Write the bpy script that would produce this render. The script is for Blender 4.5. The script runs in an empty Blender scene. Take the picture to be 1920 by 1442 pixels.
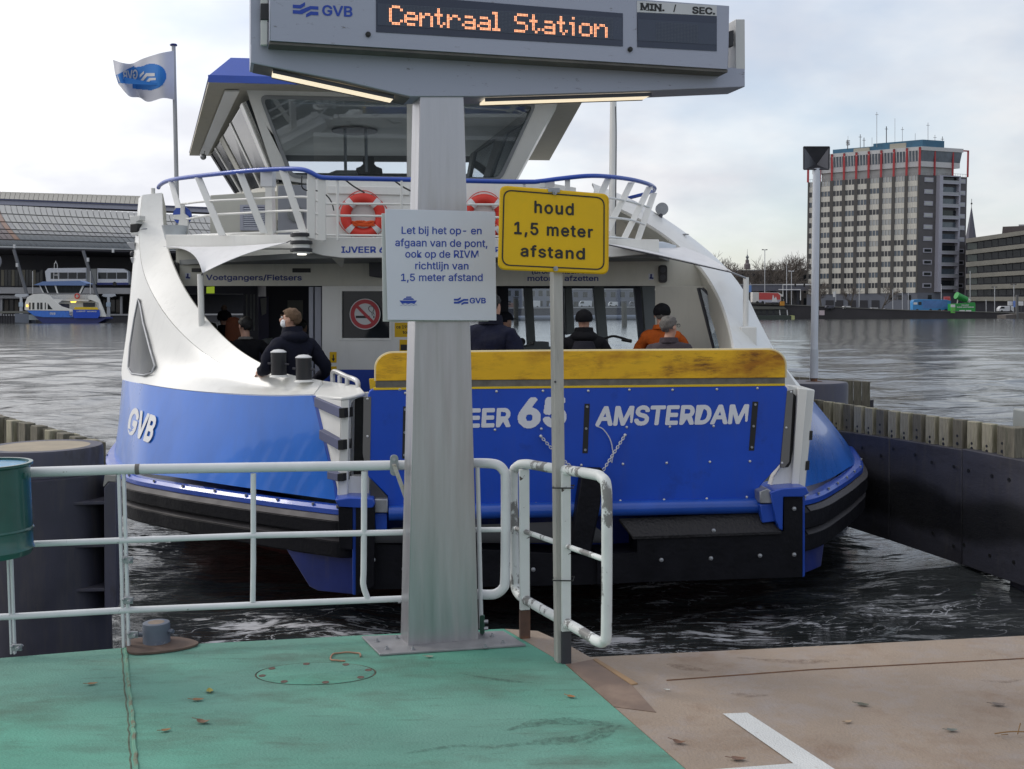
import bpy, bmesh, math, random
import numpy as np
from mathutils import Vector, Matrix, Quaternion, noise as mnoise
from mathutils.geometry import tessellate_polygon
from mathutils.bvhtree import BVHTree
R = math.radians
rnd = random.Random(7)
scene = bpy.context.scene
COL = scene.collection
FPX = 2050.0                       # focal length in pixels of the 1920 px wide photograph
PITCH = math.atan(136 / FPX)
cam_d = bpy.data.cameras.new('camera')
cam_d.sensor_width = 36.0
cam_d.lens = FPX / 1920 * 36.0
cam_d.clip_start = 0.1
cam_d.clip_end = 6000
cam = bpy.data.objects.new('camera', cam_d)
COL.objects.link(cam)
CAM = Vector((0, 0, 3.0))
ROT = Matrix.Rotation(math.pi / 2 - PITCH, 3, 'X') @ Matrix.Rotation(-R(0.30), 3, 'Z')
cam.matrix_world = Matrix.Translation(CAM) @ ROT.to_4x4()
scene.camera = cam
SUN_DIR = Vector((-0.75, 0.30, 0.62)).normalized()
world = bpy.data.worlds.new('World')
scene.world = world
world.use_nodes = True
wn = world.node_tree
wn.nodes.clear()
def wnode(t, **k):
 n = wn.nodes.new(t)
 for a, b in k.items():
  setattr(n, a, b)
 return n
w_out = wnode('ShaderNodeOutputWorld')
w_sky = wnode('ShaderNodeTexSky', sky_type='NISHITA', sun_disc=False)
w_sky.sun_elevation = math.asin(SUN_DIR.z)
w_sky.sun_rotation = math.atan2(SUN_DIR.x, SUN_DIR.y)
w_sky.air_density = 1.0; w_sky.dust_density = 1.5
w_bg1 = wnode('ShaderNodeBackground'); w_bg1.inputs[1].default_value = 0.13
wn.links.new(w_sky.outputs[0], w_bg1.inputs[0])
w_tc = wnode('ShaderNodeTexCoord')
w_sep = wnode('ShaderNodeSeparateXYZ')
wn.links.new(w_tc.outputs['Generated'], w_sep.inputs[0])
w_thin = wnode('ShaderNodeMath', operation='MULTIPLY_ADD'); w_thin.inputs[1].default_value = -0.20; w_thin.inputs[2].default_value = 0.015
w_zc = wnode('ShaderNodeMath', operation='MAXIMUM'); w_zc.inputs[1].default_value = 0.0
wn.links.new(w_sep.outputs[2], w_zc.inputs[0])
w_za = wnode('ShaderNodeMath', operation='ADD'); w_za.inputs[1].default_value = 0.34
wn.links.new(w_zc.outputs[0], w_za.inputs[0])
w_dx = wnode('ShaderNodeMath', operation='DIVIDE'); w_dy = wnode('ShaderNodeMath', operation='DIVIDE')
wn.links.new(w_sep.outputs[0], w_dx.inputs[0]); wn.links.new(w_za.outputs[0], w_dx.inputs[1])
wn.links.new(w_sep.outputs[1], w_dy.inputs[0]); wn.links.new(w_za.outputs[0], w_dy.inputs[1])
w_cmb = wnode('ShaderNodeCombineXYZ')
wn.links.new(w_dx.outputs[0], w_cmb.inputs[0]); wn.links.new(w_dy.outputs[0], w_cmb.inputs[1])
w_n1 = wnode('ShaderNodeTexNoise'); w_n1.inputs['Scale'].default_value = 1.3
w_n1.inputs['Detail'].default_value = 6; w_n1.inputs['Roughness'].default_value = 0.55
wn.links.new(w_cmb.outputs[0], w_n1.inputs['Vector'])
w_cov = wnode('ShaderNodeMapRange')
w_cov.inputs[1].default_value = 0.36; w_cov.inputs[2].default_value = 0.58
w_cov.inputs[3].default_value = 0.42; w_cov.inputs[4].default_value = 0.96
w_sum = wnode('ShaderNodeMath', operation='ADD'); wn.links.new(w_sep.outputs[0], w_thin.inputs[0]); wn.links.new(w_n1.outputs[0], w_sum.inputs[0]); wn.links.new(w_thin.outputs[0], w_sum.inputs[1])
wn.links.new(w_sum.outputs[0], w_cov.inputs[0])
w_n2 = wnode('ShaderNodeTexNoise'); w_n2.inputs['Scale'].default_value = 2.2
w_n2.inputs['Detail'].default_value = 5; w_n2.inputs['Roughness'].default_value = 0.5
wn.links.new(w_cmb.outputs[0], w_n2.inputs['Vector'])
w_ramp = wnode('ShaderNodeValToRGB')
w_ramp.color_ramp.elements[0].position = 0.40; w_ramp.color_ramp.elements[0].color = (0.50, 0.505, 0.54, 1)
w_ramp.color_ramp.elements[1].position = 0.58; w_ramp.color_ramp.elements[1].color = (0.66, 0.66, 0.665, 1)
wn.links.new(w_n2.outputs[0], w_ramp.inputs[0])
w_dot = wnode('ShaderNodeVectorMath', operation='DOT_PRODUCT')
w_dot.inputs[1].default_value = SUN_DIR
wn.links.new(w_tc.outputs['Generated'], w_dot.inputs[0])
w_sb = wnode('ShaderNodeMapRange')
w_sb.inputs[1].default_value = -0.1; w_sb.inputs[2].default_value = 1.0
w_sb.inputs[3].default_value = 0.92; w_sb.inputs[4].default_value = 1.55
wn.links.new(w_dot.outputs['Value'], w_sb.inputs[0])
w_mul = wnode('ShaderNodeVectorMath', operation='SCALE')
wn.links.new(w_ramp.outputs[0], w_mul.inputs[0]); wn.links.new(w_sb.outputs[0], w_mul.inputs['Scale'])
w_bg2 = wnode('ShaderNodeBackground'); w_bg2.inputs[1].default_value = 1.0
wn.links.new(w_mul.outputs[0], w_bg2.inputs[0])
w_mix = wnode('ShaderNodeMixShader')
wn.links.new(w_cov.outputs[0], w_mix.inputs[0])
wn.links.new(w_bg1.outputs[0], w_mix.inputs[1]); wn.links.new(w_bg2.outputs[0], w_mix.inputs[2])
wn.links.new(w_mix.outputs[0], w_out.inputs[0])
sun_d = bpy.data.lights.new('sun', 'SUN')
sun_d.energy = 0.9
sun_d.angle = R(14)
sun_d.color = (1.0, 0.95, 0.88)
sun = bpy.data.objects.new('sun', sun_d)
sun.rotation_mode = 'QUATERNION'
sun.rotation_quaternion = SUN_DIR.to_track_quat('Z', 'Y')
sun.location = (-20, 10, 30)
COL.objects.link(sun)
scene.view_settings.view_transform = 'Standard'
scene.view_settings.look = 'None'
scene.view_settings.exposure = 0.42
scene.view_settings.gamma = 1.0
scene.view_settings.use_curve_mapping = False
scene.cycles.max_bounces = 8
scene.cycles.transparent_max_bounces = 12
scene.cycles.use_denoising = True
scene.cycles.sample_clamp_indirect = 4
def ray(px, py):
 return ROT @ Vector(((px - 960) / FPX, -(py - 721) / FPX, -1.0))
def at(px, py, Y):
 d = ray(px, py)
 return CAM + d * (Y / d.y)
def ground(px, py, z):
 d = ray(px, py)
 return CAM + d * ((z - CAM.z) / d.z)
def vplane(px1, Y1, px2, Y2, py=600, lean=0.0):
 a = at(px1, py, Y1); b = at(px2, py, Y2)
 u = (b - a); u.z = 0; u.normalize()
 n = Vector((u.y, -u.x, 0))            # towards the camera
 n = (n + Vector((0, 0, lean))).normalized()
 return (a, n)
def xplane(a, u):
 u = Vector((u[0], u[1], 0)).normalized()
 return (Vector(a), Vector((u.y, -u.x, 0)))
def plane3(a, b, c):
 n = (b - a).cross(c - a).normalized()
 if n.dot(CAM - a) < 0:
  n = -n
 return (a, n)
def off(pl, d):
 return (pl[0] + pl[1] * d, pl[1])
def on(px, py, pl):
 d = ray(px, py)
 return CAM + d * ((pl[0] - CAM).dot(pl[1]) / d.dot(pl[1]))
def catmull(pts, n):
 pts = [Vector(p) for p in pts]
 if len(pts) == 2:
  return [pts[0].lerp(pts[1], i / n) for i in range(n + 1)]
 out = []
 m = len(pts) - 1
 for i in range(n + 1):
  t = i / n * m
  k = min(int(t), m - 1); f = t - k
  p0 = pts[k - 1] if k > 0 else pts[0] * 2 - pts[1]
  p1 = pts[k]; p2 = pts[k + 1]
  p3 = pts[k + 2] if k + 2 <= m else pts[m] * 2 - pts[m - 1]
  out.append(0.5 * ((2 * p1) + (p2 - p0) * f + (2 * p0 - 5 * p1 + 4 * p2 - p3) * f * f + (3 * p1 - p0 - 3 * p2 + p3) * f ** 3))
 return out
WL = {}
def wloc(o):
 return WL.get(o.name, Vector((0, 0, 0)))
def props(o, label=None, cat=None, group=None, kind=None):
 if label: o['label'] = label
 if cat: o['category'] = cat
 if group: o['group'] = group
 if kind: o['kind'] = kind
 return o
def thing(name, loc, label=None, cat=None, group=None, kind=None):
 o = bpy.data.objects.new(name, None)
 o.empty_display_size = 0.2
 COL.objects.link(o)
 o.location = loc
 WL[o.name] = Vector(loc)
 return props(o, label, cat, group, kind)
def link_mesh(name, me, loc, parent=None):
 o = bpy.data.objects.new(name, me)
 COL.objects.link(o)
 loc = Vector(loc)
 WL[o.name] = loc
 if parent is not None:
  o.parent = parent
  o.location = loc - wloc(parent)
 else:
  o.location = loc
 return o
def copy_tree(o, parent=None):
 c = o.copy(); COL.objects.link(c)
 WL[c.name] = wloc(o).copy()
 if parent is not None: c.parent = parent
 for ch in list(o.children):
  copy_tree(ch, c)
 return c
class MB:
 """collects shapes in world coordinates; build() links them as one mesh object"""
 def __init__(s):
  s.v = []; s.f = []; s.m = []; s.cm = 0
 def mat(s, i):
  s.cm = i; return s
 def add(s, vs, fs):
  b = len(s.v)
  s.v += [Vector(p) for p in vs]
  for f in fs:
   s.f.append(tuple(b + i for i in f)); s.m.append(s.cm)
  return s
 def hexa(s, p):   # p: 4 bottom + 4 top
  return s.add(p, [(3, 2, 1, 0), (4, 5, 6, 7), (0, 1, 5, 4), (1, 2, 6, 5), (2, 3, 7, 6), (3, 0, 4, 7)])
 def box(s, c, size, rz=0.0, M=None):
  c = Vector(c); h = Vector(size) / 2
  P = [Vector((x * h.x, y * h.y, z * h.z)) for z in (-1, 1) for x, y in ((-1, -1), (1, -1), (1, 1), (-1, 1))]
  if M is None: M = Matrix.Rotation(rz, 3, 'Z')
  return s.hexa([c + M @ p for p in P])
 def prism(s, loops, ext):
  """loops: outer loop and holes (3D points); extruded by the vector ext, capped both ends"""
  if isinstance(loops[0], Vector): loops = [loops]
  loops = [[Vector(p) for p in l] for l in loops]
  flat = [p for l in loops for p in l]
  tris = tessellate_polygon(loops)
  n = len(flat)
  fs = [tuple(t) for t in tris] + [tuple(i + n for i in reversed(t)) for t in tris]
  k = 0
  for l in loops:
   m = len(l)
   for i in range(m):
    j = (i + 1) % m
    fs.append((k + i, k + j, k + j + n, k + i + n))
   k += m
  return s.add(flat + [p + ext for p in flat], fs)
 def plate(s, loops, pl, thick):
  """pixel outlines on a plane, real thickness away from the camera"""
  if not isinstance(loops[0], list): loops = [loops]
  return s.prism([[on(x, y, pl) for x, y in l] for l in loops], -pl[1] * thick)
 def face(s, pts):
  return s.add(pts, [tuple(range(len(pts)))])
 def tube(s, pts, r, sides=10, closed=False, smooth=0, cap=True, sq=False):
  pts = [Vector(p) for p in pts]
  if smooth: pts = catmull(pts, smooth)
  n = len(pts)
  rs = r if isinstance(r, (list, tuple)) else [r] * n
  if len(rs) != n:
   rs = [rs[0] + (rs[-1] - rs[0]) * i / (n - 1) for i in range(n)]
  vs = []; fs = []
  up = Vector((0, 0, 1)); prev = None
  for i, p in enumerate(pts):
   if closed: t = pts[(i + 1) % n] - pts[i - 1]
   else: t = pts[min(i + 1, n - 1)] - pts[max(i - 1, 0)]
   if t.length < 1e-9: t = Vector((0, 0, 1))
   t.normalize()
   if prev is None:
    a = up if abs(t.dot(up)) < 0.95 else Vector((0, 1, 0))
    x = t.cross(a).normalized()
   else:
    x = (prev - t * prev.dot(t)).normalized()
   prev = x
   y = t.cross(x)
   ph = math.pi / sides if sq else 0
   for k in range(sides):
    a = 2 * math.pi * k / sides + ph
    vs.append(p + (x * math.cos(a) + y * math.sin(a)) * rs[i])
  m = n if closed else n - 1
  for i in range(m):
   for k in range(sides):
    a = i * sides + k; b = i * sides + (k + 1) % sides
    c = ((i + 1) % n) * sides + (k + 1) % sides; d = ((i + 1) % n) * sides + k
    fs.append((a, b, c, d))
  if cap and not closed:
   fs.append(tuple(range(sides - 1, -1, -1)))
   fs.append(tuple((n - 1) * sides + k for k in range(sides)))
  return s.add(vs, fs)
 def lathe(s, prof, c, axis=Vector((0, 0, 1)), sides=32, a0=0.0, a1=2 * math.pi):
  """prof: list of (radius, height along axis)"""
  c = Vector(c); q = Vector((0, 0, 1)).rotation_difference(Vector(axis))
  full = abs(a1 - a0 - 2 * math.pi) < 1e-6
  ns = sides if full else sides + 1
  vs = []; fs = []
  for r, h in prof:
   for k in range(ns):
    a = a0 + (a1 - a0) * k / sides
    vs.append(c + q @ Vector((r * math.cos(a), r * math.sin(a), h)))
  for i in range(len(prof) - 1):
   for k in range(sides):
    b = (k + 1) % ns
    fs.append((i * ns + k, i * ns + b, (i + 1) * ns + b, (i + 1) * ns + k))
  if full:
   if prof[0][0] > 1e-6: fs.append(tuple(range(ns - 1, -1, -1)))
   if prof[-1][0] > 1e-6: fs.append(tuple((len(prof) - 1) * ns + k for k in range(ns)))
  return s.add(vs, fs)
 def ball(s, c, r, seg=16, rings=10, sc=(1, 1, 1), M=None):
  c = Vector(c); M = M or Matrix.Identity(3)
  vs = []; fs = []
  for i in range(rings + 1):
   th = math.pi * i / rings
   for k in range(seg):
    a = 2 * math.pi * k / seg
    vs.append(c + M @ Vector((r * sc[0] * math.sin(th) * math.cos(a), r * sc[1] * math.sin(th) * math.sin(a), -r * sc[2] * math.cos(th))))
  for i in range(rings):
   for k in range(seg):
    b = (k + 1) % seg
    fs.append((i * seg + k, i * seg + b, (i + 1) * seg + b, (i + 1) * seg + k))
  return s.add(vs, fs)
 def grid(s, rows):
  n = len(rows[0]); vs = [p for r in rows for p in r]
  return s.add(vs, [(i * n + k, i * n + k + 1, (i + 1) * n + k + 1, (i + 1) * n + k) for i in range(len(rows) - 1) for k in range(n - 1)])
 def loft(s, rows, nu=24, nv=12):
  """rows of control points (px,py,Y) or Vectors, interpolated both ways"""
  P = [[at(*p) if not isinstance(p, Vector) else p for p in r] for r in rows]
  A = [catmull(r, nu) for r in P]
  cols = [catmull([A[i][k] for i in range(len(A))], nv) for k in range(nu + 1)]
  return s.grid([[cols[k][j] for k in range(nu + 1)] for j in range(nv + 1)])
 def sweep(s, path, prof, closed_prof=True, up=Vector((0, 0, 1))):
  """prof: (outward, up) offsets; outward is to the right of the horizontal travel direction"""
  n = len(path); vs = []; fs = []; m = len(prof)
  for i, p in enumerate(path):
   t = path[min(i + 1, n - 1)] - path[max(i - 1, 0)]; t.z = 0; t.normalize()
   o = Vector((t.y, -t.x, 0))
   for a, b in prof: vs.append(p + o * a + up * b)
  for i in range(n - 1):
   for k in range(m if closed_prof else m - 1):
    fs.append((i * m + k, i * m + (k + 1) % m, (i + 1) * m + (k + 1) % m, (i + 1) * m + k))
  if closed_prof:
   fs.append(tuple(range(m))); fs.append(tuple((n - 1) * m + k for k in reversed(range(m))))
  return s.add(vs, fs)
 def build(s, name, mats, parent=None, bevel=0, smooth=35, solid=0, label=None, cat=None, group=None, kind=None, origin=None, segs=2, fixn=True):
  if not isinstance(mats, (list, tuple)): mats = [mats]
  lo = Vector([min(p[i] for p in s.v) for i in range(3)]); hi = Vector([max(p[i] for p in s.v) for i in range(3)])
  o0 = Vector(origin) if origin is not None else Vector(((lo.x + hi.x) / 2, (lo.y + hi.y) / 2, lo.z))
  me = bpy.data.meshes.new(name)
  me.from_pydata([p - o0 for p in s.v], [], s.f)
  for m in mats: me.materials.append(m)
  if len(mats) > 1: me.polygons.foreach_set('material_index', s.m)
  if fixn:
   bm = bmesh.new(); bm.from_mesh(me)
   bmesh.ops.recalc_face_normals(bm, faces=bm.faces)
   bm.to_mesh(me); bm.free()
  if smooth:
   me.shade_smooth()
   me.set_sharp_from_angle(angle=R(smooth))
  me.update()
  o = link_mesh(name, me, o0, parent)
  if solid:
   md = o.modifiers.new('solid', 'SOLIDIFY'); md.thickness = abs(solid); md.offset = 0
  if solid:
   es = o.modifiers.new('split', 'EDGE_SPLIT'); es.split_angle = R(50)
  if bevel:
   md = o.modifiers.new('bevel', 'BEVEL'); md.width = bevel; md.segments = segs; md.limit_method = 'ANGLE'; md.angle_limit = R(40)
   md.harden_normals = False
  return props(o, label, cat, group, kind)
_tc = {}
FONT_F = None
try:
 import os
 FONT_F = bpy.data.fonts.load(os.path.join(bpy.utils.resource_path('LOCAL'), 'datafiles', 'fonts', 'Inter.woff2'))   # the sans face bundled with Blender
except Exception:
 FONT_F = None
def text2d(s, bold=0.0, spacing=1.0, shear=0.0):
 k = (s, bold, spacing, shear)
 if k in _tc: return _tc[k]
 cu = bpy.data.curves.new('t', 'FONT'); cu.body = s; cu.size = 1; cu.resolution_u = 4
 if FONT_F: cu.font = FONT_F
 cu.offset = 0 if FONT_F else bold; cu.space_character = spacing; cu.shear = shear
 ob = bpy.data.objects.new('t', cu); COL.objects.link(ob)
 dg = bpy.context.evaluated_depsgraph_get()
 me = bpy.data.meshes.new_from_object(ob.evaluated_get(dg))
 vs = [(v.co.x, v.co.y) for v in me.vertices]; fs = [tuple(p.vertices) for p in me.polygons]
 bpy.data.objects.remove(ob); bpy.data.curves.remove(cu); bpy.data.meshes.remove(me)
 if FONT_F and bold > .008:       # heavier weight: union of slightly shifted outlines
  Q = 96; b = bold * .72 * Q; A = np.array(vs) * Q; o = A.min(0) - b - 2; A = A - o; W, H = (A.max(0) + b + 3).astype(int); g = np.zeros((H, W), bool)
  for f in fs:
   for i in range(1, len(f) - 1):
    p, q, r = A[f[0]], A[f[i]], A[f[i + 1]]; lo = np.floor(np.minimum(np.minimum(p, q), r)).astype(int); hi = np.ceil(np.maximum(np.maximum(p, q), r)).astype(int) + 1
    X, Y = np.meshgrid(np.arange(lo[0], hi[0]) + .5, np.arange(lo[1], hi[1]) + .5)
    e = [(t[0] - s[0]) * (Y - s[1]) - (t[1] - s[1]) * (X - s[0]) for s, t in ((p, q), (q, r), (r, p))]
    g[lo[1]:hi[1], lo[0]:hi[0]] |= ((e[0] >= 0) & (e[1] >= 0) & (e[2] >= 0)) | ((e[0] <= 0) & (e[1] <= 0) & (e[2] <= 0))
  k2 = int(b + .5); G2 = g.copy()
  for dy in range(-k2, k2 + 1):
   for dx in range(-k2, k2 + 1):
    if dx * dx + dy * dy <= b * b + .5: G2 |= np.roll(np.roll(g, dy, 0), dx, 1)
  vs = []; fs = []; live = {}
  for y in range(H + 1):
   row = np.concatenate([[0], G2[y].astype(int) if y < H else np.zeros(W, int), [0]]); d = np.diff(row); now = {}
   for x0, x1 in zip(np.where(d == 1)[0], np.where(d == -1)[0]): now[(x0, x1)] = live.pop((x0, x1), y)
   for (x0, x1), ys in live.items():
    n = len(vs); vs += [((x + o[0]) / Q, (z + o[1]) / Q) for x, z in ((x0, ys), (x1, ys), (x1, y), (x0, y))]; fs.append((n, n + 1, n + 2, n + 3))
   live = now
 _tc[k] = (vs, fs)
 return _tc[k]
_cap = {}
def caph(bold):
 if bold not in _cap:
  v, f = text2d('H', bold); _cap[bold] = (min(p[1] for p in v), max(p[1] for p in v))
 return _cap[bold]
def add_text(mb, s, quad, pl=None, bold=0.0, spacing=1.0, shear=0.0, place=None):
 """quad: TL, TR, BR, BL pixels of the cap-height box"""
 vs, fs = text2d(s, bold, spacing, shear)
 x0 = min(p[0] for p in vs); x1 = max(p[0] for p in vs); y0, y1 = caph(bold)
 TL, TR, BR, BL = [Vector(q) for q in quad]
 f = place or (lambda x, y: on(x, y, pl))
 sh = [(0, 0)]
 for i, (dx, dy) in enumerate(sh):
  out = []
  for x, y in vs:
   u = (x + dx - x0) / (x1 - x0); v = (y + dy - y0) / (y1 - y0)
   p = (BL.lerp(BR, u)).lerp(TL.lerp(TR, u), v); q = f(p.x, p.y)
   out.append(q + (CAM - q) * (7e-5 * i))
  mb.add(out, fs)
def tquad(x0, y0, x1, y1, h):
 """text box from left baseline (x0,y0) to right baseline (x1,y1), cap height h px"""
 return [(x0, y0 - h), (x1, y1 - h), (x1, y1), (x0, y0)]
def rrect(x0, y0, x1, y1, r, n=5):
 out = []
 for cx, cy, a in ((x1 - r, y0 + r, -90), (x1 - r, y1 - r, 0), (x0 + r, y1 - r, 90), (x0 + r, y0 + r, 180)):
  for i in range(n + 1):
   t = R(a + 90 * i / n)
   out.append((cx + r * math.cos(t), cy + r * math.sin(t)))
 return out
def rquad(q, r, n=5):
 """quadrilateral TL,TR,BR,BL with rounded corners of fraction r"""
 Q = [Vector(p) for p in q]; out = []
 for i in range(4):
  p = Q[i]; a = p + (Q[i - 1] - p).normalized() * r; b = p + (Q[(i + 1) % 4] - p).normalized() * r
  for k in range(n + 1):
   t = k / n
   v = (1 - t) ** 2 * a + 2 * t * (1 - t) * p + t * t * b
   out.append((v.x, v.y))
 return out
def logo_gvb(mb, f, x0, y0, w, h):
 """the wavy double band emblem; f maps unit coordinates to 3D"""
 A = [(0, .22), (.27, .22), (.48, .0), (.48, .22), (.32, .45), (0, .45)]
 B = [(0, .58), (.25, .58), (.68, .24), (1, .24), (1, .46), (.72, .46), (.36, .82), (0, .82)]
 C = [(.52, .80), (.70, .60), (1, .60), (1, .84), (.72, .84), (.52, 1.02)]
 for L in (A, B, C):
  P = [f(x0 + u * w, y0 + v * h) for u, v in L]
  t = tessellate_polygon([P])
  mb.add(P, [tuple(x) for x in t])
def nd(nt, t, **k):
 n = nt.nodes.new(t)
 for a, b in k.items(): setattr(n, a, b)
 return n
def mat(name, col, rough=0.5, metal=0.0, var=0.10, vs=2.5, bump=0.0, bs=60.0, coat=0.0, spec=0.5,
  wear=None, wcol=(0.12, 0.06, 0.03), ws=6.0, wlo=0.58, whi=0.66, stretch=(1, 1, 1), emit=None, es=1.0, alpha=1.0, trans=0.0, wrough=0.8, grime=0.0):
 m = bpy.data.materials.new(name); m.use_nodes = True
 nt = m.node_tree; b = nt.nodes['Principled BSDF']; L = nt.links
 b.inputs['Roughness'].default_value = rough
 b.inputs['Metallic'].default_value = metal
 b.inputs['Specular IOR Level'].default_value = spec
 b.inputs['Coat Weight'].default_value = coat
 b.inputs['Coat Roughness'].default_value = 0.06
 tc = nd(nt, 'ShaderNodeTexCoord'); mp = nd(nt, 'ShaderNodeMapping'); mp.inputs['Scale'].default_value = stretch
 L.new(tc.outputs['Object'], mp.inputs[0])
 n = nd(nt, 'ShaderNodeTexNoise'); n.inputs['Scale'].default_value = vs; n.inputs['Detail'].default_value = 8; n.inputs['Roughness'].default_value = 0.6
 L.new(mp.outputs[0], n.inputs['Vector'])
 mr = nd(nt, 'ShaderNodeMapRange'); mr.inputs[1].default_value = 0.3; mr.inputs[2].default_value = 0.7
 mr.inputs[3].default_value = 1 - var; mr.inputs[4].default_value = 1 + var
 L.new(n.outputs[0], mr.inputs[0])
 sc = nd(nt, 'ShaderNodeVectorMath', operation='SCALE'); sc.inputs[0].default_value = col[:3]
 L.new(mr.outputs[0], sc.inputs['Scale'])
 outc = sc.outputs[0]
 rmr = nd(nt, 'ShaderNodeMapRange'); rmr.inputs[1].default_value = 0.3; rmr.inputs[2].default_value = 0.7
 rmr.inputs[3].default_value = max(rough * 0.85, 0.02); rmr.inputs[4].default_value = min(rough * 1.2, 1)
 L.new(n.outputs[0], rmr.inputs[0]); outr = rmr.outputs[0]
 if wear is not None:
  w = nd(nt, 'ShaderNodeTexNoise'); w.inputs['Scale'].default_value = ws; w.inputs['Detail'].default_value = 10; w.inputs['Roughness'].default_value = 0.68
  L.new(mp.outputs[0], w.inputs['Vector'])
  wr = nd(nt, 'ShaderNodeMapRange'); wr.inputs[1].default_value = wlo; wr.inputs[2].default_value = whi; wr.inputs[4].default_value = wear
  L.new(w.outputs[0], wr.inputs[0])
  mx = nd(nt, 'ShaderNodeMix', data_type='RGBA'); L.new(wr.outputs[0], mx.inputs[0]); L.new(outc, mx.inputs[6]); mx.inputs[7].default_value = (*wcol, 1)
  outc = mx.outputs[2]
  rx = nd(nt, 'ShaderNodeMix'); L.new(wr.outputs[0], rx.inputs[0]); L.new(outr, rx.inputs[2]); rx.inputs[3].default_value = wrough
  outr = rx.outputs[0]
  if metal > 0:
   mm = nd(nt, 'ShaderNodeMath', operation='MULTIPLY_ADD'); L.new(wr.outputs[0], mm.inputs[0]); mm.inputs[1].default_value = -metal; mm.inputs[2].default_value = metal
   L.new(mm.outputs[0], b.inputs['Metallic'])
 if grime:
  g = nd(nt, 'ShaderNodeTexNoise'); g.inputs['Scale'].default_value = 1.3; g.inputs['Detail'].default_value = 9; g.inputs['Roughness'].default_value = 0.7
  gm = nd(nt, 'ShaderNodeMapping'); gm.inputs['Scale'].default_value = (6, 6, 0.9); L.new(tc.outputs['Object'], gm.inputs[0]); L.new(gm.outputs[0], g.inputs['Vector'])
  gr = nd(nt, 'ShaderNodeMapRange'); gr.inputs[1].default_value = 0.5; gr.inputs[2].default_value = 0.75; gr.inputs[4].default_value = grime
  L.new(g.outputs[0], gr.inputs[0])
  gx = nd(nt, 'ShaderNodeMix', data_type='RGBA'); L.new(gr.outputs[0], gx.inputs[0]); L.new(outc, gx.inputs[6]); gx.inputs[7].default_value = (0.10, 0.09, 0.075, 1)
  outc = gx.outputs[2]
 L.new(outc, b.inputs['Base Color']); L.new(outr, b.inputs['Roughness'])
 if bump:
  bn = nd(nt, 'ShaderNodeTexNoise'); bn.inputs['Scale'].default_value = bs; bn.inputs['Detail'].default_value = 6
  L.new(mp.outputs[0], bn.inputs['Vector'])
  bp = nd(nt, 'ShaderNodeBump'); bp.inputs['Strength'].default_value = bump; bp.inputs['Distance'].default_value = 0.02
  L.new(bn.outputs[0], bp.inputs['Height']); L.new(bp.outputs[0], b.inputs['Normal'])
 if emit:
  b.inputs['Emission Color'].default_value = (*emit, 1); b.inputs['Emission Strength'].default_value = es
 if alpha < 1: b.inputs['Alpha'].default_value = alpha
 if trans: b.inputs['Transmission Weight'].default_value = trans
 return m
def glass(name, tint=(0.6, 0.65, 0.68), mixf=0.75, rough=0.02):
 """thin window glass: mostly see-through, with a sky reflection by angle"""
 m = bpy.data.materials.new(name); m.use_nodes = True
 nt = m.node_tree; nt.nodes.clear(); L = nt.links
 o = nd(nt, 'ShaderNodeOutputMaterial')
 t = nd(nt, 'ShaderNodeBsdfTransparent'); t.inputs[0].default_value = (*tint, 1)
 g = nd(nt, 'ShaderNodeBsdfGlossy'); g.inputs['Roughness'].default_value = rough; g.inputs[0].default_value = (.9, .95, 1, 1)
 fr = nd(nt, 'ShaderNodeFresnel'); fr.inputs[0].default_value = 1.5
 ad = nd(nt, 'ShaderNodeMath', operation='ADD', use_clamp=True); ad.inputs[1].default_value = 1 - mixf - 0.2 if mixf < 0.8 else 0.02
 L.new(fr.outputs[0], ad.inputs[0])
 mx = nd(nt, 'ShaderNodeMixShader'); L.new(ad.outputs[0], mx.inputs[0]); L.new(t.outputs[0], mx.inputs[1]); L.new(g.outputs[0], mx.inputs[2])
 L.new(mx.outputs[0], o.inputs[0])
 return m
WHITE = (0.72, 0.72, 0.69)
Mt = {}
Mt['ship_white'] = mat('ship_white_paint', (0.74, 0.735, 0.70), rough=0.32, var=0.05, vs=1.2, coat=0.3, bump=0.03, bs=3, grime=0.10)
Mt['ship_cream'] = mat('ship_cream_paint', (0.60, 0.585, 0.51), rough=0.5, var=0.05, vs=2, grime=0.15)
Mt['ship_blue'] = mat('ship_blue_paint', (0.012, 0.145, 0.60), rough=0.30, var=0.16, vs=1.5, coat=0.35, bump=0.30, bs=1.3, grime=0.08, stretch=(1, 1, 0.5))
Mt['ramp_blue'] = mat('ramp_blue_paint', (0.002, 0.062, 0.48), rough=0.42, var=0.10, vs=1.6, bump=0.03, bs=5, wear=0.3, wcol=(0.003, 0.025, 0.18), ws=2.0, grime=0.12)
Mt['rail_blue'] = mat('rail_blue_paint', (0.015, 0.07, 0.42), rough=0.35, var=0.1, coat=0.3)
Mt['hull_dark_blue'] = mat('hull_dark_blue_paint', (0.012, 0.025, 0.16), rough=0.35, var=0.2, vs=4, grime=0.4)
Mt['rubber'] = mat('black_rubber', (0.006, 0.006, 0.009), rough=0.55, spec=.2, var=0.3, vs=6, bump=0.25, bs=25, wear=0.14, wcol=(0.07, 0.065, 0.06), ws=5, wlo=0.6, whi=0.85)
Mt['black'] = mat('black_paint', (0.015, 0.015, 0.018), rough=0.4, var=0.2, wear=0.25, wcol=(0.09, 0.09, 0.1), ws=14, wlo=.6, whi=.75)
Mt['red_bottom'] = mat('red_antifouling', (0.12, 0.015, 0.012), rough=0.6, var=0.3)
Mt['grey_metal'] = mat('galvanised_metal', (0.36, 0.37, 0.39), rough=0.45, metal=0.7, var=0.18, vs=8, grime=0.2)
Mt['dark_metal'] = mat('dark_metal', (0.06, 0.06, 0.07), rough=0.5, metal=0.4, var=0.2)
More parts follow.
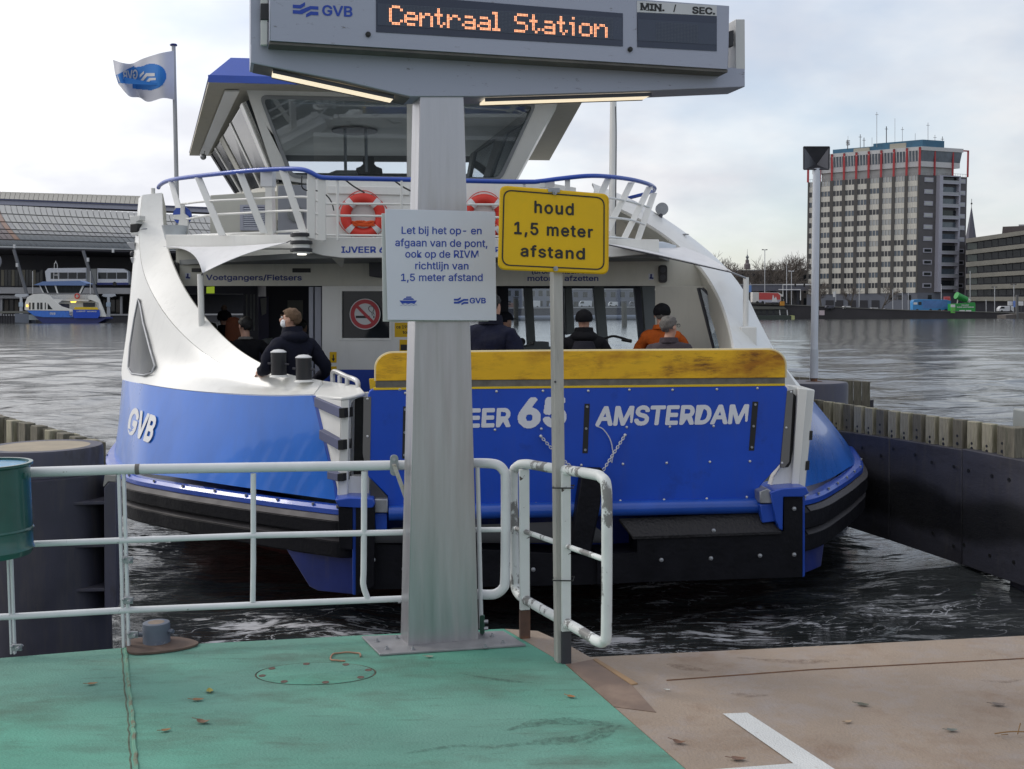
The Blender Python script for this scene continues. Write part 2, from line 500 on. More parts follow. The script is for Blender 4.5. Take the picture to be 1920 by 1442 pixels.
Mt['steel'] = mat('brushed_stainless_steel', (0.46, 0.455, 0.475), rough=0.36, metal=0.9, var=0.10, vs=2.2, stretch=(9, 9, 0.6), bump=0.015, bs=60, wear=0.5, wcol=(0.34, 0.33, 0.31), ws=1.6, wlo=.5, whi=.7, wrough=.5)
Mt['steel_dirty'] = mat('dusty_coated_steel', (0.36, 0.38, 0.46), rough=0.5, metal=0.35, var=0.06, vs=1.5, stretch=(1, 1, 3), wear=0.75, wcol=(0.14, 0.13, 0.13), ws=15, wlo=0.63, whi=0.68)
Mt['steel_under'] = mat('dark_underside', (0.13, 0.12, 0.11), rough=0.6, metal=0.2, var=0.4, vs=5)  # darker mottled tone for the undersides of beam and display box
Mt['grey_post'] = mat('weathered_aluminium', (0.40, 0.385, 0.36), rough=0.5, metal=0.3, var=0.22, vs=3, stretch=(4, 4, .6), wear=0.5, wcol=(0.14, 0.13, 0.12), ws=7, wlo=.58, whi=.75)
Mt['rail_white'] = mat('white_rail_paint', (0.66, 0.67, 0.68), rough=0.38, var=0.08, vs=5, coat=0.2, wear=0.85, wcol=(0.10, 0.085, 0.07), ws=17, wlo=0.665, whi=0.70)
Mt['gate_white'] = mat('worn_white_gate_paint', (0.64, 0.66, 0.65), rough=0.45, var=0.1, vs=7, wear=1.0, wcol=(0.20, 0.195, 0.19), ws=9, wlo=0.53, whi=0.56, wrough=.45, stretch=(1, 1, .6))
Mt['post_white'] = mat('flaking_white_post_paint', (0.62, 0.64, 0.63), rough=0.5, var=0.1, wear=1.0, wcol=(0.05, 0.035, 0.03), ws=22, wlo=0.63, whi=0.66)
Mt['rust'] = mat('rusty_steel', (0.10, 0.055, 0.04), rough=0.85, var=0.4, vs=9, wear=.8, wcol=(0.22, 0.09, 0.03), ws=6, wlo=.5, whi=.65)
Mt['yellow'] = mat('yellow_paint_plain', (0.74, 0.50, 0.012), rough=0.4, var=0.06)
Mt['yellow_sign'] = mat('yellow_retroreflective_sheet', (0.74, 0.45, 0.006), rough=0.4, var=0.05, vs=5, wear=0.2, wcol=(0.6, 0.42, 0.02), ws=9, spec=.3)
Mt['board_white'] = mat('white_plastic_board', (0.60, 0.62, 0.70), rough=0.35, var=0.05, vs=2, coat=0.2)
Mt['board_back'] = mat('grey_backing_board', (0.52, 0.53, 0.52), rough=0.5, var=0.08)
Mt['ink_blue'] = mat('blue_print', (0.01, 0.05, 0.36), rough=0.4, var=0.02)
Mt['ink_navy'] = mat('navy_print', (0.018, 0.03, 0.17), rough=0.4, var=0.02)
Mt['ink_black'] = mat('black_print', (0.012, 0.012, 0.012), rough=0.5, var=0.02)
Mt['ink_white'] = mat('white_print', (0.70, 0.71, 0.76), rough=0.4, var=0.05)
Mt['ink_red'] = mat('red_print', (0.42, 0.02, 0.03), rough=0.4, var=0.03)
Mt['ink_grey'] = mat('grey_print', (0.36, 0.38, 0.42), rough=0.5, var=0.1, vs=80)
Mt['ring_red'] = mat('lifebuoy_red', (0.62, 0.035, 0.02), rough=0.5, var=0.08)
Mt['ring_white'] = mat('lifebuoy_white_band', (0.62, 0.62, 0.62), rough=0.5)
Mt['rope_orange'] = mat('orange_rope', (0.72, 0.10, 0.02), rough=0.8)
Mt['glass'] = glass('window_glass', (0.62, 0.66, 0.68), 0.72)
Mt['glass_clear'] = glass('clear_window_glass', (0.86, 0.9, 0.93), 0.9)
Mt['dark_glass'] = mat('dark_window_glass', (0.02, 0.024, 0.028), rough=0.06, var=0.3, vs=1, spec=0.35, bump=0.1, bs=1.5)
Mt['side_glass'] = mat('reflective_side_glass', (0.018, 0.022, 0.024), rough=0.07, metal=0.0, spec=0.12, var=0.5, vs=1.2)
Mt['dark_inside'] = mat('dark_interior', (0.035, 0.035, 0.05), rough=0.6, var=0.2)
Mt['inside_grey'] = mat('interior_grey_panel', (0.20, 0.21, 0.21), rough=0.6, var=0.1)
Mt['ceiling'] = mat('cabin_ceiling_slats', (0.68, 0.68, 0.64), rough=0.7, var=0.12, vs=3, stretch=(1, 8, 1))
Mt['green_sign'] = mat('lit_green_exit_sign', (0.2, 0.3, 0.02), emit=(0.45, 0.62, 0.05), es=0.35)
Mt['lamp_lit'] = mat('lit_lamp_cover', (0.8, 0.75, 0.6), rough=0.3, emit=(1.0, 0.84, 0.60), es=0.66, var=0.1, vs=30, wear=.6, wcol=(.3, .2, .1), ws=20, wlo=.66, whi=.75)
Mt['led_on'] = mat('lit_led', (0.9, 0.4, 0.2), emit=(1.0, 0.30, 0.10), es=0.95)
Mt['led_core'] = mat('lit_led_core', (1, 0.8, 0.6), emit=(1.0, 0.66, 0.42), es=0.95)
Mt['led_off'] = mat('unlit_led_dots', (0.10, 0.115, 0.145), rough=0.5)
Mt['panel_dark'] = mat('display_glass', (0.020, 0.024, 0.050), rough=0.12, spec=0.6, var=0.2)
Mt['panel_mid'] = mat('display_inner_field', (0.042, 0.052, 0.085), rough=0.25, spec=0.5, var=0.1)
# ================================================================ WATER
ZD = 1.25          # deck level of pontoon and ferry
def build_water():
 rs = [3.0]
 while rs[-1] < 3000: rs.append(rs[-1] * 1.0 + max(0.028, rs[-1] * 0.0105))
 an = np.radians(np.concatenate([np.linspace(-75, -34, 40)[:-1], np.linspace(-34, 34, 560), np.linspace(34, 75, 40)[1:]]))
 r = np.array(rs)[:, None]; a = an[None, :]
 X = r * np.sin(a); Y = r * np.cos(a)
 Z = np.zeros_like(X)
 g = np.random.default_rng(3)
 cell = np.maximum(r * 0.0115, 0.03)
 for k in range(46):
  lam = 0.22 * (1.16 ** k) if k < 26 else 0.3 * (1.13 ** (k - 20))
  lam = float(min(lam, 9))
  th = g.normal(1.9, 0.75)
  amp = 0.0068 * lam ** 0.74
  ph = g.uniform(0, 6.28)
  kx, ky = 2 * np.pi / lam * math.cos(th), 2 * np.pi / lam * math.sin(th)
  fade = np.clip((lam / cell - 2.5) / 3, 0, 1)
  s = np.sin(kx * X + ky * Y + ph + 0.6 * np.sin(0.23 * k + 0.35 * X + 0.27 * Y))
  Z += amp * fade * (1 - 2 * np.abs(s) ** 1.3 * .5 - .25 if k % 3 == 0 else s)
 shelter = 0.45 + 0.55 * np.clip((Y - 9) / 8, 0, 1) - .45 * np.clip((Y - 40) / 120, 0, 1)
 Z *= shelter
 n, m = X.shape
 V = np.stack([X, Y, Z], -1).reshape(-1, 3)
 idx = np.arange(n * m).reshape(n, m)
 F = np.stack([idx[:-1, :-1], idx[:-1, 1:], idx[1:, 1:], idx[1:, :-1]], -1).reshape(-1, 4)
 me = bpy.data.meshes.new('water')
 me.vertices.add(len(V)); me.vertices.foreach_set('co', V.astype(np.float32).ravel())
 me.loops.add(F.size); me.loops.foreach_set('vertex_index', F.astype(np.int32).ravel())
 me.polygons.add(len(F)); me.polygons.foreach_set('loop_start', np.arange(0, F.size, 4, dtype=np.int32))
 me.update(calc_edges=True); me.validate()
 me.shade_smooth()
 me.flip_normals()
 if me.polygons[0].normal.z < 0: me.flip_normals()
 o = link_mesh('water', me, (0, 0, 0))
 props(o, 'grey choppy harbour water with dark wavelets and patches of foam by the pontoon', None, None, 'structure')
 m = bpy.data.materials.new('harbour_water'); m.use_nodes = True
 nt = m.node_tree; b = nt.nodes['Principled BSDF']; L = nt.links
 b.inputs['Roughness'].default_value = 0.07; b.inputs['IOR'].default_value = 1.58
 geo = nd(nt, 'ShaderNodeNewGeometry')
 ln = nd(nt, 'ShaderNodeVectorMath', operation='LENGTH'); L.new(geo.outputs['Position'], ln.inputs[0])
 inv = nd(nt, 'ShaderNodeMath', operation='DIVIDE'); inv.inputs[0].default_value = 20; L.new(ln.outputs['Value'], inv.inputs[1]); fade = nd(nt, 'ShaderNodeClamp'); fade.inputs['Min'].default_value = .20; L.new(inv.outputs[0], fade.inputs['Value'])
 def bump(scale, stretch, dist, prev=None, strength=1.0, lo=0, hi=1e6):
  mp = nd(nt, 'ShaderNodeMapping'); mp.inputs['Scale'].default_value = stretch; mp.inputs['Rotation'].default_value = (0, 0, R(12))
  L.new(geo.outputs['Position'], mp.inputs[0])
  n = nd(nt, 'ShaderNodeTexNoise'); n.inputs['Scale'].default_value = scale; n.inputs['Detail'].default_value = 4; n.inputs['Roughness'].default_value = 0.55
  L.new(mp.outputs[0], n.inputs['Vector'])
  bp = nd(nt, 'ShaderNodeBump'); bp.inputs['Distance'].default_value = dist; bp.inputs['Strength'].default_value = strength
  L.new(n.outputs[0], bp.inputs['Height']); L.new(fade.outputs[0], bp.inputs['Strength'])
  if prev: L.new(prev.outputs[0], bp.inputs['Normal'])
  return bp
 b1 = bump(2.6, (0.55, 1.25, 1), 0.05)
 b2 = bump(0.62, (0.5, 1.2, 1), 0.30, b1)
 b3 = bump(0.16, (0.45, 1.3, 1), 0.65, b2)
 b4 = bump(11.0, (0.6, 1.1, 1), 0.012, b3)
 L.new(b4.outputs[0], b.inputs['Normal'])
 rr_ = nd(nt, 'ShaderNodeMapRange'); rr_.inputs[1].default_value = 12; rr_.inputs[2].default_value = 70; rr_.inputs[3].default_value = .06; rr_.inputs[4].default_value = .14; L.new(ln.outputs['Value'], rr_.inputs[0])
 fm = nd(nt, 'ShaderNodeMapping'); fm.inputs['Scale'].default_value = (0.8, 2.4, 1); fm.inputs['Rotation'].default_value = (0, 0, R(-12))
 L.new(geo.outputs['Position'], fm.inputs[0])
 fn = nd(nt, 'ShaderNodeTexNoise'); fn.inputs['Scale'].default_value = 2.3; fn.inputs['Detail'].default_value = 12; fn.inputs['Roughness'].default_value = 0.72; fn.inputs['Distortion'].default_value = 0.7
 L.new(fm.outputs[0], fn.inputs['Vector'])
 mask = None
 for (px, py, rad) in ((560, 1190, 1.5), (470, 1185, 1.2), (650, 1185, 1.2), (1200, 1205, 1.3), (1330, 1190, 1.4), (1150, 1190, 1.0), (1450, 1170, 1.3), (1700, 1150, 1.6), (1250, 1105, 1.0)):
  p = ground(px, py, 0)
  d = nd(nt, 'ShaderNodeVectorMath', operation='DISTANCE'); L.new(geo.outputs['Position'], d.inputs[0]); d.inputs[1].default_value = p
  q = nd(nt, 'ShaderNodeMapRange'); q.inputs[1].default_value = rad; q.inputs[2].default_value = 0.1; q.inputs[3].default_value = 0; q.inputs[4].default_value = 1 if py > 1160 else 0.75
  L.new(d.outputs['Value'], q.inputs[0])
  if mask is None: mask = q
  else:
   x = nd(nt, 'ShaderNodeMath', operation='MAXIMUM'); L.new(mask.outputs[0], x.inputs[0]); L.new(q.outputs[0], x.inputs[1]); mask = x
 sm = nd(nt, 'ShaderNodeMath', operation='MULTIPLY_ADD'); L.new(mask.outputs[0], sm.inputs[0]); sm.inputs[1].default_value = 0.17; sm.inputs[2].default_value = -0.17
 ad = nd(nt, 'ShaderNodeMath', operation='ADD'); L.new(fn.outputs[0], ad.inputs[0]); L.new(sm.outputs[0], ad.inputs[1])
 th = nd(nt, 'ShaderNodeMapRange'); th.inputs[1].default_value = 0.49; th.inputs[2].default_value = 0.56; L.new(ad.outputs[0], th.inputs[0])
 mx = nd(nt, 'ShaderNodeMix', data_type='RGBA'); mx.inputs[6].default_value = (0.034, 0.038, 0.038, 1); mx.inputs[7].default_value = (0.55, 0.555, 0.585, 1)
 ln2 = nd(nt, 'ShaderNodeTexNoise'); ln2.inputs['Scale'].default_value = 1.15; ln2.inputs['Detail'].default_value = 6; ln2.inputs['Distortion'].default_value = 1.1; L.new(fm.outputs[0], ln2.inputs['Vector'])
 s5 = nd(nt, 'ShaderNodeMath', operation='SUBTRACT'); L.new(ln2.outputs[0], s5.inputs[0]); s5.inputs[1].default_value = .5
 ab = nd(nt, 'ShaderNodeMath', operation='ABSOLUTE'); L.new(s5.outputs[0], ab.inputs[0])
 lr = nd(nt, 'ShaderNodeMapRange'); lr.inputs[1].default_value = .009; lr.inputs[2].default_value = .002; L.new(ab.outputs[0], lr.inputs[0])
 lm = nd(nt, 'ShaderNodeMath', operation='MULTIPLY', use_clamp=True); L.new(lr.outputs[0], lm.inputs[0]); L.new(mask.outputs[0], lm.inputs[1])
 mxx = nd(nt, 'ShaderNodeMath', operation='MAXIMUM'); L.new(th.outputs[0], mxx.inputs[0]); L.new(lm.outputs[0], mxx.inputs[1]); th = mxx
 L.new(th.outputs[0], mx.inputs[0]); L.new(mx.outputs[2], b.inputs['Base Color'])
 rx = nd(nt, 'ShaderNodeMix'); L.new(rr_.outputs[0], rx.inputs[2]); rx.inputs[3].default_value = 0.6; L.new(th.outputs[0], rx.inputs[0]); L.new(rx.outputs[0], b.inputs['Roughness'])
 me.materials.append(m)
build_water()
_mb = MB(); _mb.face([Vector((-4000, -60, -2.5)), Vector((4000, -60, -2.5)), Vector((4000, 5000, -2.5)), Vector((-4000, 5000, -2.5))])
_mb.build('ground', mat('river_bed_silt', (0.02, 0.022, 0.02), rough=1), kind='structure', fixn=False)
# ================================================================ PONTOON DECKS
def deck_green_mat():
 m = mat('green_deck_paint', (0.120, 0.315, 0.24), rough=0.75, var=0.20, vs=1.1, bump=0.5, bs=90, wear=0.8, wcol=(0.085, 0.14, 0.105), ws=1.9, wlo=0.49, whi=0.72, stretch=(0.8, 1.9, 1), spec=0.3)
 nt = m.node_tree; b = nt.nodes['Principled BSDF']; L = nt.links
 src = b.inputs['Base Color'].links[0].from_socket
 tc = nd(nt, 'ShaderNodeTexCoord')
 mp = nd(nt, 'ShaderNodeMapping'); mp.inputs['Scale'].default_value = (1.2, 9, 1); mp.inputs['Rotation'].default_value = (0, 0, R(-14)); L.new(tc.outputs['Object'], mp.inputs[0])
 n = nd(nt, 'ShaderNodeTexNoise'); n.inputs['Scale'].default_value = 2.6; n.inputs['Detail'].default_value = 12; n.inputs['Roughness'].default_value = 0.78; L.new(mp.outputs[0], n.inputs['Vector'])
 r = nd(nt, 'ShaderNodeMapRange'); r.inputs[1].default_value = 0.56; r.inputs[2].default_value = 0.74; r.inputs[4].default_value = 0.7; L.new(n.outputs[0], r.inputs[0])
 x = nd(nt, 'ShaderNodeMix', data_type='RGBA'); L.new(r.outputs[0], x.inputs[0]); L.new(src, x.inputs[6]); x.inputs[7].default_value = (0.055, 0.08, 0.06, 1)
 n2 = nd(nt, 'ShaderNodeTexNoise'); n2.inputs['Scale'].default_value = 0.55; n2.inputs['Detail'].default_value = 5; L.new(tc.outputs['Object'], n2.inputs['Vector'])
 r2 = nd(nt, 'ShaderNodeMapRange'); r2.inputs[1].default_value = 0.42; r2.inputs[2].default_value = 0.62; L.new(n2.outputs[0], r2.inputs[0])
 x2 = nd(nt, 'ShaderNodeMix', data_type='RGBA', blend_type='MULTIPLY'); x2.inputs[0].default_value = 1
 rp = nd(nt, 'ShaderNodeMix', data_type='RGBA'); L.new(r2.outputs[0], rp.inputs[0]); rp.inputs[6].default_value = (1.15, 0.95, 1.0, 1); rp.inputs[7].default_value = (0.85, 1.05, 1.0, 1)
 L.new(x.outputs[2], x2.inputs[6]); L.new(rp.outputs[2], x2.inputs[7]); L.new(x2.outputs[2], b.inputs['Base Color'])
 return m
Mt['deck_green'] = deck_green_mat()
def deck_brown_mat():
 m = mat('worn_brown_deck_coating', (0.285, 0.225, 0.175), rough=0.7, var=0.18, vs=1.0, bump=0.35, bs=70, wear=0.75, wcol=(0.17, 0.10, 0.06), ws=1.6, wlo=0.52, whi=0.74, spec=0.3)
 nt = m.node_tree; b = nt.nodes['Principled BSDF']; L = nt.links
 src = b.inputs['Base Color'].links[0].from_socket
 tc = nd(nt, 'ShaderNodeTexCoord')
 n = nd(nt, 'ShaderNodeTexNoise'); n.inputs['Scale'].default_value = 3.4; n.inputs['Detail'].default_value = 10; n.inputs['Roughness'].default_value = 0.7; L.new(tc.outputs['Object'], n.inputs['Vector'])
 r = nd(nt, 'ShaderNodeMapRange'); r.inputs[1].default_value = 0.48; r.inputs[2].default_value = 0.72; r.inputs[4].default_value = 0.75; L.new(n.outputs[0], r.inputs[0])
 x = nd(nt, 'ShaderNodeMix', data_type='RGBA'); L.new(r.outputs[0], x.inputs[0]); L.new(src, x.inputs[6]); x.inputs[7].default_value = (0.30, 0.27, 0.26, 1)
 L.new(x.outputs[2], b.inputs['Base Color'])
 return m
Mt['deck_brown'] = deck_brown_mat()
G = lambda x, y, z=ZD: ground(x, y, z)
edge = [G(-700, 1262), G(0, 1234), G(240, 1214), G(700, 1190), G(945, 1179)]
bnd = [G(945, 1179), G(1060, 1246), G(1150, 1325), G(1285, 1442), G(1600, 1700)]
mb = MB()
mb.prism(edge + bnd[1:] + [Vector((1.4, -3, ZD)), Vector((-6, -3, ZD))], Vector((0, 0, -0.30)))
mb.build('green_deck', Mt['deck_green'], kind='structure', smooth=0, label='green painted steel pontoon deck with weld seam and scuffs')
mb = MB()
mb.prism([G(946.5, 1179), G(1008, 1183), G(1062, 1207), G(1106, 1232), G(1520, 1212), G(1920, 1192), G(2700, 1150), Vector((9, -3, ZD)), Vector((1.41, -3, ZD))] + [Vector((p.x + 0.004, p.y, p.z)) for p in reversed(bnd[1:])], Vector((0, 0, -0.30)))
brown = mb.build('brown_deck', Mt['deck_brown'], kind='structure', smooth=0, label='worn brown steel landing deck beside the green one')
mb = MB(); zz = ZD + 0.006
mb.prism([G(1112, 1236, zz), G(1118, 1234, zz), G(1196, 1281, zz), G(1184, 1283, zz)], Vector((0, 0, -0.010)))
mb.build('edge_strip', mat('rusted_edge_strip', (0.30, 0.19, 0.10), rough=0.7, var=.3), parent=brown, smooth=0)
mb = MB(); z2 = ZD + 0.003
mb.prism([G(1062, 1246, z2), G(1112, 1236, z2), G(1184, 1283, z2), G(1230, 1335, z2), G(1152, 1325, z2)], Vector((0, 0, -0.006)))
mb.build('ramp_plate', mat('dark_stained_plate', (0.17, 0.115, 0.085), rough=0.6, var=.35, vs=3, wear=.7, wcol=(0.27, 0.20, 0.15), ws=3, wlo=.5, whi=.7), parent=brown, smooth=0)
mb = MB()
mb.tube([G(1250, 1276, ZD + .001), G(1520, 1256, ZD + .001), G(1920, 1235, ZD + .001)], 0.004, 4)
mb.build('plate_joint', mat('rust_joint', (0.14, 0.07, 0.04), rough=.9, var=.5, vs=9), parent=brown)
gd = bpy.data.objects['green_deck']
mb = MB()
pts = catmull([G(236, 1216, ZD), G(243, 1290, ZD), G(250, 1360, ZD), G(256, 1442, ZD), G(262, 1560, ZD)], 40)
pts = [p + Vector((rnd.uniform(-.004, .004), 0, .0005)) for p in pts]
mb.tube(pts, 0.009, 6)
mb.build('weld_seam', mat('green_seam', (0.11, 0.27, 0.19), rough=.7, wear=.8, wcol=(.16, .11, .07), ws=14, wlo=.5, whi=.6), parent=gd)
mb = MB()
mb.tube([p + Vector((-.022, 0, -.0035)) for p in pts], 0.0055, 5)
mb.build('deck_joint', mat('dark_joint', (0.09, 0.12, 0.085), rough=.9, var=.5, vs=30), parent=gd)
mb = MB()
body = [Vector((p.x, p.y - 0.04, 0.95)) for p in edge + [G(1008, 1183), G(1106, 1232), G(1920, 1192), G(2700, 1150)]]
mb.prism(body + [Vector((9, -3, .95)), Vector((-6, -3, .95))], Vector((0, 0, -1.3)))
mb.build('pontoon_body', Mt['dark_metal'], kind='structure', smooth=0, label='dark steel pontoon under the deck')
mk = mat('white_road_paint', (0.58, 0.59, 0.58), rough=0.6, var=0.08, bump=.4, bs=120, wear=.6, wcol=(.30, .25, .22), ws=18, wlo=.58, whi=.7)
mb = MB(); zz = ZD + 0.004
mb.face([G(1355, 1338, zz), G(1401, 1336, zz), G(1570, 1445, zz), G(1640, 1500, zz), G(1585, 1500, zz), G(1492, 1434, zz)])
mb.build('painted_line', mk, kind='structure', smooth=0, fixn=False, label='white painted diagonal line on the brown deck')
mb = MB()
mb.face([G(1330, 1443, zz + .003), G(1488, 1431, zz + .003), G(1512, 1446, zz + .003), G(1290, 1462, zz + .003)])
mb.build('painted_line', mk, kind='structure', smooth=0, fixn=False, label='short white painted line meeting the diagonal at the picture edge')
def scuff_mat(name, col, dens):
 m = mat(name, col, rough=.8, var=.2); nt = m.node_tree; b = nt.nodes['Principled BSDF']; L = nt.links
 tc = nd(nt, 'ShaderNodeTexCoord'); n = nd(nt, 'ShaderNodeTexNoise'); n.inputs['Scale'].default_value = 22; n.inputs['Detail'].default_value = 9; n.inputs['Roughness'].default_value = .75; L.new(tc.outputs['Object'], n.inputs['Vector'])
 r = nd(nt, 'ShaderNodeMapRange'); r.inputs[1].default_value = .42; r.inputs[2].default_value = .75; r.inputs[4].default_value = dens; L.new(n.outputs[0], r.inputs[0]); L.new(r.outputs[0], b.inputs['Alpha'])
 return m
sg = scuff_mat('dark_tyre_scuff', (.05, .08, .065), .7); sbw = scuff_mat('rust_scuff', (.15, .085, .05), .55)
for i, (pts, w, m, par) in enumerate((([(945, 1370), (1010, 1355), (1080, 1352), (1170, 1362)], .05, sg, gd), ([(930, 1400), (1000, 1392), (1080, 1385), (1150, 1360)], .035, sg, gd), ([(1090, 1396), (1130, 1380), (1165, 1358)], .02, sg, gd), ([(760, 1412), (860, 1398), (930, 1402)], .02, sg, gd), ([(860, 1262), (940, 1275), (1000, 1280)], .015, sg, gd),
 ([(1250, 1245), (1290, 1252), (1330, 1258)], .05, sbw, brown), ([(1380, 1232), (1480, 1240), (1570, 1238)], .04, sbw, brown), ([(1370, 1300), (1400, 1303), (1440, 1303)], .03, sbw, brown), ([(1840, 1276), (1880, 1278), (1915, 1274)], .02, sbw, brown), ([(1120, 1245), (1150, 1270), (1190, 1300)], .04, sbw, brown))):
 P = catmull([G(x, y, ZD + .0022 + .0004 * (i % 4)) for x, y in pts], 16); mb = MB(); rows = []
 for j, p in enumerate(P):
  t = P[min(j + 1, 16)] - P[max(j - 1, 0)]; t.z = 0; o = Vector((-t.y, t.x, 0)).normalized(); ww = w * (.25 + math.sin(math.pi * j / 16)) * (.7 + .5 * mnoise.noise(p * 9)); rows.append([p + o * ww, p - o * ww])
 mb.grid(rows); mb.build('scuff_mark', m, par, smooth=0, fixn=False)
c = G(592, 1263, ZD); rx = (G(704, 1263) - G(480, 1263)).length / 2; ry = (G(592, 1243) - G(592, 1284)).length / 2
def oval(mb): mb.v = [Vector((p.x, c.y + (p.y - c.y) * ry / rx, p.z)) for p in mb.v]
h = thing('deck_hatch', c, 'round green manhole cover with dark rim flush in the deck', 'hatch')
mb = MB(); mb.lathe([(rx - .006, .0005), (rx - .010, .003), (0.0, .004)], c, sides=64); oval(mb); mb.build('lid', Mt['deck_green'], h)
mb = MB(); mb.lathe([(rx + .003, .0005), (rx + .002, .0016), (rx - .003, .0016), (rx - .005, .0005)], c, sides=64); oval(mb); mb.build('rim', mat('dark_rim', (.03, .035, .025), rough=.9, var=.5, vs=20, wear=.7, wcol=(.14, .10, .06), ws=12, wlo=.5, whi=.6), h)
lug = mat('rust_lug', (.12, .075, .06), rough=.8, var=.5, vs=40)
for k in range(8):
 a = 2 * math.pi * (k + .35) / 8
 p = c + Vector((math.cos(a) * (rx - .03), math.sin(a) * (ry - .022), 0))
 mb = MB(); mb.lathe([(.017, .002), (.017, .005), (.008, .0055), (0, .004)], p, sides=14)
 mb.build('lug', lug, h)
mb = MB(); c = G(648, 1231, ZD + .006)
mb.tube([c + Vector((.075 * math.cos(a), .075 * math.sin(a) + .01 * math.sin(3 * a), .002 * math.sin(5 * a))) for a in [2 * math.pi * i / 30 for i in range(24)]], .0045, 6)
mb.build('plastic_ring', mat('faded_orange_plastic', (.33, .19, .12), rough=.6), label='faded orange plastic strap ring lying by the hatch', cat='strap')
c = G(294, 1208, ZD)
b = thing('mooring_bollard', c, 'short scratched grey steel bollard on a rusty foot at the green deck edge', 'bollard')
rb = (G(319, 1200) - G(270, 1200)).length / 2
Mt['bollard'] = mat('scratched_blue_grey_paint', (.10, .12, .16), rough=.5, var=.25, wear=.8, wcol=(.35, .36, .36), ws=11, wlo=.6, whi=.66)
mb = MB(); mb.lathe([(rb, 0), (rb, .105), (rb * .97, .118), (rb * .9, .12)], c, sides=32); mb.build('body', Mt['bollard'], b)
mb = MB(); mb.lathe([(rb * .9, .119), (0, .122)], c, sides=32); mb.build('top', mat('worn_top', (.23, .18, .14), rough=.8, var=.3, vs=20), b)
mb = MB(); mb.tube([c + Vector((rb * .8, -.01, .075)), c + Vector((rb + .025, -.02, .075))], .012, 8); mb.tube([c + Vector((-rb * .8, -.01, .055)), c + Vector((-rb - .07, 0, .055))], .012, 8); mb.build('cross_bar', Mt['bollard'], b)
mb = MB(); P = [G(x, y, ZD + .004) for x, y in ((236, 1206), (262, 1199), (330, 1197), (372, 1207), (345, 1218), (290, 1226), (243, 1226))]
P = catmull(P + [P[0]], 42)[:-1]
mb.prism(P, Vector((0, 0, .010))); mb.build('foot_plate', mat('brown_foot', (.11, .075, .06), rough=.85, var=.4, vs=8), b)
def leaf(px, py, s, rot, colr, label, curl=.35):
 s *= .8; c = G(px, py, ZD + .004); mb = MB(); rows = []
 for i in range(7):
  t = i / 6; w = math.sin(math.pi * (t ** .8)) * .42 * s + .0006
  zc = curl * s * (t - .5) ** 2 * 1.6
  row = []
  for j in (-1, -.5, 0, .5, 1):
   q = Vector(((t - .5) * s * 1.5, w * j * (1 + .15 * math.sin(9 * t)), zc + abs(j) * .22 * w + .002))
   row.append(c + Matrix.Rotation(rot, 3, 'Z') @ q)
  rows.append(row)
 mb.grid(rows); mb.tube([rows[0][2], rows[0][2] + Matrix.Rotation(rot, 3, 'Z') @ Vector((-.5 * s, 0, .003))], .0012, 4)
 mb.build('fallen_leaf', mat('leaf', colr, rough=.6, var=.3, vs=60), solid=.001, label=label, cat='leaf', group='fallen leaves on the deck')
leaf(173, 1283, .040, .3, (.24, .13, .05), 'brown leaf on the green deck left of the weld seam')
leaf(393, 1296, .048, 1.9, (.26, .24, .04), 'yellow green leaf standing up on the green deck')
leaf(371, 1313, .045, .1, (.22, .12, .05), 'flat brown leaf just below the yellow green one')
leaf(381, 1355, .052, -.2, (.16, .09, .05), 'dark curled brown leaf low on the green deck', .8)
leaf(311, 1370, .036, .5, (.24, .12, .04), 'small orange brown leaf beside the weld seam')
leaf(1071, 1307, .036, -.5, (.30, .13, .04), 'rusty brown leaf on the green deck near the brown deck')
leaf(1273, 1393, .046, -.4, (.14, .07, .04), 'dark brown leaf on the brown deck by the green edge', .7)
leaf(1384, 1424, .050, -.1, (.15, .08, .05), 'narrow brown leaf left of the white diagonal line')
leaf(1790, 1484, .05, 0, (.2, .1, .04), 'brown leaf at the bottom edge of the brown deck')
leaf(805, 1232, .034, 0, (.30, .28, .22), 'pale dry leaf in front of the steel base plate')
leaf(1618, 1322, .045, -.35, (.10, .10, .07), 'dark green leaf on the brown deck right of the white line')
leaf(1872, 1322, .05, -.1, (.14, .11, .09), 'thin grey brown leaf at the right of the brown deck')
leaf(1785, 1370, .04, .05, (.13, .14, .12), 'grey green leaf lying low on the brown deck')
leaf(1252, 1294, .018, 0, (.55, .55, .5), 'tiny white scrap on the brown deck')
leaf(1590, 1354, .03, .4, (.38, .27, .17), 'pale tan scrap above the diagonal white line')
c = G(1908, 1377, ZD + .01); mb = MB()
mb.tube([c + Vector((-.09, .01, 0)), c + Vector((-.03, .0, .012)), c + Vector((.03, -.01, .015)), c + Vector((.08, -.02, .02))], .0025, 5, smooth=8)
mb.tube([c, c + Vector((.02, .02, .04))], .002, 5); mb.tube([c + Vector((-.04, 0, 0)), c + Vector((-.08, -.03, .01))], .0018, 5)
mb.build('twig', mat('twig_brown', (.22, .12, .04), rough=.8), label='small forked twig at the right edge of the brown deck', cat='twig')
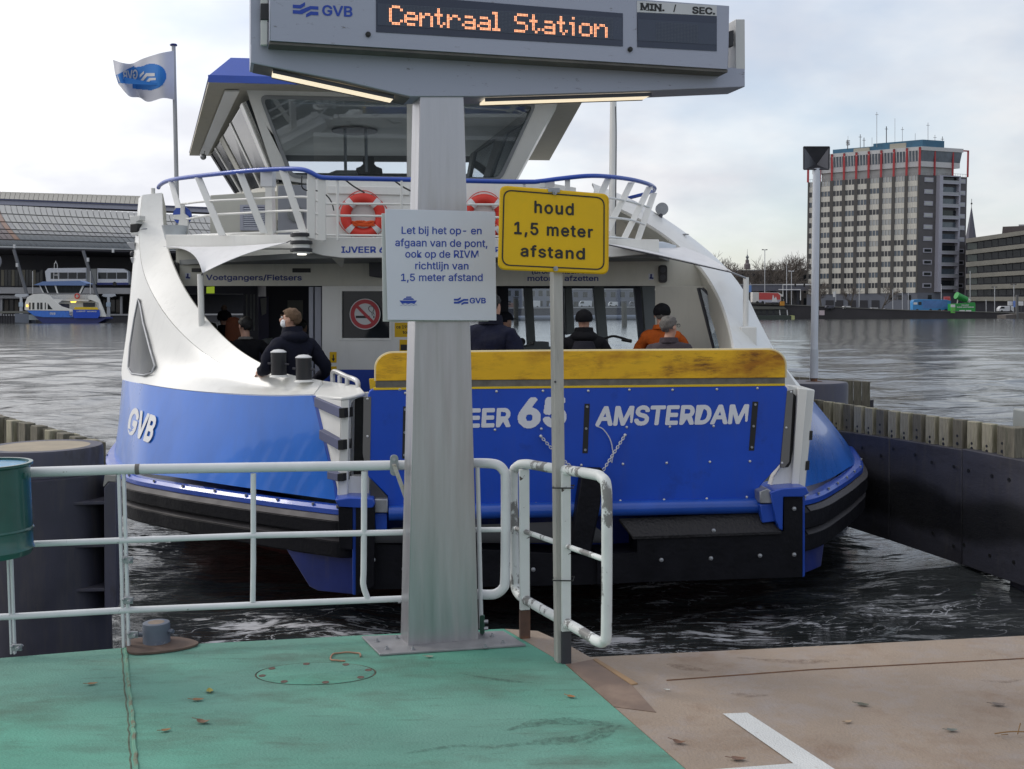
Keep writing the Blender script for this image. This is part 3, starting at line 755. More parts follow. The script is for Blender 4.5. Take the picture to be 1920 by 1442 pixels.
# ================================================================ TALL STEEL DISPLAY SIGN
U = Vector((math.cos(R(15)), math.sin(R(15)), 0)); B = Vector((-U.y, U.x, 0))
F0 = G(765, 1214, ZD)
sign = thing('departure_sign', G(828, 1212, ZD), 'tall brushed steel T-shaped sign with an orange lit display reading Centraal Station', 'sign')
SPn = xplane(F0, U)
ztop = at(787, 184, 5.85).z
fl, fr_ = F0, on(898, 1208, SPn)
tl, tr = on(787, 178, SPn), on(870, 180, SPn)
fl = Vector((fl.x, fl.y, ZD + .008)); fr_ = Vector((fr_.x, fr_.y, ZD + .008))
zt = (tl.z + tr.z) / 2; tl.z = zt; tr.z = zt
bk = B * 0.17 + U * (-.012)
mb = MB(); mb.hexa([fl, fr_, fr_ + bk, fl + bk, tl, tr, tr + bk * .9, tl + bk * .9])
mb.build('column', Mt['steel'], sign, bevel=.004)
mb = MB(); mb.prism([G(*q, ZD + .002) for q in ((678, 1196), (944, 1186), (986, 1212), (712, 1230))], Vector((0, 0, .010)))
mb.build('base_plate', mat('base_plate_steel', (.27, .27, .28), rough=.55, metal=.4, var=.2, vs=9), sign, bevel=.002)
for q in ((707, 1203), (725, 1217), (774, 1218), (744, 1197), (910, 1214), (943, 1206), (923, 1193)):
 c = G(*q, ZD + .012); mb = MB()
 mb.lathe([(.014, 0), (.014, .003), (.0085, .003), (.0085, .010), (.005, .011), (.005, .018), (0, .018)], c, sides=6)
 mb.build('bolt', Mt['grey_metal'], sign)
for q in ((758, 733), (757, 1138)):
 mb = MB(); c = on(q[0], q[1], SPn) + B * .10; mb.tube([c, c - U * .012], .006, 8); mb.build('screw', Mt['grey_metal'], sign)
bl = on(470, 118, SPn); br = on(1397, 166, SPn)
BP = off(SPn, .012)
out = [on(*q, BP) for q in ((470, 80), (1397, 128), (1397, 163), (1180, 172), (905, 181), (768, 181), (640, 151), (470, 118))]
mb = MB(); mb.prism(out, B * .21); mb.build('cross_beam', Mt['steel_dirty'], sign, bevel=.004)
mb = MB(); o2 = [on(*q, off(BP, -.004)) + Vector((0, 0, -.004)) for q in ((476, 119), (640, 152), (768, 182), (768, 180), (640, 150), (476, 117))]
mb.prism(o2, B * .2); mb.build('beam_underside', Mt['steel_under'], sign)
mb = MB(); mb.prism([on(*q, BP) for q in ((1379, 36), (1396.5, 36), (1397, 130), (1380, 130))], B * .21); mb.build('end_arm', mat('arm_steel', (.55, .55, .54), rough=.5, metal=.3, var=.08), sign, bevel=.003)
mb = MB(); mb.prism([on(*q, BP) for q in ((470, -60), (490, -60), (490, 84), (470, 84))], B * .21); mb.build('end_arm', Mt['steel_dirty'], sign, bevel=.003)
def underbar(q0, q1, w0=.035, w1=.15):
 a = on(*q0, off(BP, -.0)) ; b = on(*q1, off(BP, -.0))
 P = [a + B * w0, b + B * w0, b + B * w1, a + B * w1]
 mb = MB(); mb.prism([p + Vector((0, 0, -.004)) for p in P], Vector((0, 0, -.012)))
 mb.build('light_bar', Mt['lamp_lit'], sign, bevel=.002)
 mb = MB()
 for s0, s1 in ((w0 - .012, w0 - .002), (w1 + .002, w1 + .012)):
  mb.prism([p + Vector((0, 0, -.001)) for p in (a + B * s0, b + B * s0, b + B * s1, a + B * s1)], Vector((0, 0, -.018)))
 mb.build('light_bar_frame', Mt['dark_metal'], sign)
underbar((512, 127), (740, 176.5)); underbar((912, 181.5), (1225, 171.5))
XP = off(SPn, .13)
P = [on(*q, XP) for q in ((505, -60), (1367, -14), (1366, 130), (505, 76))]
zb = (P[2].z + P[3].z) / 2; bz0 = P[3].z; bz1 = P[2].z
P[0] = on(505, -60, XP); P[1] = on(1368, 11, XP)
P[0].z = P[1].z
mb = MB(); mb.prism([P[0], P[1], P[2], P[3]], B * .30)
mb.build('display_box', Mt['steel_dirty'], sign, bevel=.005)
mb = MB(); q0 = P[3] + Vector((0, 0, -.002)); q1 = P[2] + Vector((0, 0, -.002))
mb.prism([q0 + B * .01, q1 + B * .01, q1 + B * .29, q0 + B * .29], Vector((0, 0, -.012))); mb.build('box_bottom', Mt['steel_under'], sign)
CP = off(SPn, .06)
mb = MB(); mb.plate([(489, -60), (503, -60), (501, 84), (489, 84)], CP, .03); mb.build('guide_post', mat('white_post', (.6, .6, .58), rough=.5), sign, bevel=.002)
mb = MB(); mb.plate([(488.5, 6), (504, 6), (504, 37), (488.5, 37)], off(CP, .006), .05); mb.build('clamp', Mt['black'], sign, bevel=.003)
mb = MB(); mb.plate([(1368, 58), (1376, 56), (1376, 86), (1368, 88)], off(CP, -.05), .04); mb.build('clamp', Mt['black'], sign, bevel=.003)
for q in ((690, 65), (1181, 93)):
 mb = MB(); c = on(*q, XP); mb.tube([c, c + XP[1] * .010], .013, 16); mb.tube([c, c + XP[1] * .014], .007, 12); mb.build('lock', Mt['ink_black'], sign)
DP = off(XP, .003); DQ = off(XP, .005); DR = off(XP, .0065)
lx = lambda x: -12.5 + (x - 705) * (37.5 / 463)     # top edge line of the LED field
mb = MB(); mb.plate([(705, lx(705)), (1168, lx(1168)), (1168, 87), (705, 60)], DP, .002); mb.build('led_panel', Mt['panel_dark'], sign)
mb = MB(); mb.plate([(708, 6), (1166, 33), (1166, 75), (708, 47)], DQ, .001); mb.build('led_field', Mt['panel_mid'], sign)
mb = MB(); mb.plate([(1194.5, 23.5), (1344, 30.5), (1344, 96), (1195, 88)], DP, .002); mb.build('led_panel', Mt['panel_dark'], sign)
mb = MB(); mb.plate([(1196, 36), (1343, 44), (1343, 84), (1196, 76)], DQ, .001); mb.build('led_field', Mt['panel_mid'], sign)
FONT = {
 'C': [' XXX ', 'X   X', 'X    ', 'X    ', 'X    ', 'X   X', ' XXX '],
 'e': ['     ', '     ', ' XXX ', 'X   X', 'XXXXX', 'X    ', ' XXX '],
 'n': ['     ', '     ', 'X XX ', 'XX  X', 'X   X', 'X   X', 'X   X'],
 't': [' X  ', ' X  ', 'XXX ', ' X  ', ' X  ', ' X X', '  X '],
 'r': ['     ', '     ', 'X XX ', 'XX  X', 'X    ', 'X    ', 'X    '],
 'a': ['     ', '     ', ' XXX ', '    X', ' XXXX', 'X   X', ' XXXX'],
 'l': ['XX ', ' X ', ' X ', ' X ', ' X ', ' X ', 'XXX'],
 'S': [' XXXX', 'X    ', 'X    ', ' XXX ', '    X', '    X', 'XXXX '],
 'i': [' X ', '   ', 'XX ', ' X ', ' X ', ' X ', ' X '],
 'o': ['     ', '     ', ' XXX ', 'X   X', 'X   X', 'X   X', ' XXX '],
 ' ': ['    '] * 7}
lit = set(); cx = 0
for ch in 'Centraal Station':
 g_ = FONT[ch]
 for r_, row in enumerate(g_):
  for k_, v in enumerate(row):
   if v == 'X':
    for a in (0, 1):
     for b_ in (0, 1): lit.add((cx + 2 * k_ + a, 2 * r_ + b_))
 cx += 2 * len(g_[0]) + 1
NC = cx
def dotpt(c_, r_, pl, x0=729.5, x1=1142, y0=9.5, y1=36.0, yb0=45.8, yb1=71.0, nc=None):
 nc = nc or NC
 u = (c_ + .5) / nc; v = (r_ + .5) / 14
 X_ = x0 + (x1 - x0) * u
 return X_, (y0 + (y1 - y0) * u) * (1 - v) + (yb0 + (yb1 - yb0) * u) * v
def dots(cells, name, m, d, rr, pl, parent, kind=None, **kw):
 mb = MB()
 for (c_, r_) in cells:
  x, y = dotpt(c_, r_, pl, **kw); p = on(x, y, pl)
  mb.add([p + U * (rr * math.cos(a)) + Vector((0, 0, rr * math.sin(a))) for a in [k * math.pi / 3 for k in range(6)]], [(0, 1, 2, 3, 4, 5)])
 return mb.build(name, m, parent, kind=kind, smooth=0)
px_m = (on(900, 50, XP) - on(901, 50, XP)).length
pitch = (1142 - 729.5) / NC * px_m
dots(sorted(lit), 'lit_dots', Mt['led_on'], 0, pitch * .44, DR, sign, 'stuff')
dots(sorted(lit), 'lit_dot_cores', Mt['led_core'], 0, pitch * .24, off(XP, .0085), sign, 'stuff')
dots([(c_, r_) for c_ in range(-2, NC + 3) for r_ in range(-1, 15) if (c_, r_) not in lit], 'unlit_dots', Mt['led_off'], 0, pitch * .26, DR, sign, 'stuff')
dots([(c_, r_) for c_ in range(29) for r_ in range(14)], 'unlit_dots', Mt['led_off'], 0, pitch * .28, DR, sign, 'stuff', x0=1230, x1=1309, y0=40, y1=46, yb0=78, yb1=81, nc=29)
mb = MB(); logo_gvb(mb, lambda x, y: on(x, y + (x - 549) * .06, off(XP, .002)), 549, 2.5, 48, 28)
mb.build('wave_emblem', Mt['ink_blue'], sign, smooth=0)
mb = MB(); add_text(mb, 'GVB', [(604, 9.5), (661, 12), (661, 32), (604, 29)], off(XP, .002), bold=.035); mb.build('lettering', Mt['ink_blue'], sign, smooth=0)
mb = MB(); mb.plate([(1194.5, 1.5), (1344, 10.5), (1344, 30), (1194.5, 22.5)], DP, .002); mb.build('header_strip', mat('header_white', (.55, .56, .58), rough=.4), sign)
def serif(mb, s, quads):
 add_text(mb, s, quads, off(XP, .0045), bold=.055)
mb = MB()
serif(mb, 'MIN.', [(1201, 5.5), (1246, 8.5), (1246, 21), (1201, 18.5)])
serif(mb, 'SEC.', [(1298, 12.0), (1341, 14.5), (1341, 27.5), (1298, 25.5)])
P_ = lambda x, y: on(x, y, off(XP, .0045))
for (x, y0_, y1_) in ((1203, 6, 18.3), (1214.5, 6.8, 19.2), (1221.5, 7.3, 19.6), (1228, 7.7, 20), (1238, 8.3, 20.7)):
 for yy in (y0_, y1_): mb.face([P_(x - 3, yy - .8), P_(x + 3, yy - .8), P_(x + 3, yy + .8), P_(x - 3, yy + .8)])
mb.face([P_(1266, 8.5), P_(1268, 8.5), P_(1264.5, 22.5), P_(1262.5, 22.5)])
mb.build('lettering', Mt['ink_black'], sign, smooth=0)
# ================================================================ NOTICE BOARD on the column
NP = off(SPn, .05)
nb = thing('notice_board', on(828, 601, NP), 'white square notice board with blue Dutch text fixed on the steel column', 'notice board')
mb = MB(); mb.plate([(722, 391.5), (928, 397), (931, 601), (727, 600)], NP, .006); mb.build('panel', Mt['board_white'], nb, bevel=.0015)
mb = MB(); mb.plate([(715.5, 400), (919, 404), (916, 602.5), (718, 603)], off(NP, -.022), .006); mb.build('backing_panel', Mt['board_back'], nb, bevel=.0015)
TP = off(NP, .0015)
for s, x0, y0, x1, y1, h in (('Let bij het op- en', 753, 438.5, 903, 439.5, 14), ('afgaan van de pont,', 741, 461.5, 914, 463.5, 14), ('ook op de RIVM', 760, 483, 897, 483.5, 14),
                             ('richtlijn van', 778.5, 505, 878.5, 505.5, 14), ('1,5 meter afstand', 752, 527, 905, 527, 14)):
 mb = MB(); add_text(mb, s, tquad(x0, y0, x1, y1, h), TP, bold=.012); mb.build('lettering', Mt['ink_blue'], nb, smooth=0)
mb = MB(); logo_gvb(mb, lambda x, y: on(x, y, TP), 851, 557, 27, 15); mb.build('wave_emblem', Mt['ink_blue'], nb, smooth=0)
mb = MB(); add_text(mb, 'GVB', tquad(880.5, 569, 911, 569, 10.5), TP, bold=.035); mb.build('lettering', Mt['ink_blue'], nb, smooth=0)
mb = MB()
def poly(mb, pts, pl): 
 P = [on(*q, pl) for q in pts]; mb.add(P, [tuple(t) for t in tessellate_polygon([P])])
poly(mb, [(749, 563.5), (782, 563.5), (777, 570), (771, 568.5), (765.5, 570), (760, 568.5), (754, 570)], TP)
poly(mb, [(755, 562.3), (758, 559.3), (774, 559.3), (777, 562.3)], TP)
poly(mb, [(761, 558.3), (762, 556), (771, 556), (772, 558.3)], TP)
mb.tube([on(750 + i * 2, 572 + .8 * math.sin(i * 1.6), TP) for i in range(17)], .0007, 4)
mb.build('ferry_pictogram', Mt['ink_blue'], nb, smooth=0)
# ================================================================ YELLOW SIGN ON ITS POST
base = G(1053, 1244, ZD)
ys = thing('road_sign', base, 'yellow rectangular sign with black Dutch distance text on a grey square post', 'sign')
mb = MB(); p0 = G(1047, 1245, ZD); pt = at(1039, 356, p0.y + .03); pt = Vector((on(1039, 360, (p0, Vector((0, -1, 0)))).x, p0.y, at(1039, 356, p0.y).z))
Rz = Matrix.Rotation(R(20), 3, 'Z')
def sqpost(a, b, w, d, Rm):
 return [a + Rm @ Vector((sx * w / 2, sy * d / 2, 0)) for sx, sy in ((-1, -1), (1, -1), (1, 1), (-1, 1))] + [b + Rm @ Vector((sx * w / 2, sy * d / 2, 0)) for sx, sy in ((-1, -1), (1, -1), (1, 1), (-1, 1))]
b0 = p0 + Vector((.012, .04, 0)); b1 = Vector((at(1041, 356, b0.y).x, b0.y, at(1041, 356, b0.y).z))
mb.hexa(sqpost(b0, b1, .05, .05, Rz)); mb.build('post', Mt['grey_post'], ys, bevel=.003)
YP = vplane(937, b0.y - .16, 1139, b0.y + .02, 430)
outl = [(940, 350.5), (1139, 366.5), (1138, 512), (936, 503)]
mb = MB(); mb.plate(rquad(outl, 11), YP, .004); mb.build('sign_plate', Mt['yellow_sign'], ys)
mb = MB(); mb.tube([on(*q, off(YP, -.010)) for q in rquad(outl, 11)], .008, 6, closed=True); mb.build('rim', Mt['yellow_sign'], ys)
mb = MB(); o1 = rquad([(944, 355), (1134, 370), (1133.5, 507), (940.5, 498)], 17, 8); i1 = rquad([(946.3, 357.6), (1131.7, 372.4), (1131.2, 504.4), (943, 495.8)], 15, 8)
OO = [on(*q, off(YP, .002)) for q in o1]; II = [on(*q, off(YP, .002)) for q in i1]; n = len(OO)
mb.add(OO + II, [(i, (i + 1) % n, n + (i + 1) % n, n + i) for i in range(n)]); mb.build('border_line', Mt['ink_black'], ys, smooth=0)
TQ = off(YP, .0022)
for s, q in (('houd', [(1002, 376), (1076, 381), (1076, 404), (1002, 399.5)]), ('1,5 meter', [(964, 415), (1112, 424), (1112, 446), (964, 439)]), ('afstand', [(976, 459), (1097, 465), (1097, 487), (976, 481)])):
 mb = MB(); add_text(mb, s, q, TQ, bold=.028, spacing=1.12); mb.build('lettering', Mt['ink_black'], ys, smooth=0)
for q in ((1039, 361), (1041, 504)):
 c = on(*q, YP); mb = MB(); mb.tube([c, c + YP[1] * .010], .012, 14); mb.tube([c, c + YP[1] * .016], .006, 6); mb.build('bolt', Mt['grey_metal'], ys)
c = on(1037, 357, off(YP, -.012)); mb = MB(); mb.box(c, (.06, .03, .022), R(18)); mb.build('clamp', Mt['grey_metal'], ys, bevel=.002)
for yy in (912, 1084):
 c = at(1054, yy, b0.y); mb = MB()
 mb.tube([c + Vector((sx, sy, 0)) for sx, sy in ((-.05, -.048), (.052, -.055), (.062, .03), (-.04, .04))], .0035, 5, closed=True); mb.build('cable_tie', Mt['ink_black'], ys)
mb = MB(); c = at(1041, 716, b0.y - .035); mb.tube([c, c + Vector((0, -.006, 0))], .006, 8); mb.build('screw', Mt['dark_metal'], ys)
# ================================================================ RAILINGS
def zat(px, py, Y): return at(px, py, Y).z
rl = thing('railing', G(237, 1216, ZD), 'long white three-bar railing along the green deck edge left of the steel column', 'railing')
def rp(px, py, dy=0.0):
 """point on the vertical plane of the left railing"""
 return on(px, py, off(RP_L, dy))
a_, b_ = G(25, 1226, ZD), G(683, 1192, ZD)
RP_L = plane3(a_, b_, b_ + Vector((0, 0, 1)))
mb = MB(); mb.tube([rp(-160, 893), rp(57, 885.5), rp(237, 880), rp(475, 876.5), rp(762, 872)], .0265, 16); mb.build('top_rail', Mt['rail_white'], rl)
mb = MB(); mb.tube([rp(-160, 1024), rp(60, 1020), rp(237, 1013), rp(475, 1004), rp(765, 998)], .0165, 12); mb.build('middle_rail', Mt['rail_white'], rl)
mb = MB(); mb.tube([rp(-160, 1163), rp(25, 1156), rp(237, 1144), rp(475, 1134), rp(765, 1122)], .0175, 12); mb.build('bottom_rail', Mt['rail_white'], rl)
mb = MB(); mb.tube([rp(475, 888), rp(475, 1050), rp(474, 1128)], .0145, 12); mb.build('upright', Mt['rail_white'], rl)
mb = MB(); mb.tube([rp(683, 884), rp(682, 1060), rp(681, 1095), rp(687, 1116), rp(690, 1124)], .0165, 12, smooth=10); mb.build('upright', Mt['rail_white'], rl)
for (x, y0, y1, w) in ((237, 872, 1214, .024), (25, 1040, 1226, .016), (25, 888, 1040, .016)):
 mb = MB(); a = rp(x - 5 if x > 100 else x, y0, .0); b = rp(x, y1, .0)
 for s in (-1, 1):
  mb.hexa(sqpost(b + Vector((s * w * .55, 0, 0)), Vector((b.x + s * w * .55, b.y, a.z)), w * .62, .02, Matrix.Identity(3)))
 mb.build('post', Mt['rail_white'], rl, bevel=.002)
for (x, y) in ((32, 1214), (240, 1126), (250, 1190), (240, 1050)):
 c = rp(x, y, .03); mb = MB(); mb.box(c, (.05, .012, .035)); mb.tube([c + Vector((.012, -.03, 0)), c + Vector((.012, .03, 0))], .010, 6); mb.tube([c + Vector((-.02, -.02, .008)), c + Vector((-.02, .02, .008))], .007, 6)
 mb.build('clamp', Mt['grey_metal'], rl, bevel=.002)
mb = MB(); c = rp(254, 880); c2 = rp(262, 879.7); mb.tube([c, c2], .0285, 16); mb.build('tape_band', mat('grey_tape', (.13, .12, .11), rough=.6, var=.3), rl)
mb = MB(); c = rp(739, 880, .035)
mb.prism([rp(x, y, .036) for x, y in rrect(731.5, 853, 747, 892, 7)], -RP_L[1] * .012); mb.tube([rp(739, 862, .036), rp(739, 862, .046)], .009, 10); mb.tube([rp(739, 883, .036), rp(739, 883, .046)], .008, 10)
mb.build('clamp_plate', Mt['grey_metal'], rl, bevel=.002)
mb = MB(); mb.prism([rp(*q, .055) for q in ((735, 872), (742, 870), (764, 928), (763, 941), (757, 934))], -RP_L[1] * .008); mb.build('stay_bar', mat('worn_bar', (.5, .47, .42), rough=.5, wear=.6, wcol=(.2, .14, .08), ws=30, wlo=.55, whi=.65), rl, bevel=.001)
r2 = thing('railing', G(895, 1195, ZD), 'short white railing panel with rounded corner right of the steel column', 'railing')
RP_M = vplane(885, 5.86, 960, 5.80, 1000)
q_ = lambda x, y: on(x, y, RP_M)
mb = MB(); mb.tube([q_(820, 869.5), q_(885, 868.5), q_(918, 869), q_(935, 873), q_(945, 884), q_(948, 900), q_(948, 1000), q_(947, 1085), q_(943, 1103), q_(930, 1113), q_(915, 1115), q_(885, 1114), q_(830, 1115)], .0265, 14, smooth=60)
mb.build('frame_tube', Mt['rail_white'], r2)
mb = MB(); mb.tube([q_(840, 994), q_(943, 993)], .014, 12); mb.build('middle_rail', Mt['rail_white'], r2)
mb = MB(); mb.tube([q_(893, 875) + B * -.03, q_(896, 1000) + B * -.03, q_(900, 1175) + B * -.03], .012, 10); mb.build('upright', Mt['rail_white'], r2)
mb = MB(); mb.prism([q_(x, y) - Vector((0, .05, 0)) for x, y in rrect(900, 1150, 909, 1184, 3)], Vector((0, .03, 0))); mb.build('foot_clamp', mat('green_painted_clamp', (.03, .09, .06), rough=.6), r2, bevel=.002)
for yy in (1161, 1174):
 mb = MB(); c = q_(908, yy) - Vector((0, .045, 0)); mb.tube([c, c + Vector((.022, 0, 0))], .010, 6); mb.build('bolt', Mt['grey_metal'], r2)
r3 = thing('railing', G(1060, 1243, ZD), 'worn white gate railing with peeled paint coming towards the viewer', 'railing')
ga, gb = G(985, 1196, ZD), G(1062, 1243, ZD)
GP_ = plane3(ga, gb, gb + Vector((0, 0, 1)))
q_ = lambda x, y: on(x, y, GP_)
P = [(965, 1080), (963, 960), (963, 890), (968, 876), (984, 870), (1030, 877), (1110, 889), (1128, 896), (1137, 915), (1138, 1000), (1137, 1180), (1134, 1199), (1122, 1203), (1080, 1178), (1000, 1133), (975, 1117), (966, 1100)]
P = [q_(*p) for p in P]
P = catmull(P + [P[0]], 110)[:-1]
mb = MB(); mb.tube(P, .0255, 14, closed=True); mb.build('frame_tube', Mt['gate_white'], r3)
mb = MB(); mb.tube([q_(963, 989), q_(1136, 1050)], .0135, 12); mb.build('middle_rail', Mt['gate_white'], r3)
for (x, yt, yb, w, nm) in ((984, 880, 1196, .052, 'post'), (1061, 886, 1243, .046, 'post')):
 b = G(x, yb, ZD); mb = MB(); t = Vector((b.x, b.y, at(x, yt, b.y).z)); mid = b.lerp(t, .17)
 mb.hexa(sqpost(mid, t, w, .03, Matrix.Rotation(R(12), 3, 'Z')))
 mb.build(nm, Mt['post_white'], r3, bevel=.002)
 mb = MB(); mb.hexa(sqpost(b, mid - Vector((0, 0, .002)), w + .002, .032, Matrix.Rotation(R(12), 3, 'Z')))
 mb.build('post_foot', Mt['rust'] if x < 1000 else Mt['dark_metal'], r3)
# ================================================================ GREEN BIN
c = at(-22, 1040, 5.35); zt_ = at(-22, 868, 5.35).z
bn = thing('litter_bin', c, 'dark green steel litter bin hanging on the white railing at the left edge', 'bin')
Mt['bin_green'] = mat('glossy_dark_green_paint', (.006, .085, .072), rough=.3, var=.25, vs=3, coat=.4, grime=.25, wear=.7, wcol=(.3, .35, .35), ws=26, wlo=.7, whi=.73)
r_ = .208; H_ = zt_ - c.z
mb = MB(); mb.lathe([(r_ * .3, .01), (r_ * .95, 0), (r_ * 1.0, .02), (r_ * 1.035, .03), (r_ * 1.0, .045), (r_, .12), (r_ * 1.03, .128), (r_, .136), (r_ * .985, H_ - .06), (r_ * .985, H_ - .02), (r_ * 1.05, H_ - .012), (r_ * 1.05, H_), (r_ * .96, H_), (r_ * .95, H_ - .3)], c, sides=64)
mb.build('body', Mt['bin_green'], bn)
mb = MB(); mb.lathe([(r_ * .955, H_ - .012), (r_ * .93, H_ - .014), (r_ * .90, H_ - .05), (r_ * .86, H_ - .3), (0, H_ - .34)], c, sides=48)
mb.build('bin_liner', mat('pale_blue_plastic_bag', (.10, .28, .44), rough=.35, var=.2, vs=8, bump=.8, bs=9), bn)
mb = MB(); cc = c + Vector((r_ * .98, -.02, H_ - .06)); mb.box(cc, (.02, .03, .03)); mb.build('hinge', Mt['bin_green'], bn, bevel=.003)
# ================================================================ MOORING PILES AND FENDER WALLS
Mt['pile'] = mat('purple_grey_steel_pile', (.058, .058, .088), rough=.55, var=.2, vs=1.6, wear=.5, wcol=(.035, .03, .03), ws=1.8, stretch=(2, 2, .7), grime=.4)
Mt['pile_dark'] = mat('dark_steel_pile', (.04, .04, .06), rough=.6, var=.25, grime=.5)
Mt['pile_top'] = mat('sandy_pile_cap', (.34, .29, .22), rough=.85, var=.18, vs=5)
Mt['old_wood'] = mat('weathered_timber', (.165, .150, .115), rough=.85, var=.35, vs=5, stretch=(6, 6, .8), bump=.5, bs=18, wear=.75, wcol=(.06, .065, .04), ws=4, wlo=.48, whi=.65)
Mt['old_wood_light'] = mat('bleached_timber', (.35, .32, .235), rough=.85, var=.3, vs=4, stretch=(6, 6, .8), bump=.5, bs=18, wear=.8, wcol=(.10, .105, .045), ws=3, wlo=.46, whi=.68)
Mt['dark_wood'] = mat('dark_wet_timber', (.045, .042, .036), rough=.8, var=.3, vs=6, stretch=(6, 6, .8))
dp = 8.1
c = at(80, 836, dp); R1 = 107 / FPX * dp
dl = thing('mooring_pile', Vector((c.x, c.y, 0)), 'huge dark purple steel mooring pile with a sandy top behind the left railing', 'mooring pile')
z1 = c.z; z2 = at(80, 884, dp).z
mb = MB(); mb.lathe([(R1, z2), (R1, z1 - .02), (R1 * .985, z1)], Vector((c.x, c.y, 0)), sides=64); mb.build('upper_drum', Mt['pile'], dl)
mb = MB(); mb.lathe([(R1 * .985, z1 - .001), (0, z1 + .004)], Vector((c.x, c.y, 0)), sides=64); mb.build('cap', Mt['pile_top'], dl)
mb = MB(); mb.lathe([(R1 * 1.06, -1.5), (R1 * 1.06, z2 - .012), (R1 * 1.0, z2 - .002)], Vector((c.x, c.y, 0)), sides=64); mb.build('lower_drum', Mt['pile_dark'], dl)
mb = MB(); yf = dp - R1 * .75
fp = vplane(118, yf, 200, yf + .08, 1000)
for yy in (942, 1022, 1105):
 mb.plate([(117, yy), (196, yy - 2), (196, yy + 4), (120, yy + 6)], fp, .22)
mb.plate([(117, 946), (124, 946), (124, 1128), (117, 1128)], fp, .2)
mb.build('step_frame', Mt['pile_dark'], dl, bevel=.004)
mb = MB(); mb.plate([(195, 915), (203, 905), (218, 905), (219, 1150), (196, 1152)], fp, .3); mb.build('flange', Mt['pile'], dl, bevel=.006)
mb = MB(); mb.plate([(193, 912), (196.5, 890), (217, 892), (217, 904), (203, 903), (195, 913)], off(fp, -.02), .2); mb.build('bracket', mat('pale_grey_bracket', (.3, .29, .27), rough=.7), dl, bevel=.004)
lw = thing('timber_wall', at(60, 830, 9.6), 'row of grey weathered timber piles behind the big left mooring pile', 'fender wall')
LWp = plane3(at(0, 784, 10.6), at(172, 829, 9.0), at(172, 1000, 9.0))
top = lambda x: 783 + (x + 0) * (45 / 172)
xs = -60
k = 0
while xs < 168:
 w = 9.5 + 2.5 * ((k * 7) % 3) / 2
 t0 = rnd.uniform(-1.5, 1.5); mb = MB()
 mb.plate([(xs, top(xs) + t0), (xs + w, top(xs + w) + t0), (xs + w, 1000), (xs, 1000)], off(LWp, -.05 * (k % 2)), .10)
 mb.build('pile_board', Mt['old_wood'] if k % 3 else Mt['old_wood_light'], lw, bevel=.006); xs += w + 1.2; k += 1
mb = MB(); mb.plate([(-60, 770 - 3), (172, 826), (172, 832), (-60, 775)], off(LWp, -.16), .05); mb.build('capping', Mt['dark_wood'], lw)
A_ = ground(1590, 990, .12); B_ = ground(1895, 1089, .12)
RWp = plane3(A_, B_, B_ + Vector((0, 0, 1)))
rw = thing('guide_wall', Vector((B_.x, B_.y, 0)), 'dark rubber-clad guide wall topped by a row of upright timbers right of the ferry', 'fender wall')
wtop = [(1380, 768), (1545, 804), (1667, 821), (1803, 843), (1920, 866), (2200, 921)]
wbot = [(1380, 915), (1545, 974), (1667, 1013), (1803, 1059), (1920, 1100), (2200, 1198)]
Mt['wall_face'] = mat('dark_tarred_wall_panel', (.050, .050, .066), rough=.6, var=.25, vs=1.4, bump=.15, bs=30, grime=.4, wear=.8, wcol=(.022, .020, .026), ws=.9, wlo=.45, whi=.6, stretch=(.6, .6, 1.6))
def tide(m):
 nt = m.node_tree; b = nt.nodes['Principled BSDF']; L = nt.links; src = b.inputs['Base Color'].links[0].from_socket
 g = nd(nt, 'ShaderNodeNewGeometry'); s = nd(nt, 'ShaderNodeSeparateXYZ'); L.new(g.outputs['Position'], s.inputs[0])
 n = nd(nt, 'ShaderNodeTexNoise'); n.inputs['Scale'].default_value = 1.1; n.inputs['Detail'].default_value = 7; L.new(g.outputs['Position'], n.inputs['Vector'])
 a = nd(nt, 'ShaderNodeMath', operation='MULTIPLY_ADD'); L.new(n.outputs[0], a.inputs[0]); a.inputs[1].default_value = .45; L.new(s.outputs[2], a.inputs[2])
 r = nd(nt, 'ShaderNodeValToRGB'); e = r.color_ramp.elements; e[0].position = .50; e[0].color = (0, 0, 0, 1); e[1].position = .60; e[1].color = (.92, .92, .92, 1); x = e.new(1.16); x.position = .98; x.color = (.92, .92, .92, 1)
 mrr = nd(nt, 'ShaderNodeMapRange'); mrr.inputs[1].default_value = 0; mrr.inputs[2].default_value = 1.25; L.new(a.outputs[0], mrr.inputs[0]); L.new(mrr.outputs[0], r.inputs[0])
 x2 = e.new(.86); x2.color = (.9, .9, .9, 1); e[len(e) - 1].color = (0, 0, 0, 1)
 mx = nd(nt, 'ShaderNodeMix', data_type='RGBA'); L.new(r.outputs[0], mx.inputs[0]); L.new(src, mx.inputs[6]); mx.inputs[7].default_value = (.006, .006, .007, 1); L.new(mx.outputs[2], b.inputs['Base Color'])
tide(Mt['wall_face'])   # dark weed and wet band between low and high water
def zline(x, t):
 for (x0, y0), (x1, y1) in zip(t, t[1:]):
  if x0 <= x <= x1: return y0 + (y1 - y0) * (x - x0) / (x1 - x0)
 return t[-1][1]
seg = [1380, 1545, 1667, 1803, 1990, 2200]
for i in range(len(seg) - 1):
 x0 = seg[i] + (1.0 if i else 0); x1 = seg[i + 1]; mb = MB()
 dy = -2 if i == 3 else 0
 mb.plate([(x0, zline(x0, wtop) + dy), (x1, zline(x1, wtop) + dy), (x1, zline(x1, wbot)), (x0, zline(x0, wbot))], off(RWp, .03 if i == 3 else 0), .28)
 mb.build('wall_panel', Mt['wall_face'], rw, bevel=.012)
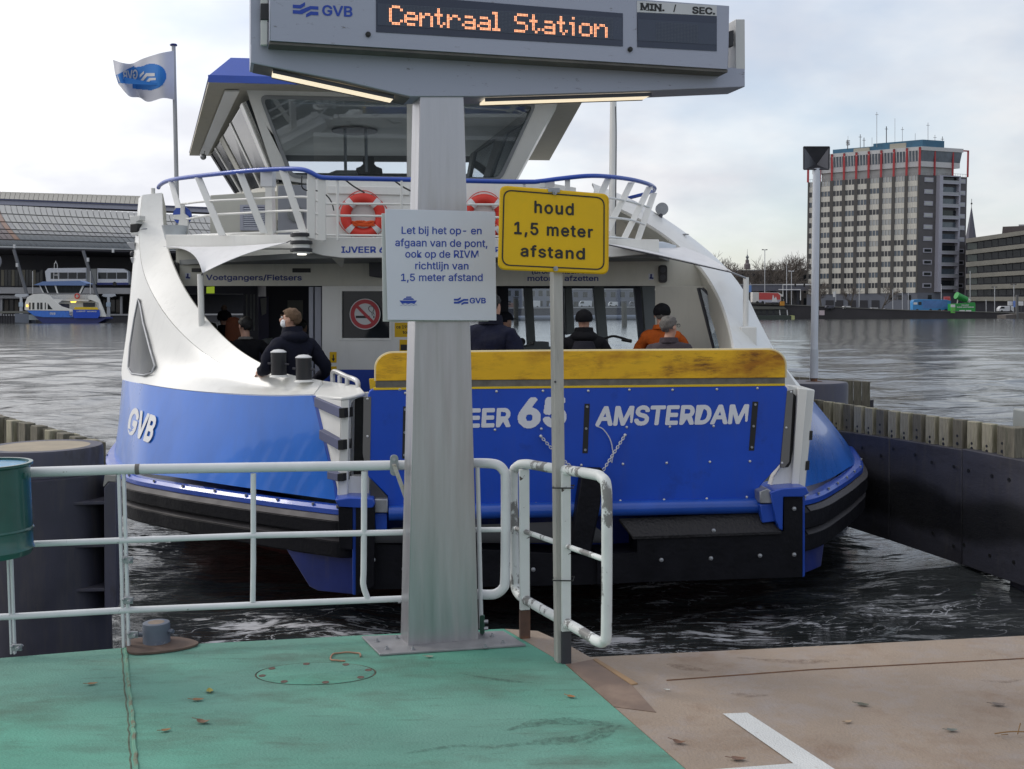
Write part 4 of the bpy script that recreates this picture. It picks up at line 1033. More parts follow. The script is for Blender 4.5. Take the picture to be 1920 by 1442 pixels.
for k, (x, fr) in enumerate([(1584, .12), (1617, .14), (1652, .19), (1675, .1), (1716, .12), (1747, .16), (1789, .16), (1816, .17), (1860, .17), (1892, .17), (1749, .80), (1788, .86), (1808, .82), (1856, .84), (1901, .83)]):
 y = zline(x, wtop) * (1 - fr) + zline(x, wbot) * fr; mb = MB(); c = on(x, y, off(RWp, .031)); mb.tube([c, c + RWp[1] * .006], .022, 10)
 mb.build('bolt_hole', Mt['ink_black'], rw)
wt = [(1380, 722), (1535, 751), (1680, 772), (1800, 787), (1900, 802)]
x = 1525.0; k = 0
while x < 1880:
 t = (x - 1525) / 355; w = 12 + 8 * t; gap = 6 + 4 * t
 top_ = zline(x, wt); bot_ = zline(x, wtop) + 3
 mb = MB(); mb.plate([(x, top_ + rnd.uniform(-.5, .5)), (x + w, zline(x + w, wt)), (x + w, bot_ + 2), (x, bot_)], off(RWp, -.06), .09)
 mb.build('timber_post', Mt['old_wood_light'] if (k * 5) % 3 else Mt['old_wood'], rw, bevel=.008)
 for j, f in enumerate((.72, .88) if k % 3 else (.55, .8)):
  mb = MB(); c = on(x + w * .5, top_ * (1 - f) + bot_ * f, off(RWp, -.06)); mb.tube([c, c + RWp[1] * .004], .016 + .004 * (j), 8); mb.build('bolt_hole', Mt['ink_black'], rw)
 x += w + gap; k += 1
mb = MB(); mb.plate([(1400, 727), (1535, 753), (1680, 774), (1800, 789), (1902, 804), (1902, 858), (1800, 842), (1680, 822), (1535, 800), (1400, 775)], off(RWp, -.14), .08)
mb.build('timber_backing', Mt['old_wood'], rw)
mb = MB(); mb.plate([(1880, 800), (1902, 803), (1902, 860), (1880, 857)], off(RWp, -.0), .2); mb.build('timber_post', Mt['old_wood'], rw, bevel=.008)
mb = MB(); mb.plate([(1894, 1075), (1960, 1100), (1960, 1180), (1894, 1116)], off(RWp, -.05), .3); mb.build('foot_pile', Mt['pile_dark'], rw)
d2 = 16.0; c = at(1522, 716, d2); R2 = 66 / FPX * d2
rp2 = thing('mooring_pile', Vector((c.x, c.y, 0)), 'dark purple mooring pile behind the guide wall at the right', 'mooring pile')
mb = MB(); mb.lathe([(R2, -1), (R2, c.z - .03), (R2 * .97, c.z)], Vector((c.x, c.y, 0)), sides=48); mb.build('drum', Mt['pile'], rp2)
mb = MB(); mb.lathe([(R2 * .97, c.z - .001), (0, c.z + .01)], Vector((c.x, c.y, 0)), sides=48); mb.build('cap', mat('grey_cap', (.2, .19, .21), rough=.8), rp2)
tw = thing('timber_wall', at(1560, 760, 17), 'dark weathered timber boarding behind the right mooring pile', 'fender wall')
TWp = vplane(1490, 17.2, 1630, 16.9, 740)
xx = 1484
while xx < 1626:
 w = 15 + 3 * ((int(xx) * 3) % 2); f = lambda x: 706 + (x - 1484) * .068
 mb = MB(); mb.plate([(xx, f(xx)), (xx + w, f(xx + w)), (xx + w, 767), (xx, 763)], off(TWp, -.03 * (int(xx) % 2)), .08); mb.build('board', Mt['old_wood'], tw, bevel=.006); xx += w + .8
mb = MB(); mb.plate([(1588, 752), (1638, 750), (1638, 768), (1588, 764)], off(TWp, -.12), .1); mb.build('waling', Mt['pile_dark'], tw)
ml = thing('beacon_mast', Vector((at(1527, 716, d2).x, d2, c.z)), 'white mast topped by a dark pyramid shaped reflector beside the office tower', 'beacon')
pb = at(1526, 716, d2); 
mb = MB(); t_ = at(1529, 316, d2); mb.tube([Vector((pb.x, d2, pb.z + .12)), Vector((pb.x, d2, t_.z))], .052, 20); mb.build('mast', mat('blue_white_mast_paint', (.60, .63, .69), rough=.4, var=.06), ml)
mb = MB(); mb.tube([Vector((pb.x, d2, pb.z)), Vector((pb.x, d2, pb.z + .13))], .050, 20); mb.lathe([(.12, 0), (.12, .012), (0, .012)], Vector((pb.x, d2, pb.z)), sides=20); mb.build('rusty_foot', Mt['rust'], ml)
mb = MB(); c3 = at(1526, 655, d2); mb.tube([Vector((pb.x, d2, c3.z)), Vector((pb.x, d2, c3.z - 0.42))], .058, 20); mb.build('sleeve', mat('sleeve', (.5, .53, .58), rough=.4), ml)
HP = vplane(1507, d2 - .06, 1555, d2 - .02, 300)
Q = [on(*q, HP) for q in ((1507, 275.5), (1555, 275.5), (1554, 317.5), (1507, 317.5))]
ap = on(1531, 309, off(HP, -.12)); mb = MB()
mb.add(Q + [ap], [(0, 1, 4), (1, 2, 4), (2, 3, 4), (3, 0, 4)]); mb.build('pyramid_reflector', mat('dark_reflector_metal', (.12, .12, .135), rough=.38, metal=.75, var=.2), ml, solid=.006, smooth=0)
mb = MB()
for i in range(4): mb.tube([Q[i], Q[(i + 1) % 4]], .011, 6)
mb.build('frame', Mt['dark_metal'], ml)
gp = thing('steel_post', at(1925, 860, 12.0), 'pale grey square post at the right edge beside the guide wall', 'post')
mb = MB(); a = at(1934, 862, 12.1); b = at(1934, 767, 12.1); mb.hexa(sqpost(Vector((a.x, a.y, .4)), Vector((a.x, a.y, b.z)), .30, .30, Matrix.Rotation(R(5), 3, 'Z'))); mb.build('shaft', mat('pale_grey_paint', (.30, .32, .31), rough=.5), gp, bevel=.02)
# ================================================================ THE FERRY
fy = thing('ferry', at(1080, 1090, 10.3), 'blue and white passenger and bicycle ferry lying stern on with its blue ramp raised', 'ferry')
S = Mt
def bvh_of(o):
 me = o.data; L_ = wloc(o)
 return BVHTree.FromPolygons([v.co + L_ for v in me.vertices], [tuple(p.vertices) for p in me.polygons])
def drop(px, py, t, o=.004):
 d = ray(px, py).normalized(); h = t.ray_cast(CAM, d)
 if h[0] is None:
  h = t.find_nearest(CAM + d * 12)
  return h[0] - d * o
 return h[0] - d * o
bot = [(224, 832, 15.4), (214, 869, 13.7), (250, 884, 12.2), (330, 895, 11.5), (430, 910, 10.95), (530, 924, 10.5), (634, 938, 10.12)]
mid = [(232, 775, 15.4), (224, 802, 13.7), (258, 805, 12.45), (332, 815, 11.75), (425, 828, 11.15), (520, 836, 10.65), (611, 842, 10.25)]
bnd_ = [(240, 702, 15.4), (232, 712, 13.8), (268, 720, 12.75), (335, 731, 12.05), (418, 739, 11.35), (510, 743, 10.8), (587, 742, 10.42)]
mb = MB(); mb.loft([bot, mid, bnd_], 48, 12); hullL = mb.build('hull_side', S['ship_blue'], fy, smooth=60, solid=.02)
row1 = [(262, 372, 15.6), (242, 600, 14.4), (231, 710, 13.9), (268, 720, 12.75), (335, 731, 12.05), (418, 739, 11.35), (510, 743, 10.8), (589, 742, 10.42)]
row2 = [(266, 369, 15.2), (252, 500, 14.5), (262, 575, 13.8), (300, 650, 13.0), (352, 690, 12.3), (430, 718, 11.6), (515, 732, 11.0), (592, 737, 10.50)]
crease = [(268, 367, 15.0), (262, 440, 14.5), (272, 515, 13.9), (308, 585, 13.2), (362, 645, 12.5), (435, 695, 11.75), (520, 722, 11.05), (597, 731, 10.56)]
inner = [(304, 363, 15.1), (307, 425, 14.6), (320, 482, 14.0), (350, 548, 13.35), (396, 609, 12.7), (452, 660, 11.95), (525, 698, 11.2), (604, 716, 10.72)]
mb = MB(); mb.loft([row1, row2, crease], 56, 8); sideL = mb.build('bulwark_side', S['ship_white'], fy, smooth=60, solid=.03)
mb = MB(); mb.loft([crease, inner], 56, 4); mb.build('gunwale', S['ship_white'], fy, smooth=60, solid=.03)
inn2 = [(x + 6, y + 30, Y + .12) for x, y, Y in inner]
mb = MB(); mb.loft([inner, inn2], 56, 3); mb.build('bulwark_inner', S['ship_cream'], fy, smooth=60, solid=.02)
mb = MB(); cp = vplane(262, 15.1, 306, 15.2, 360)
mb.plate([(268, 384), (270, 368), (283, 364), (283, 372), (295, 372), (295, 362), (306, 362), (308, 400), (300, 384)], off(cp, .04), .12); mb.build('arch_cap', S['ship_white'], fy, bevel=.02)
mb = MB(); mb.tube([on(287, 376, off(cp, .06)), on(287, 353, off(cp, .06))], .028, 12); mb.build('lug', S['ship_white'], fy)
tL = bvh_of(sideL); tH = bvh_of(hullL)
mb = MB(); mb.prism([drop(*q, tL, .012) for q in [(236 + 5 * math.cos(a) + 4, 429 + 0 * a) for a in [0]]] + [at(233, 428, 14.5), at(250, 426, 14.4), at(247, 430, 14.4)], Vector((0, .01, 0))) if False else None
mb.ball(at(270, 429, 14.42), .045, 16, 8, (1, .3, .28)); mb.build('nav_light', S['grey_metal'], fy)
wo = [(259, 560), (251, 600), (243, 650), (240, 690), (247, 701), (270, 704), (284, 699), (290, 686), (281, 655), (268, 605), (262, 570)]
wl_ = catmull([Vector((x, y, 0)) for x, y in ((260, 560), (252, 600), (245, 650), (242, 690), (250, 701))], 14); wr_ = catmull([Vector((x, y, 0)) for x, y in ((262, 561), (268, 605), (281, 655), (290, 686), (272, 703))], 14)
W3 = [drop(*q, tL, .115) for q in wo]; mb = MB(); mb.grid([[drop(a.x + (b.x - a.x) * k / 16, a.y + (b.y - a.y) * k / 16, tL, .11) for k in range(17)] for a, b in zip(wl_, wr_)]); mb.build('side_window', S['side_glass'], fy)
mb = MB(); mb.tube(W3, .012, 6, closed=True); mb.build('window_seal', S['grey_metal'], fy)
pl_ = lambda x, y: drop(x, y, tH, .06)
mb = MB(); add_text(mb, 'GVB', [(246, 763), (296, 782), (281, 832), (236, 812)], place=pl_, bold=.05); mb.build('lettering', mat('hull_white', (.72, .72, .72), rough=.4), fy, smooth=0)
mb = MB()
for q in ([(228, 770), (236, 760), (242, 766), (236, 786), (229, 800)], [(229, 806), (238, 790), (238, 800), (233, 816), (228, 822)]):
 P = [pl_(*p) for p in q]; mb.add(P, [tuple(t) for t in tessellate_polygon([P])])
mb.build('wave_emblem', mat('hull_white2', (.7, .7, .7), rough=.4), fy, smooth=0)
def edge_world(pts, z):
 return [ground(x, y, z) for x, y in pts]
pl_edge = [(206, 882), (214, 884), (250, 888), (330, 899), (430, 914), (530, 928), (655, 944)]
pathL = catmull([at(242, 832, 16.5)] + [at(x, y, Y) for x, y, Y in bot[1:]] + [at(652, 941, 10.08)], 60)
pathL = [Vector((p.x, p.y, 1.215)) for p in pathL]
def strip(path, prof, name, m, bev=.0):
 mb = MB(); mb.sweep(path, prof); return mb.build(name, m, fy, smooth=40, bevel=bev)
strip(pathL, [(-.02, .0), (.07, .0), (.10, -.03), (.10, -.075), (-.02, -.075)], 'blue_edge_strip', S['rail_blue'])
def fender(path, side, z0, z1, a, b, out=.17):
 prof = [(.02, z1), (out - .05, z1), (out, z1 - .045), (out, z0 + .02), (out - .02, z0), (.02, z0)]
 if side < 0: prof = [(-p[0], p[1]) for p in prof]
 mb = MB(); mb.sweep(path[a:b], prof)
 return mb.build('rubber_fender', S['rubber'], fy, smooth=30)
for a, b in ((0, 30), (29, 61)):
 pp = pathL
 fender([p for p in pp], 1, -.26, -.085, a, b)
 fender([p for p in pp], 1, -.47, -.28, a, b, .15)
for i in range(8, 58, 5):
 p = pathL[i]; t = pathL[i + 1] - pathL[i - 1]; o = Vector((t.y, -t.x, 0)).normalized(); mb = MB(); c = p + o * .085 + Vector((0, 0, -.012)); mb.tube([c, c + Vector((0, 0, .022))], .013, 8); mb.build('bolt', S['grey_metal'], fy)
lip = mat('worn_fender_edge', (.06, .055, .058), rough=.6, var=.2, metal=.2)
for z1, out in ((-.083, .13), (-.277, .11)):
 mb = MB(); mb.sweep(pathL[:60], [(out - .03, z1 + .004), (out, z1 + .004), (out + .038, z1 - .036), (out + .034, z1 - .040), (out - .004, z1 - .002), (out - .03, z1 - .002)]); mb.build('fender_edge', lip, fy)
rb = [(1490, 918, 10.48), (1515, 911, 10.60), (1552, 899, 11.2), (1585, 880, 12.0), (1602, 866, 12.9), (1592, 838, 14.5)]
rm = [(1500, 838, 10.50), (1513, 835, 10.75), (1540, 832, 11.4), (1566, 825, 12.2), (1577, 820, 13.1), (1577, 818, 14.5)]
rt = [(1478, 742, 10.52), (1490, 740, 10.9), (1503, 742, 11.5), (1518, 748, 12.2), (1526, 755, 13.1), (1527, 756, 14.5)]
mb = MB(); mb.loft([rb, rm, rt], 36, 14); hullR = mb.build('hull_side', S['ship_blue'], fy, smooth=60, solid=.02)
outer = [(1110, 345, 15.6), (1180, 374, 15.2), (1240, 408, 14.9), (1300, 450, 14.6), (1352, 495, 14.2), (1392, 545, 13.8), (1425, 610, 13.4), (1462, 678, 13.0), (1520, 750, 12.6)]
innr = [(1110, 372, 15.2), (1165, 394, 14.8), (1214, 421, 14.4), (1264, 456, 14.0), (1314, 504, 13.5), (1348, 560, 12.9), (1368, 620, 12.3), (1378, 680, 11.7), (1384, 742, 11.2)]
frin = [(x - 1, y + 2, Y + .02) for x, y, Y in innr]
frbk = [(x - 22, y + 14, Y + .7) for x, y, Y in innr]
mb = MB(); mb.loft([outer, [((a[0] * .5 + b[0] * .5) + 4, (a[1] * .5 + b[1] * .5) - 2, a[2] * .45 + b[2] * .55) for a, b in zip(outer, innr)], innr], 48, 8); mb.build('arch_side', S['ship_white'], fy, smooth=60, solid=.03)
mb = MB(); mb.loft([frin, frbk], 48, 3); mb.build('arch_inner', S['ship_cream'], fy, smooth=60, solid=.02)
sk_t = [(1384, 742, 11.2), (1430, 742, 11.2), (1470, 742, 11.3)]
mb = MB(); cpl = vplane(1380, 11.9, 1500, 12.2, 700)
mb.plate([(1380, 655), (1447, 652), (1505, 740), (1505, 800), (1380, 800)], cpl, .05); mb.build('bulwark_side', S['ship_white'], fy, smooth=0)
pathR = catmull([at(1462, 926, 10.28)] + [at(x, y, Y) for x, y, Y in rb[1:5]] + [at(1580, 830, 15.0)], 50)
pathR = [Vector((p.x, p.y, 1.215)) for p in pathR]
strip(pathR, [(-.02, .0), (.07, .0), (.10, -.03), (.10, -.075), (-.02, -.075)], 'blue_edge_strip', S['rail_blue'])
pr = pathR[4:]
for z0, z1, o_ in ((-.30, -.09, .15), (-.52, -.32, .13)):
 mb = MB(); mb.sweep(pr, [(.02, z1), (o_ - .05, z1), (o_, z1 - .045), (o_, z0 + .02), (o_ - .02, z0), (.02, z0)]); mb.build('rubber_fender', S['rubber'], fy, smooth=30)
 mb = MB(); mb.sweep(pr[2:], [(o_ - .07, z1 + .004), (o_ - .04, z1 + .004), (o_ + .002, z1 - .036), (o_ - .002, z1 - .04), (o_ - .044, z1 - .002), (o_ - .07, z1 - .002)]); mb.build('fender_edge', lip, fy)
for i in range(6, 46, 5):
 p = pathR[i]; t = pathR[i + 1] - pathR[i - 1]; o = Vector((t.y, -t.x, 0)).normalized(); mb = MB(); c = p + o * .085 + Vector((0, 0, -.012)); mb.tube([c, c + Vector((0, 0, .022))], .013, 8); mb.build('bolt', S['grey_metal'], fy)
def ring(z, inset, back, aft):
 o = []
 for p in pathL[6::6]:
  o.append(Vector((p.x + inset, p.y + back, z)))
 for p in pathR[4::6][:7]:
  o.append(Vector((p.x - inset, p.y + back, z)))
 o.append(Vector((pathR[-1].x - inset - .2, aft, z))); o.append(Vector((pathL[0].x + inset, aft, z)))
 return o
rg = [ring(1.1, .12, .15, 28), ring(.72, .16, .22, 28), ring(.40, .55, .9, 28), ring(-.2, .95, 2.4, 28), ring(-1.0, 1.2, 3.4, 28)]
n = len(rg[0]); mb = MB(); vs = [p for r in rg for p in r]
fs = [(i * n + k, i * n + (k + 1) % n, (i + 1) * n + (k + 1) % n, (i + 1) * n + k) for i in range(len(rg) - 1) for k in range(n)]
mb.add(vs, fs); mb.add(rg[0], [tuple(range(n))]); mb.m = [1 if i // n >= 2 and i < len(fs) else 0 for i in range(len(fs))] + [0]
mb.build('lower_hull', [S['hull_dark_blue'], S['red_bottom']], fy, smooth=0)
CPl = vplane(530, 10.30, 664, 10.0, 1060)
mb = MB(); mb.plate([(527, 1015), (664, 1030), (664, 1115), (596, 1108), (580, 1100)], CPl, .3); mb.build('hull_corner', S['hull_dark_blue'], fy, bevel=.01)
CPr = vplane(1500, 10.42, 1550, 10.7, 1040)
mb = MB(); mb.plate([(1500, 1006), (1548, 1000), (1540, 1062), (1522, 1070), (1503, 1077)], CPr, .3); mb.build('hull_corner', S['hull_dark_blue'], fy, bevel=.01)
RP_ = vplane(690, 9.95, 1490, 10.35, 850)
ramp_out = [(690, 740), (692, 733), (698, 730), (1471, 722), (1477, 728), (1477, 740), (1464, 870), (1425, 912), (1424, 950), (728, 970), (727, 930), (690, 893)]
mb = MB(); mb.plate(ramp_out, RP_, .10); mb.build('ramp', S['ramp_blue'], fy, bevel=.012)
mb = MB(); mb.tube([on(729, 962, off(RP_, .01)), on(1424, 948, off(RP_, .01))], .072, 20); mb.build('ramp_hinge_tube', mat('hinge_blue', (.012, .075, .40), rough=.35, var=.15, coat=.3), fy)
mb = MB(); mb.plate([(700, 727.5), (1472, 719.5), (1472, 723.5), (700, 731.5)], off(RP_, .004), .08); mb.build('yellow_edge', S['yellow'], fy, bevel=.002)
mb = MB(); mb.plate([(705, 713.5), (1472, 707), (1472, 720), (705, 727.5)], off(RP_, -.008), .08); mb.build('rubber_hinge_strip', mat('grey_rubber_strip', (.14, .13, .11), rough=.7, var=.3, vs=12, grime=.4), fy, bevel=.003)
def yellow_rust():
 m = mat('rusty_yellow_paint', (0.80, 0.45, 0.006), rough=0.42, var=0.10, vs=2, wear=.9, wcol=(.34, .12, .010), ws=1.5, wlo=.46, whi=.66, stretch=(.7, .7, 2.0))
 nt = m.node_tree; b = nt.nodes['Principled BSDF']; L = nt.links
 src = b.inputs['Base Color'].links[0].from_socket; tc = nd(nt, 'ShaderNodeTexCoord')
 n = nd(nt, 'ShaderNodeTexNoise'); n.inputs['Scale'].default_value = 7; n.inputs['Detail'].default_value = 12; n.inputs['Roughness'].default_value = .75
 mp = nd(nt, 'ShaderNodeMapping'); mp.inputs['Scale'].default_value = (.6, .6, 2.4); L.new(tc.outputs['Object'], mp.inputs[0]); L.new(mp.outputs[0], n.inputs['Vector'])
 r = nd(nt, 'ShaderNodeMapRange'); r.inputs[1].default_value = .52; r.inputs[2].default_value = .68; r.inputs[4].default_value = .9; L.new(n.outputs[0], r.inputs[0])
 n3 = nd(nt, 'ShaderNodeTexNoise'); n3.inputs['Scale'].default_value = 1.1; L.new(tc.outputs['Object'], n3.inputs['Vector'])
 r3 = nd(nt, 'ShaderNodeMapRange'); r3.inputs[1].default_value = .38; r3.inputs[2].default_value = .52; L.new(n3.outputs[0], r3.inputs[0])
 ml_ = nd(nt, 'ShaderNodeMath', operation='MULTIPLY'); L.new(r.outputs[0], ml_.inputs[0]); L.new(r3.outputs[0], ml_.inputs[1])
 x = nd(nt, 'ShaderNodeMix', data_type='RGBA'); L.new(ml_.outputs[0], x.inputs[0]); L.new(src, x.inputs[6]); x.inputs[7].default_value = (.08, .025, .01, 1); L.new(x.outputs[2], b.inputs['Base Color'])
 return m
arcL = [(705 + 32 - 32 * math.cos(a), 690 - 28 * math.sin(a)) for a in [R(90 * i / 8) for i in range(9)]]
arcR = [(1440 + 32 * math.sin(a), 684 - 28 * math.cos(a)) for a in [R(90 * i / 8) for i in range(9)]]
mb = MB(); mb.plate([(705, 714)] + arcL + [(1000, 659)] + arcR + [(1472, 708)], off(RP_, .0), .04); mb.build('yellow_flap', yellow_rust(), fy, bevel=.01)
mb = MB(); mb.tube([on(*q, off(RP_, -.02)) for q in [(705, 714)] + arcL + [(1000, 659)] + arcR + [(1472, 708)]], .016, 8); mb.build('flap_rim', mat('cream_yellow_rim', (.66, .55, .30), rough=.5), fy)
mb = MB(); mb.plate([(692, 711), (704, 711), (704, 730), (694, 730)], off(RP_, -.15), .1); mb.build('yellow_bracket', S['yellow'], fy)
mb = MB(); mb.plate([(682, 744), (696, 744), (694, 872), (684, 872), (680, 850)], off(RP_, .006), .02); mb.build('wear_strip', mat('grey_nylon_strip', (.15, .145, .14), rough=.6, grime=.3), fy, bevel=.003)
mb = MB(); mb.plate([(1476, 733), (1488, 731), (1480, 866), (1470, 878), (1463, 876)], off(RP_, .006), .02); mb.build('wear_strip', mat('grey_nylon_strip2', (.15, .145, .14), rough=.6, grime=.3), fy, bevel=.003)
for q in ([(756, 762), (764, 762), (762, 860), (754, 860)], [(1096, 757), (1106, 757), (1102, 850), (1092, 850)], [(1411, 753), (1422, 753), (1414, 845), (1404, 845)]):
 mb = MB(); mb.plate(q, off(RP_, .003), .002); mb.build('slot_plate', S['ink_black'], fy)
 for f in (.06, .5, .93):
  a = Vector(q[0]).lerp(Vector(q[3]), f); b = Vector(q[1]).lerp(Vector(q[2]), f); c = on((a.x + b.x) / 2, (a.y + b.y) / 2, off(RP_, .003)); mb = MB(); mb.tube([c, c + RP_[1] * .008], .012, 8); mb.build('bolt', S['grey_metal'], fy)
bolts = [(1103, 733), (1180, 731), (1261, 731), (1344, 730), (1420, 728), (760, 737), (845, 735), (931, 734), (1018, 733), (928, 806), (1015, 804), (1175, 801), (1256, 800), (1338, 799), (1168, 870), (1250, 868), (1331, 866), (1406, 865), (755, 879),
         (1090, 872), (1003, 874), (760, 951), (921, 946), (1005, 944), (1163, 939), (1245, 937), (1325, 935), (1400, 932), (689, 748), (689, 818), (688, 866), (1483, 735), (1474, 802), (1466, 868), (845, 948), (840, 808)]
for q in bolts:
 c = on(*q, off(RP_, .002)); mb = MB(); mb.lathe([(.013, 0), (.011, .008), (.005, .012), (0, .013)], c, RP_[1], 8); mb.build('bolt', mat('bolt_zinc', (.6, .6, .6), rough=.35, metal=.4) if 'bolt_zinc' not in S else S['bolt_zinc'], fy)
 if 'bolt_zinc' not in S: S['bolt_zinc'] = bpy.data.materials['bolt_zinc']
TR = off(RP_, .004)
mb = MB(); add_text(mb, 'IJVEER', [(800, 767), (959, 765), (957, 801), (798, 804)], TR, bold=.05); mb.build('lettering', S['ink_white'], fy, smooth=0)
mb = MB(); add_text(mb, '65', [(972, 746), (1062, 744), (1062, 801), (970, 803)], TR, bold=.06); mb.build('lettering', S['ink_white'], fy, smooth=0)
mb = MB(); add_text(mb, 'AMSTERDAM', [(1121, 762), (1405, 758), (1401, 795), (1116, 799)], TR, bold=.05); mb.build('lettering', S['ink_white'], fy, smooth=0)
def chain(a, b, nlink, nm, sag=0):
 mb = MB(); d = (b - a) / nlink; t = d.normalized(); x = t.cross(Vector((0, 1, 0))).normalized(); y = t.cross(x)
 for i in range(nlink):
  c = a + d * (i + .5) + Vector((0, 0, -sag * math.sin(math.pi * (i + .5) / nlink))); w = x if i % 2 else y
  mb.tube([c + t * (d.length * .72 * math.cos(q)) + w * (.011 * math.sin(q)) for q in [2 * math.pi * k / 12 for k in range(12)]], .0042, 5, closed=True)
 mb.ball(a, .016, 10, 6); mb.build(nm, S['bolt_zinc'], fy)
CH = off(RP_, .03)
chain(on(1014, 818, CH), on(1082, 884, off(RP_, .10)), 20, 'chain', .02)
chain(on(1172, 816, CH), on(1131, 882, off(RP_, .10)), 16, 'chain')
mb = MB(); mb.tube([on(*q, CH) for q in ((1118, 799), (1131, 805), (1144, 824), (1149, 848), (1147, 868))], .006, 6, smooth=24); mb.build('cord', mat('white_cord', (.55, .56, .6), rough=.7), fy)
BLk = off(RP_, .20)
mb = MB(); mb.plate([(1092, 880), (1132, 880), (1126, 950), (1108, 1038), (1072, 1036), (1080, 960)], BLk, .16); mb.build('hanging_rubber_pad', S['rubber'], fy, bevel=.02)
for x in (1097, 1110, 1124):
 mb = MB(); c = on(x, 881, off(RP_, .14)); mb.box(c + Vector((0, 0, 0)), (.035, .08, .04)); mb.build('pad_lug', S['rubber'], fy, bevel=.01)
FB = vplane(690, 9.85, 1505, 10.2, 1040)
mb = MB(); mb.plate([(1195, 1009), (1300, 1004), (1470, 996), (1470, 931), (1505, 929), (1504, 1082), (1195, 1092), (1120, 1096), (1120, 1040), (1195, 1036)], FB, .5); mb.build('stern_fender', S['rubber'], fy, bevel=.01)
mb = MB(); mb.plate([(664, 1016), (1120, 1042), (1120, 1096), (690, 1106), (664, 1100)], off(FB, -.06), .5); mb.build('stern_fender', S['rubber'], fy, bevel=.01)
mb = MB(); mb.plate([(690, 975), (1130, 970), (1200, 1010), (1200, 1040), (690, 1030)], off(FB, -.45), .1); mb.build('stern_plate', S['black'], fy)
for q in ((1240, 1050), (1333, 1047), (1425, 1042), (1489, 1040), (1489, 954), (1338, 995), (700, 1050), (757, 1067), (1000, 1068), (870, 1064)):
 c = on(*q, FB); mb = MB(); mb.lathe([(.022, 0), (.018, .01), (.009, .014), (0, .015)], c, FB[1], 10); mb.build('bolt', S['grey_metal'], fy)
t0, t1 = on(1160, 972, off(RP_, .02)), on(1428, 960, off(RP_, .02)); f0, f1 = on(1187, 1006, off(FB, .02)), on(1466, 996, off(FB, .02))
mb = MB(); mb.hexa([f0 - Vector((0, 0, .03)), f1 - Vector((0, 0, .03)), t1 - Vector((0, 0, .03)), t0 - Vector((0, 0, .03)), f0, f1, t1, t0]); mb.build('ramp_sill', mat('dark_tread_plate', (.014, .013, .015), rough=.45, metal=.3, var=.3, bump=.5, bs=40), fy, bevel=.004)
t0, t1 = on(735, 990, off(RP_, .02)), on(1100, 976, off(RP_, .02)); f0, f1 = on(690, 1012, off(FB, -.02)), on(1150, 1012, off(FB, -.02))
mb = MB(); mb.hexa([f0 - Vector((0, 0, .03)), f1 - Vector((0, 0, .03)), t1 - Vector((0, 0, .03)), t0 - Vector((0, 0, .03)), f0, f1, t1, t0]); mb.build('ramp_sill', S['black'], fy)
for q, m, o_ in (([(634, 950), (661, 952), (661, 1032), (636, 1029)], 'rubber', .05), ([(667, 950), (703, 950), (701, 1100), (667, 1118)], 'rubber', .06), ([(660, 950), (668, 950), (668, 1116), (661, 1116)], 'rail_blue', .03)):
 mb = MB(); mb.plate(q, off(FB, o_ - .02), .25); mb.build('corner_fender' if m == 'rubber' else 'blue_edge', S[m], fy, bevel=.008)
mb = MB(); mb.plate([(628, 937), (655, 933), (700, 935), (703, 944), (700, 952), (668, 952), (634, 950)], off(FB, .05), .45); mb.build('corner_cap', S['rail_blue'], fy, bevel=.01)
mb = MB(); mb.plate([(702, 962), (726, 962), (725, 1000), (704, 1000)], off(FB, -.05), .2); mb.build('hinge_bracket', S['rail_blue'], fy, bevel=.01)
mb = MB(); mb.plate([(702, 936), (727, 936), (727, 962), (702, 962)], off(FB, -.02), .2); mb.build('hinge_block', S['grey_metal'], fy, bevel=.01)
mb = MB(); mb.plate([(694, 897), (727, 932), (727, 940), (694, 936)], off(FB, -.1), .15); mb.build('hinge_cheek', S['dark_metal'], fy, bevel=.005)
mb = MB(); mb.plate([(1444, 923), (1465, 916), (1512, 913), (1518, 925), (1505, 932), (1469, 932), (1468, 995), (1462, 993), (1455, 975)], off(FB, .03), .45); mb.build('corner_cap', S['rail_blue'], fy, bevel=.01)
mb = MB(); mb.plate([(1505, 929), (1509, 928), (1509, 1080), (1505, 1082)], off(FB, -.02), .2); mb.build('blue_edge', S['rail_blue'], fy)
mb = MB(); mb.plate([(1425, 946), (1454, 944), (1457, 978), (1430, 981)], off(FB, -.02), .2); mb.build('hinge_bracket', S['rail_blue'], fy, bevel=.01)
mb = MB(); mb.plate([(1424, 922), (1440, 916), (1453, 926), (1453, 944), (1425, 944)], off(FB, .0), .2); mb.build('hinge_block', S['grey_metal'], fy, bevel=.01)
WC = vplane(640, 10.02, 655, 10.02, 800)
a0, a1 = at(640, 745, 10.0), at(655, 744, 10.0); b0, b1 = at(634, 937, 10.0), at(652, 937, 10.0)
sd = Vector((.02, .55, 0))
mb = MB(); mb.hexa([b0, b1, b1 + sd, b0 + sd, a0, a1, a1 + sd, a0 + sd]); mb.build('corner_column', S['ship_white'], fy, bevel=.01)
c0, c1 = at(587, 742, 10.42), at(632, 938, 10.14)
mb = MB(); mb.hexa([c1, b0, b0 + Vector((.05, .3, 0)), c1 + Vector((.2, .2, 0)), c0, a0, a0 + Vector((.05, .3, 0)), c0 + Vector((.2, .2, 0))]); mb.build('side_panel', S['ship_white'], fy)
mb = MB(); mb.prism([at(586, 742, 10.39), at(592, 742, 10.38), at(637, 938, 10.09), at(630, 938, 10.12)], Vector((0, .02, 0))); mb.build('blue_edge', S['rail_blue'], fy)
stp = mat('purple_grey_step', (.10, .11, .19), rough=.6, var=.1)
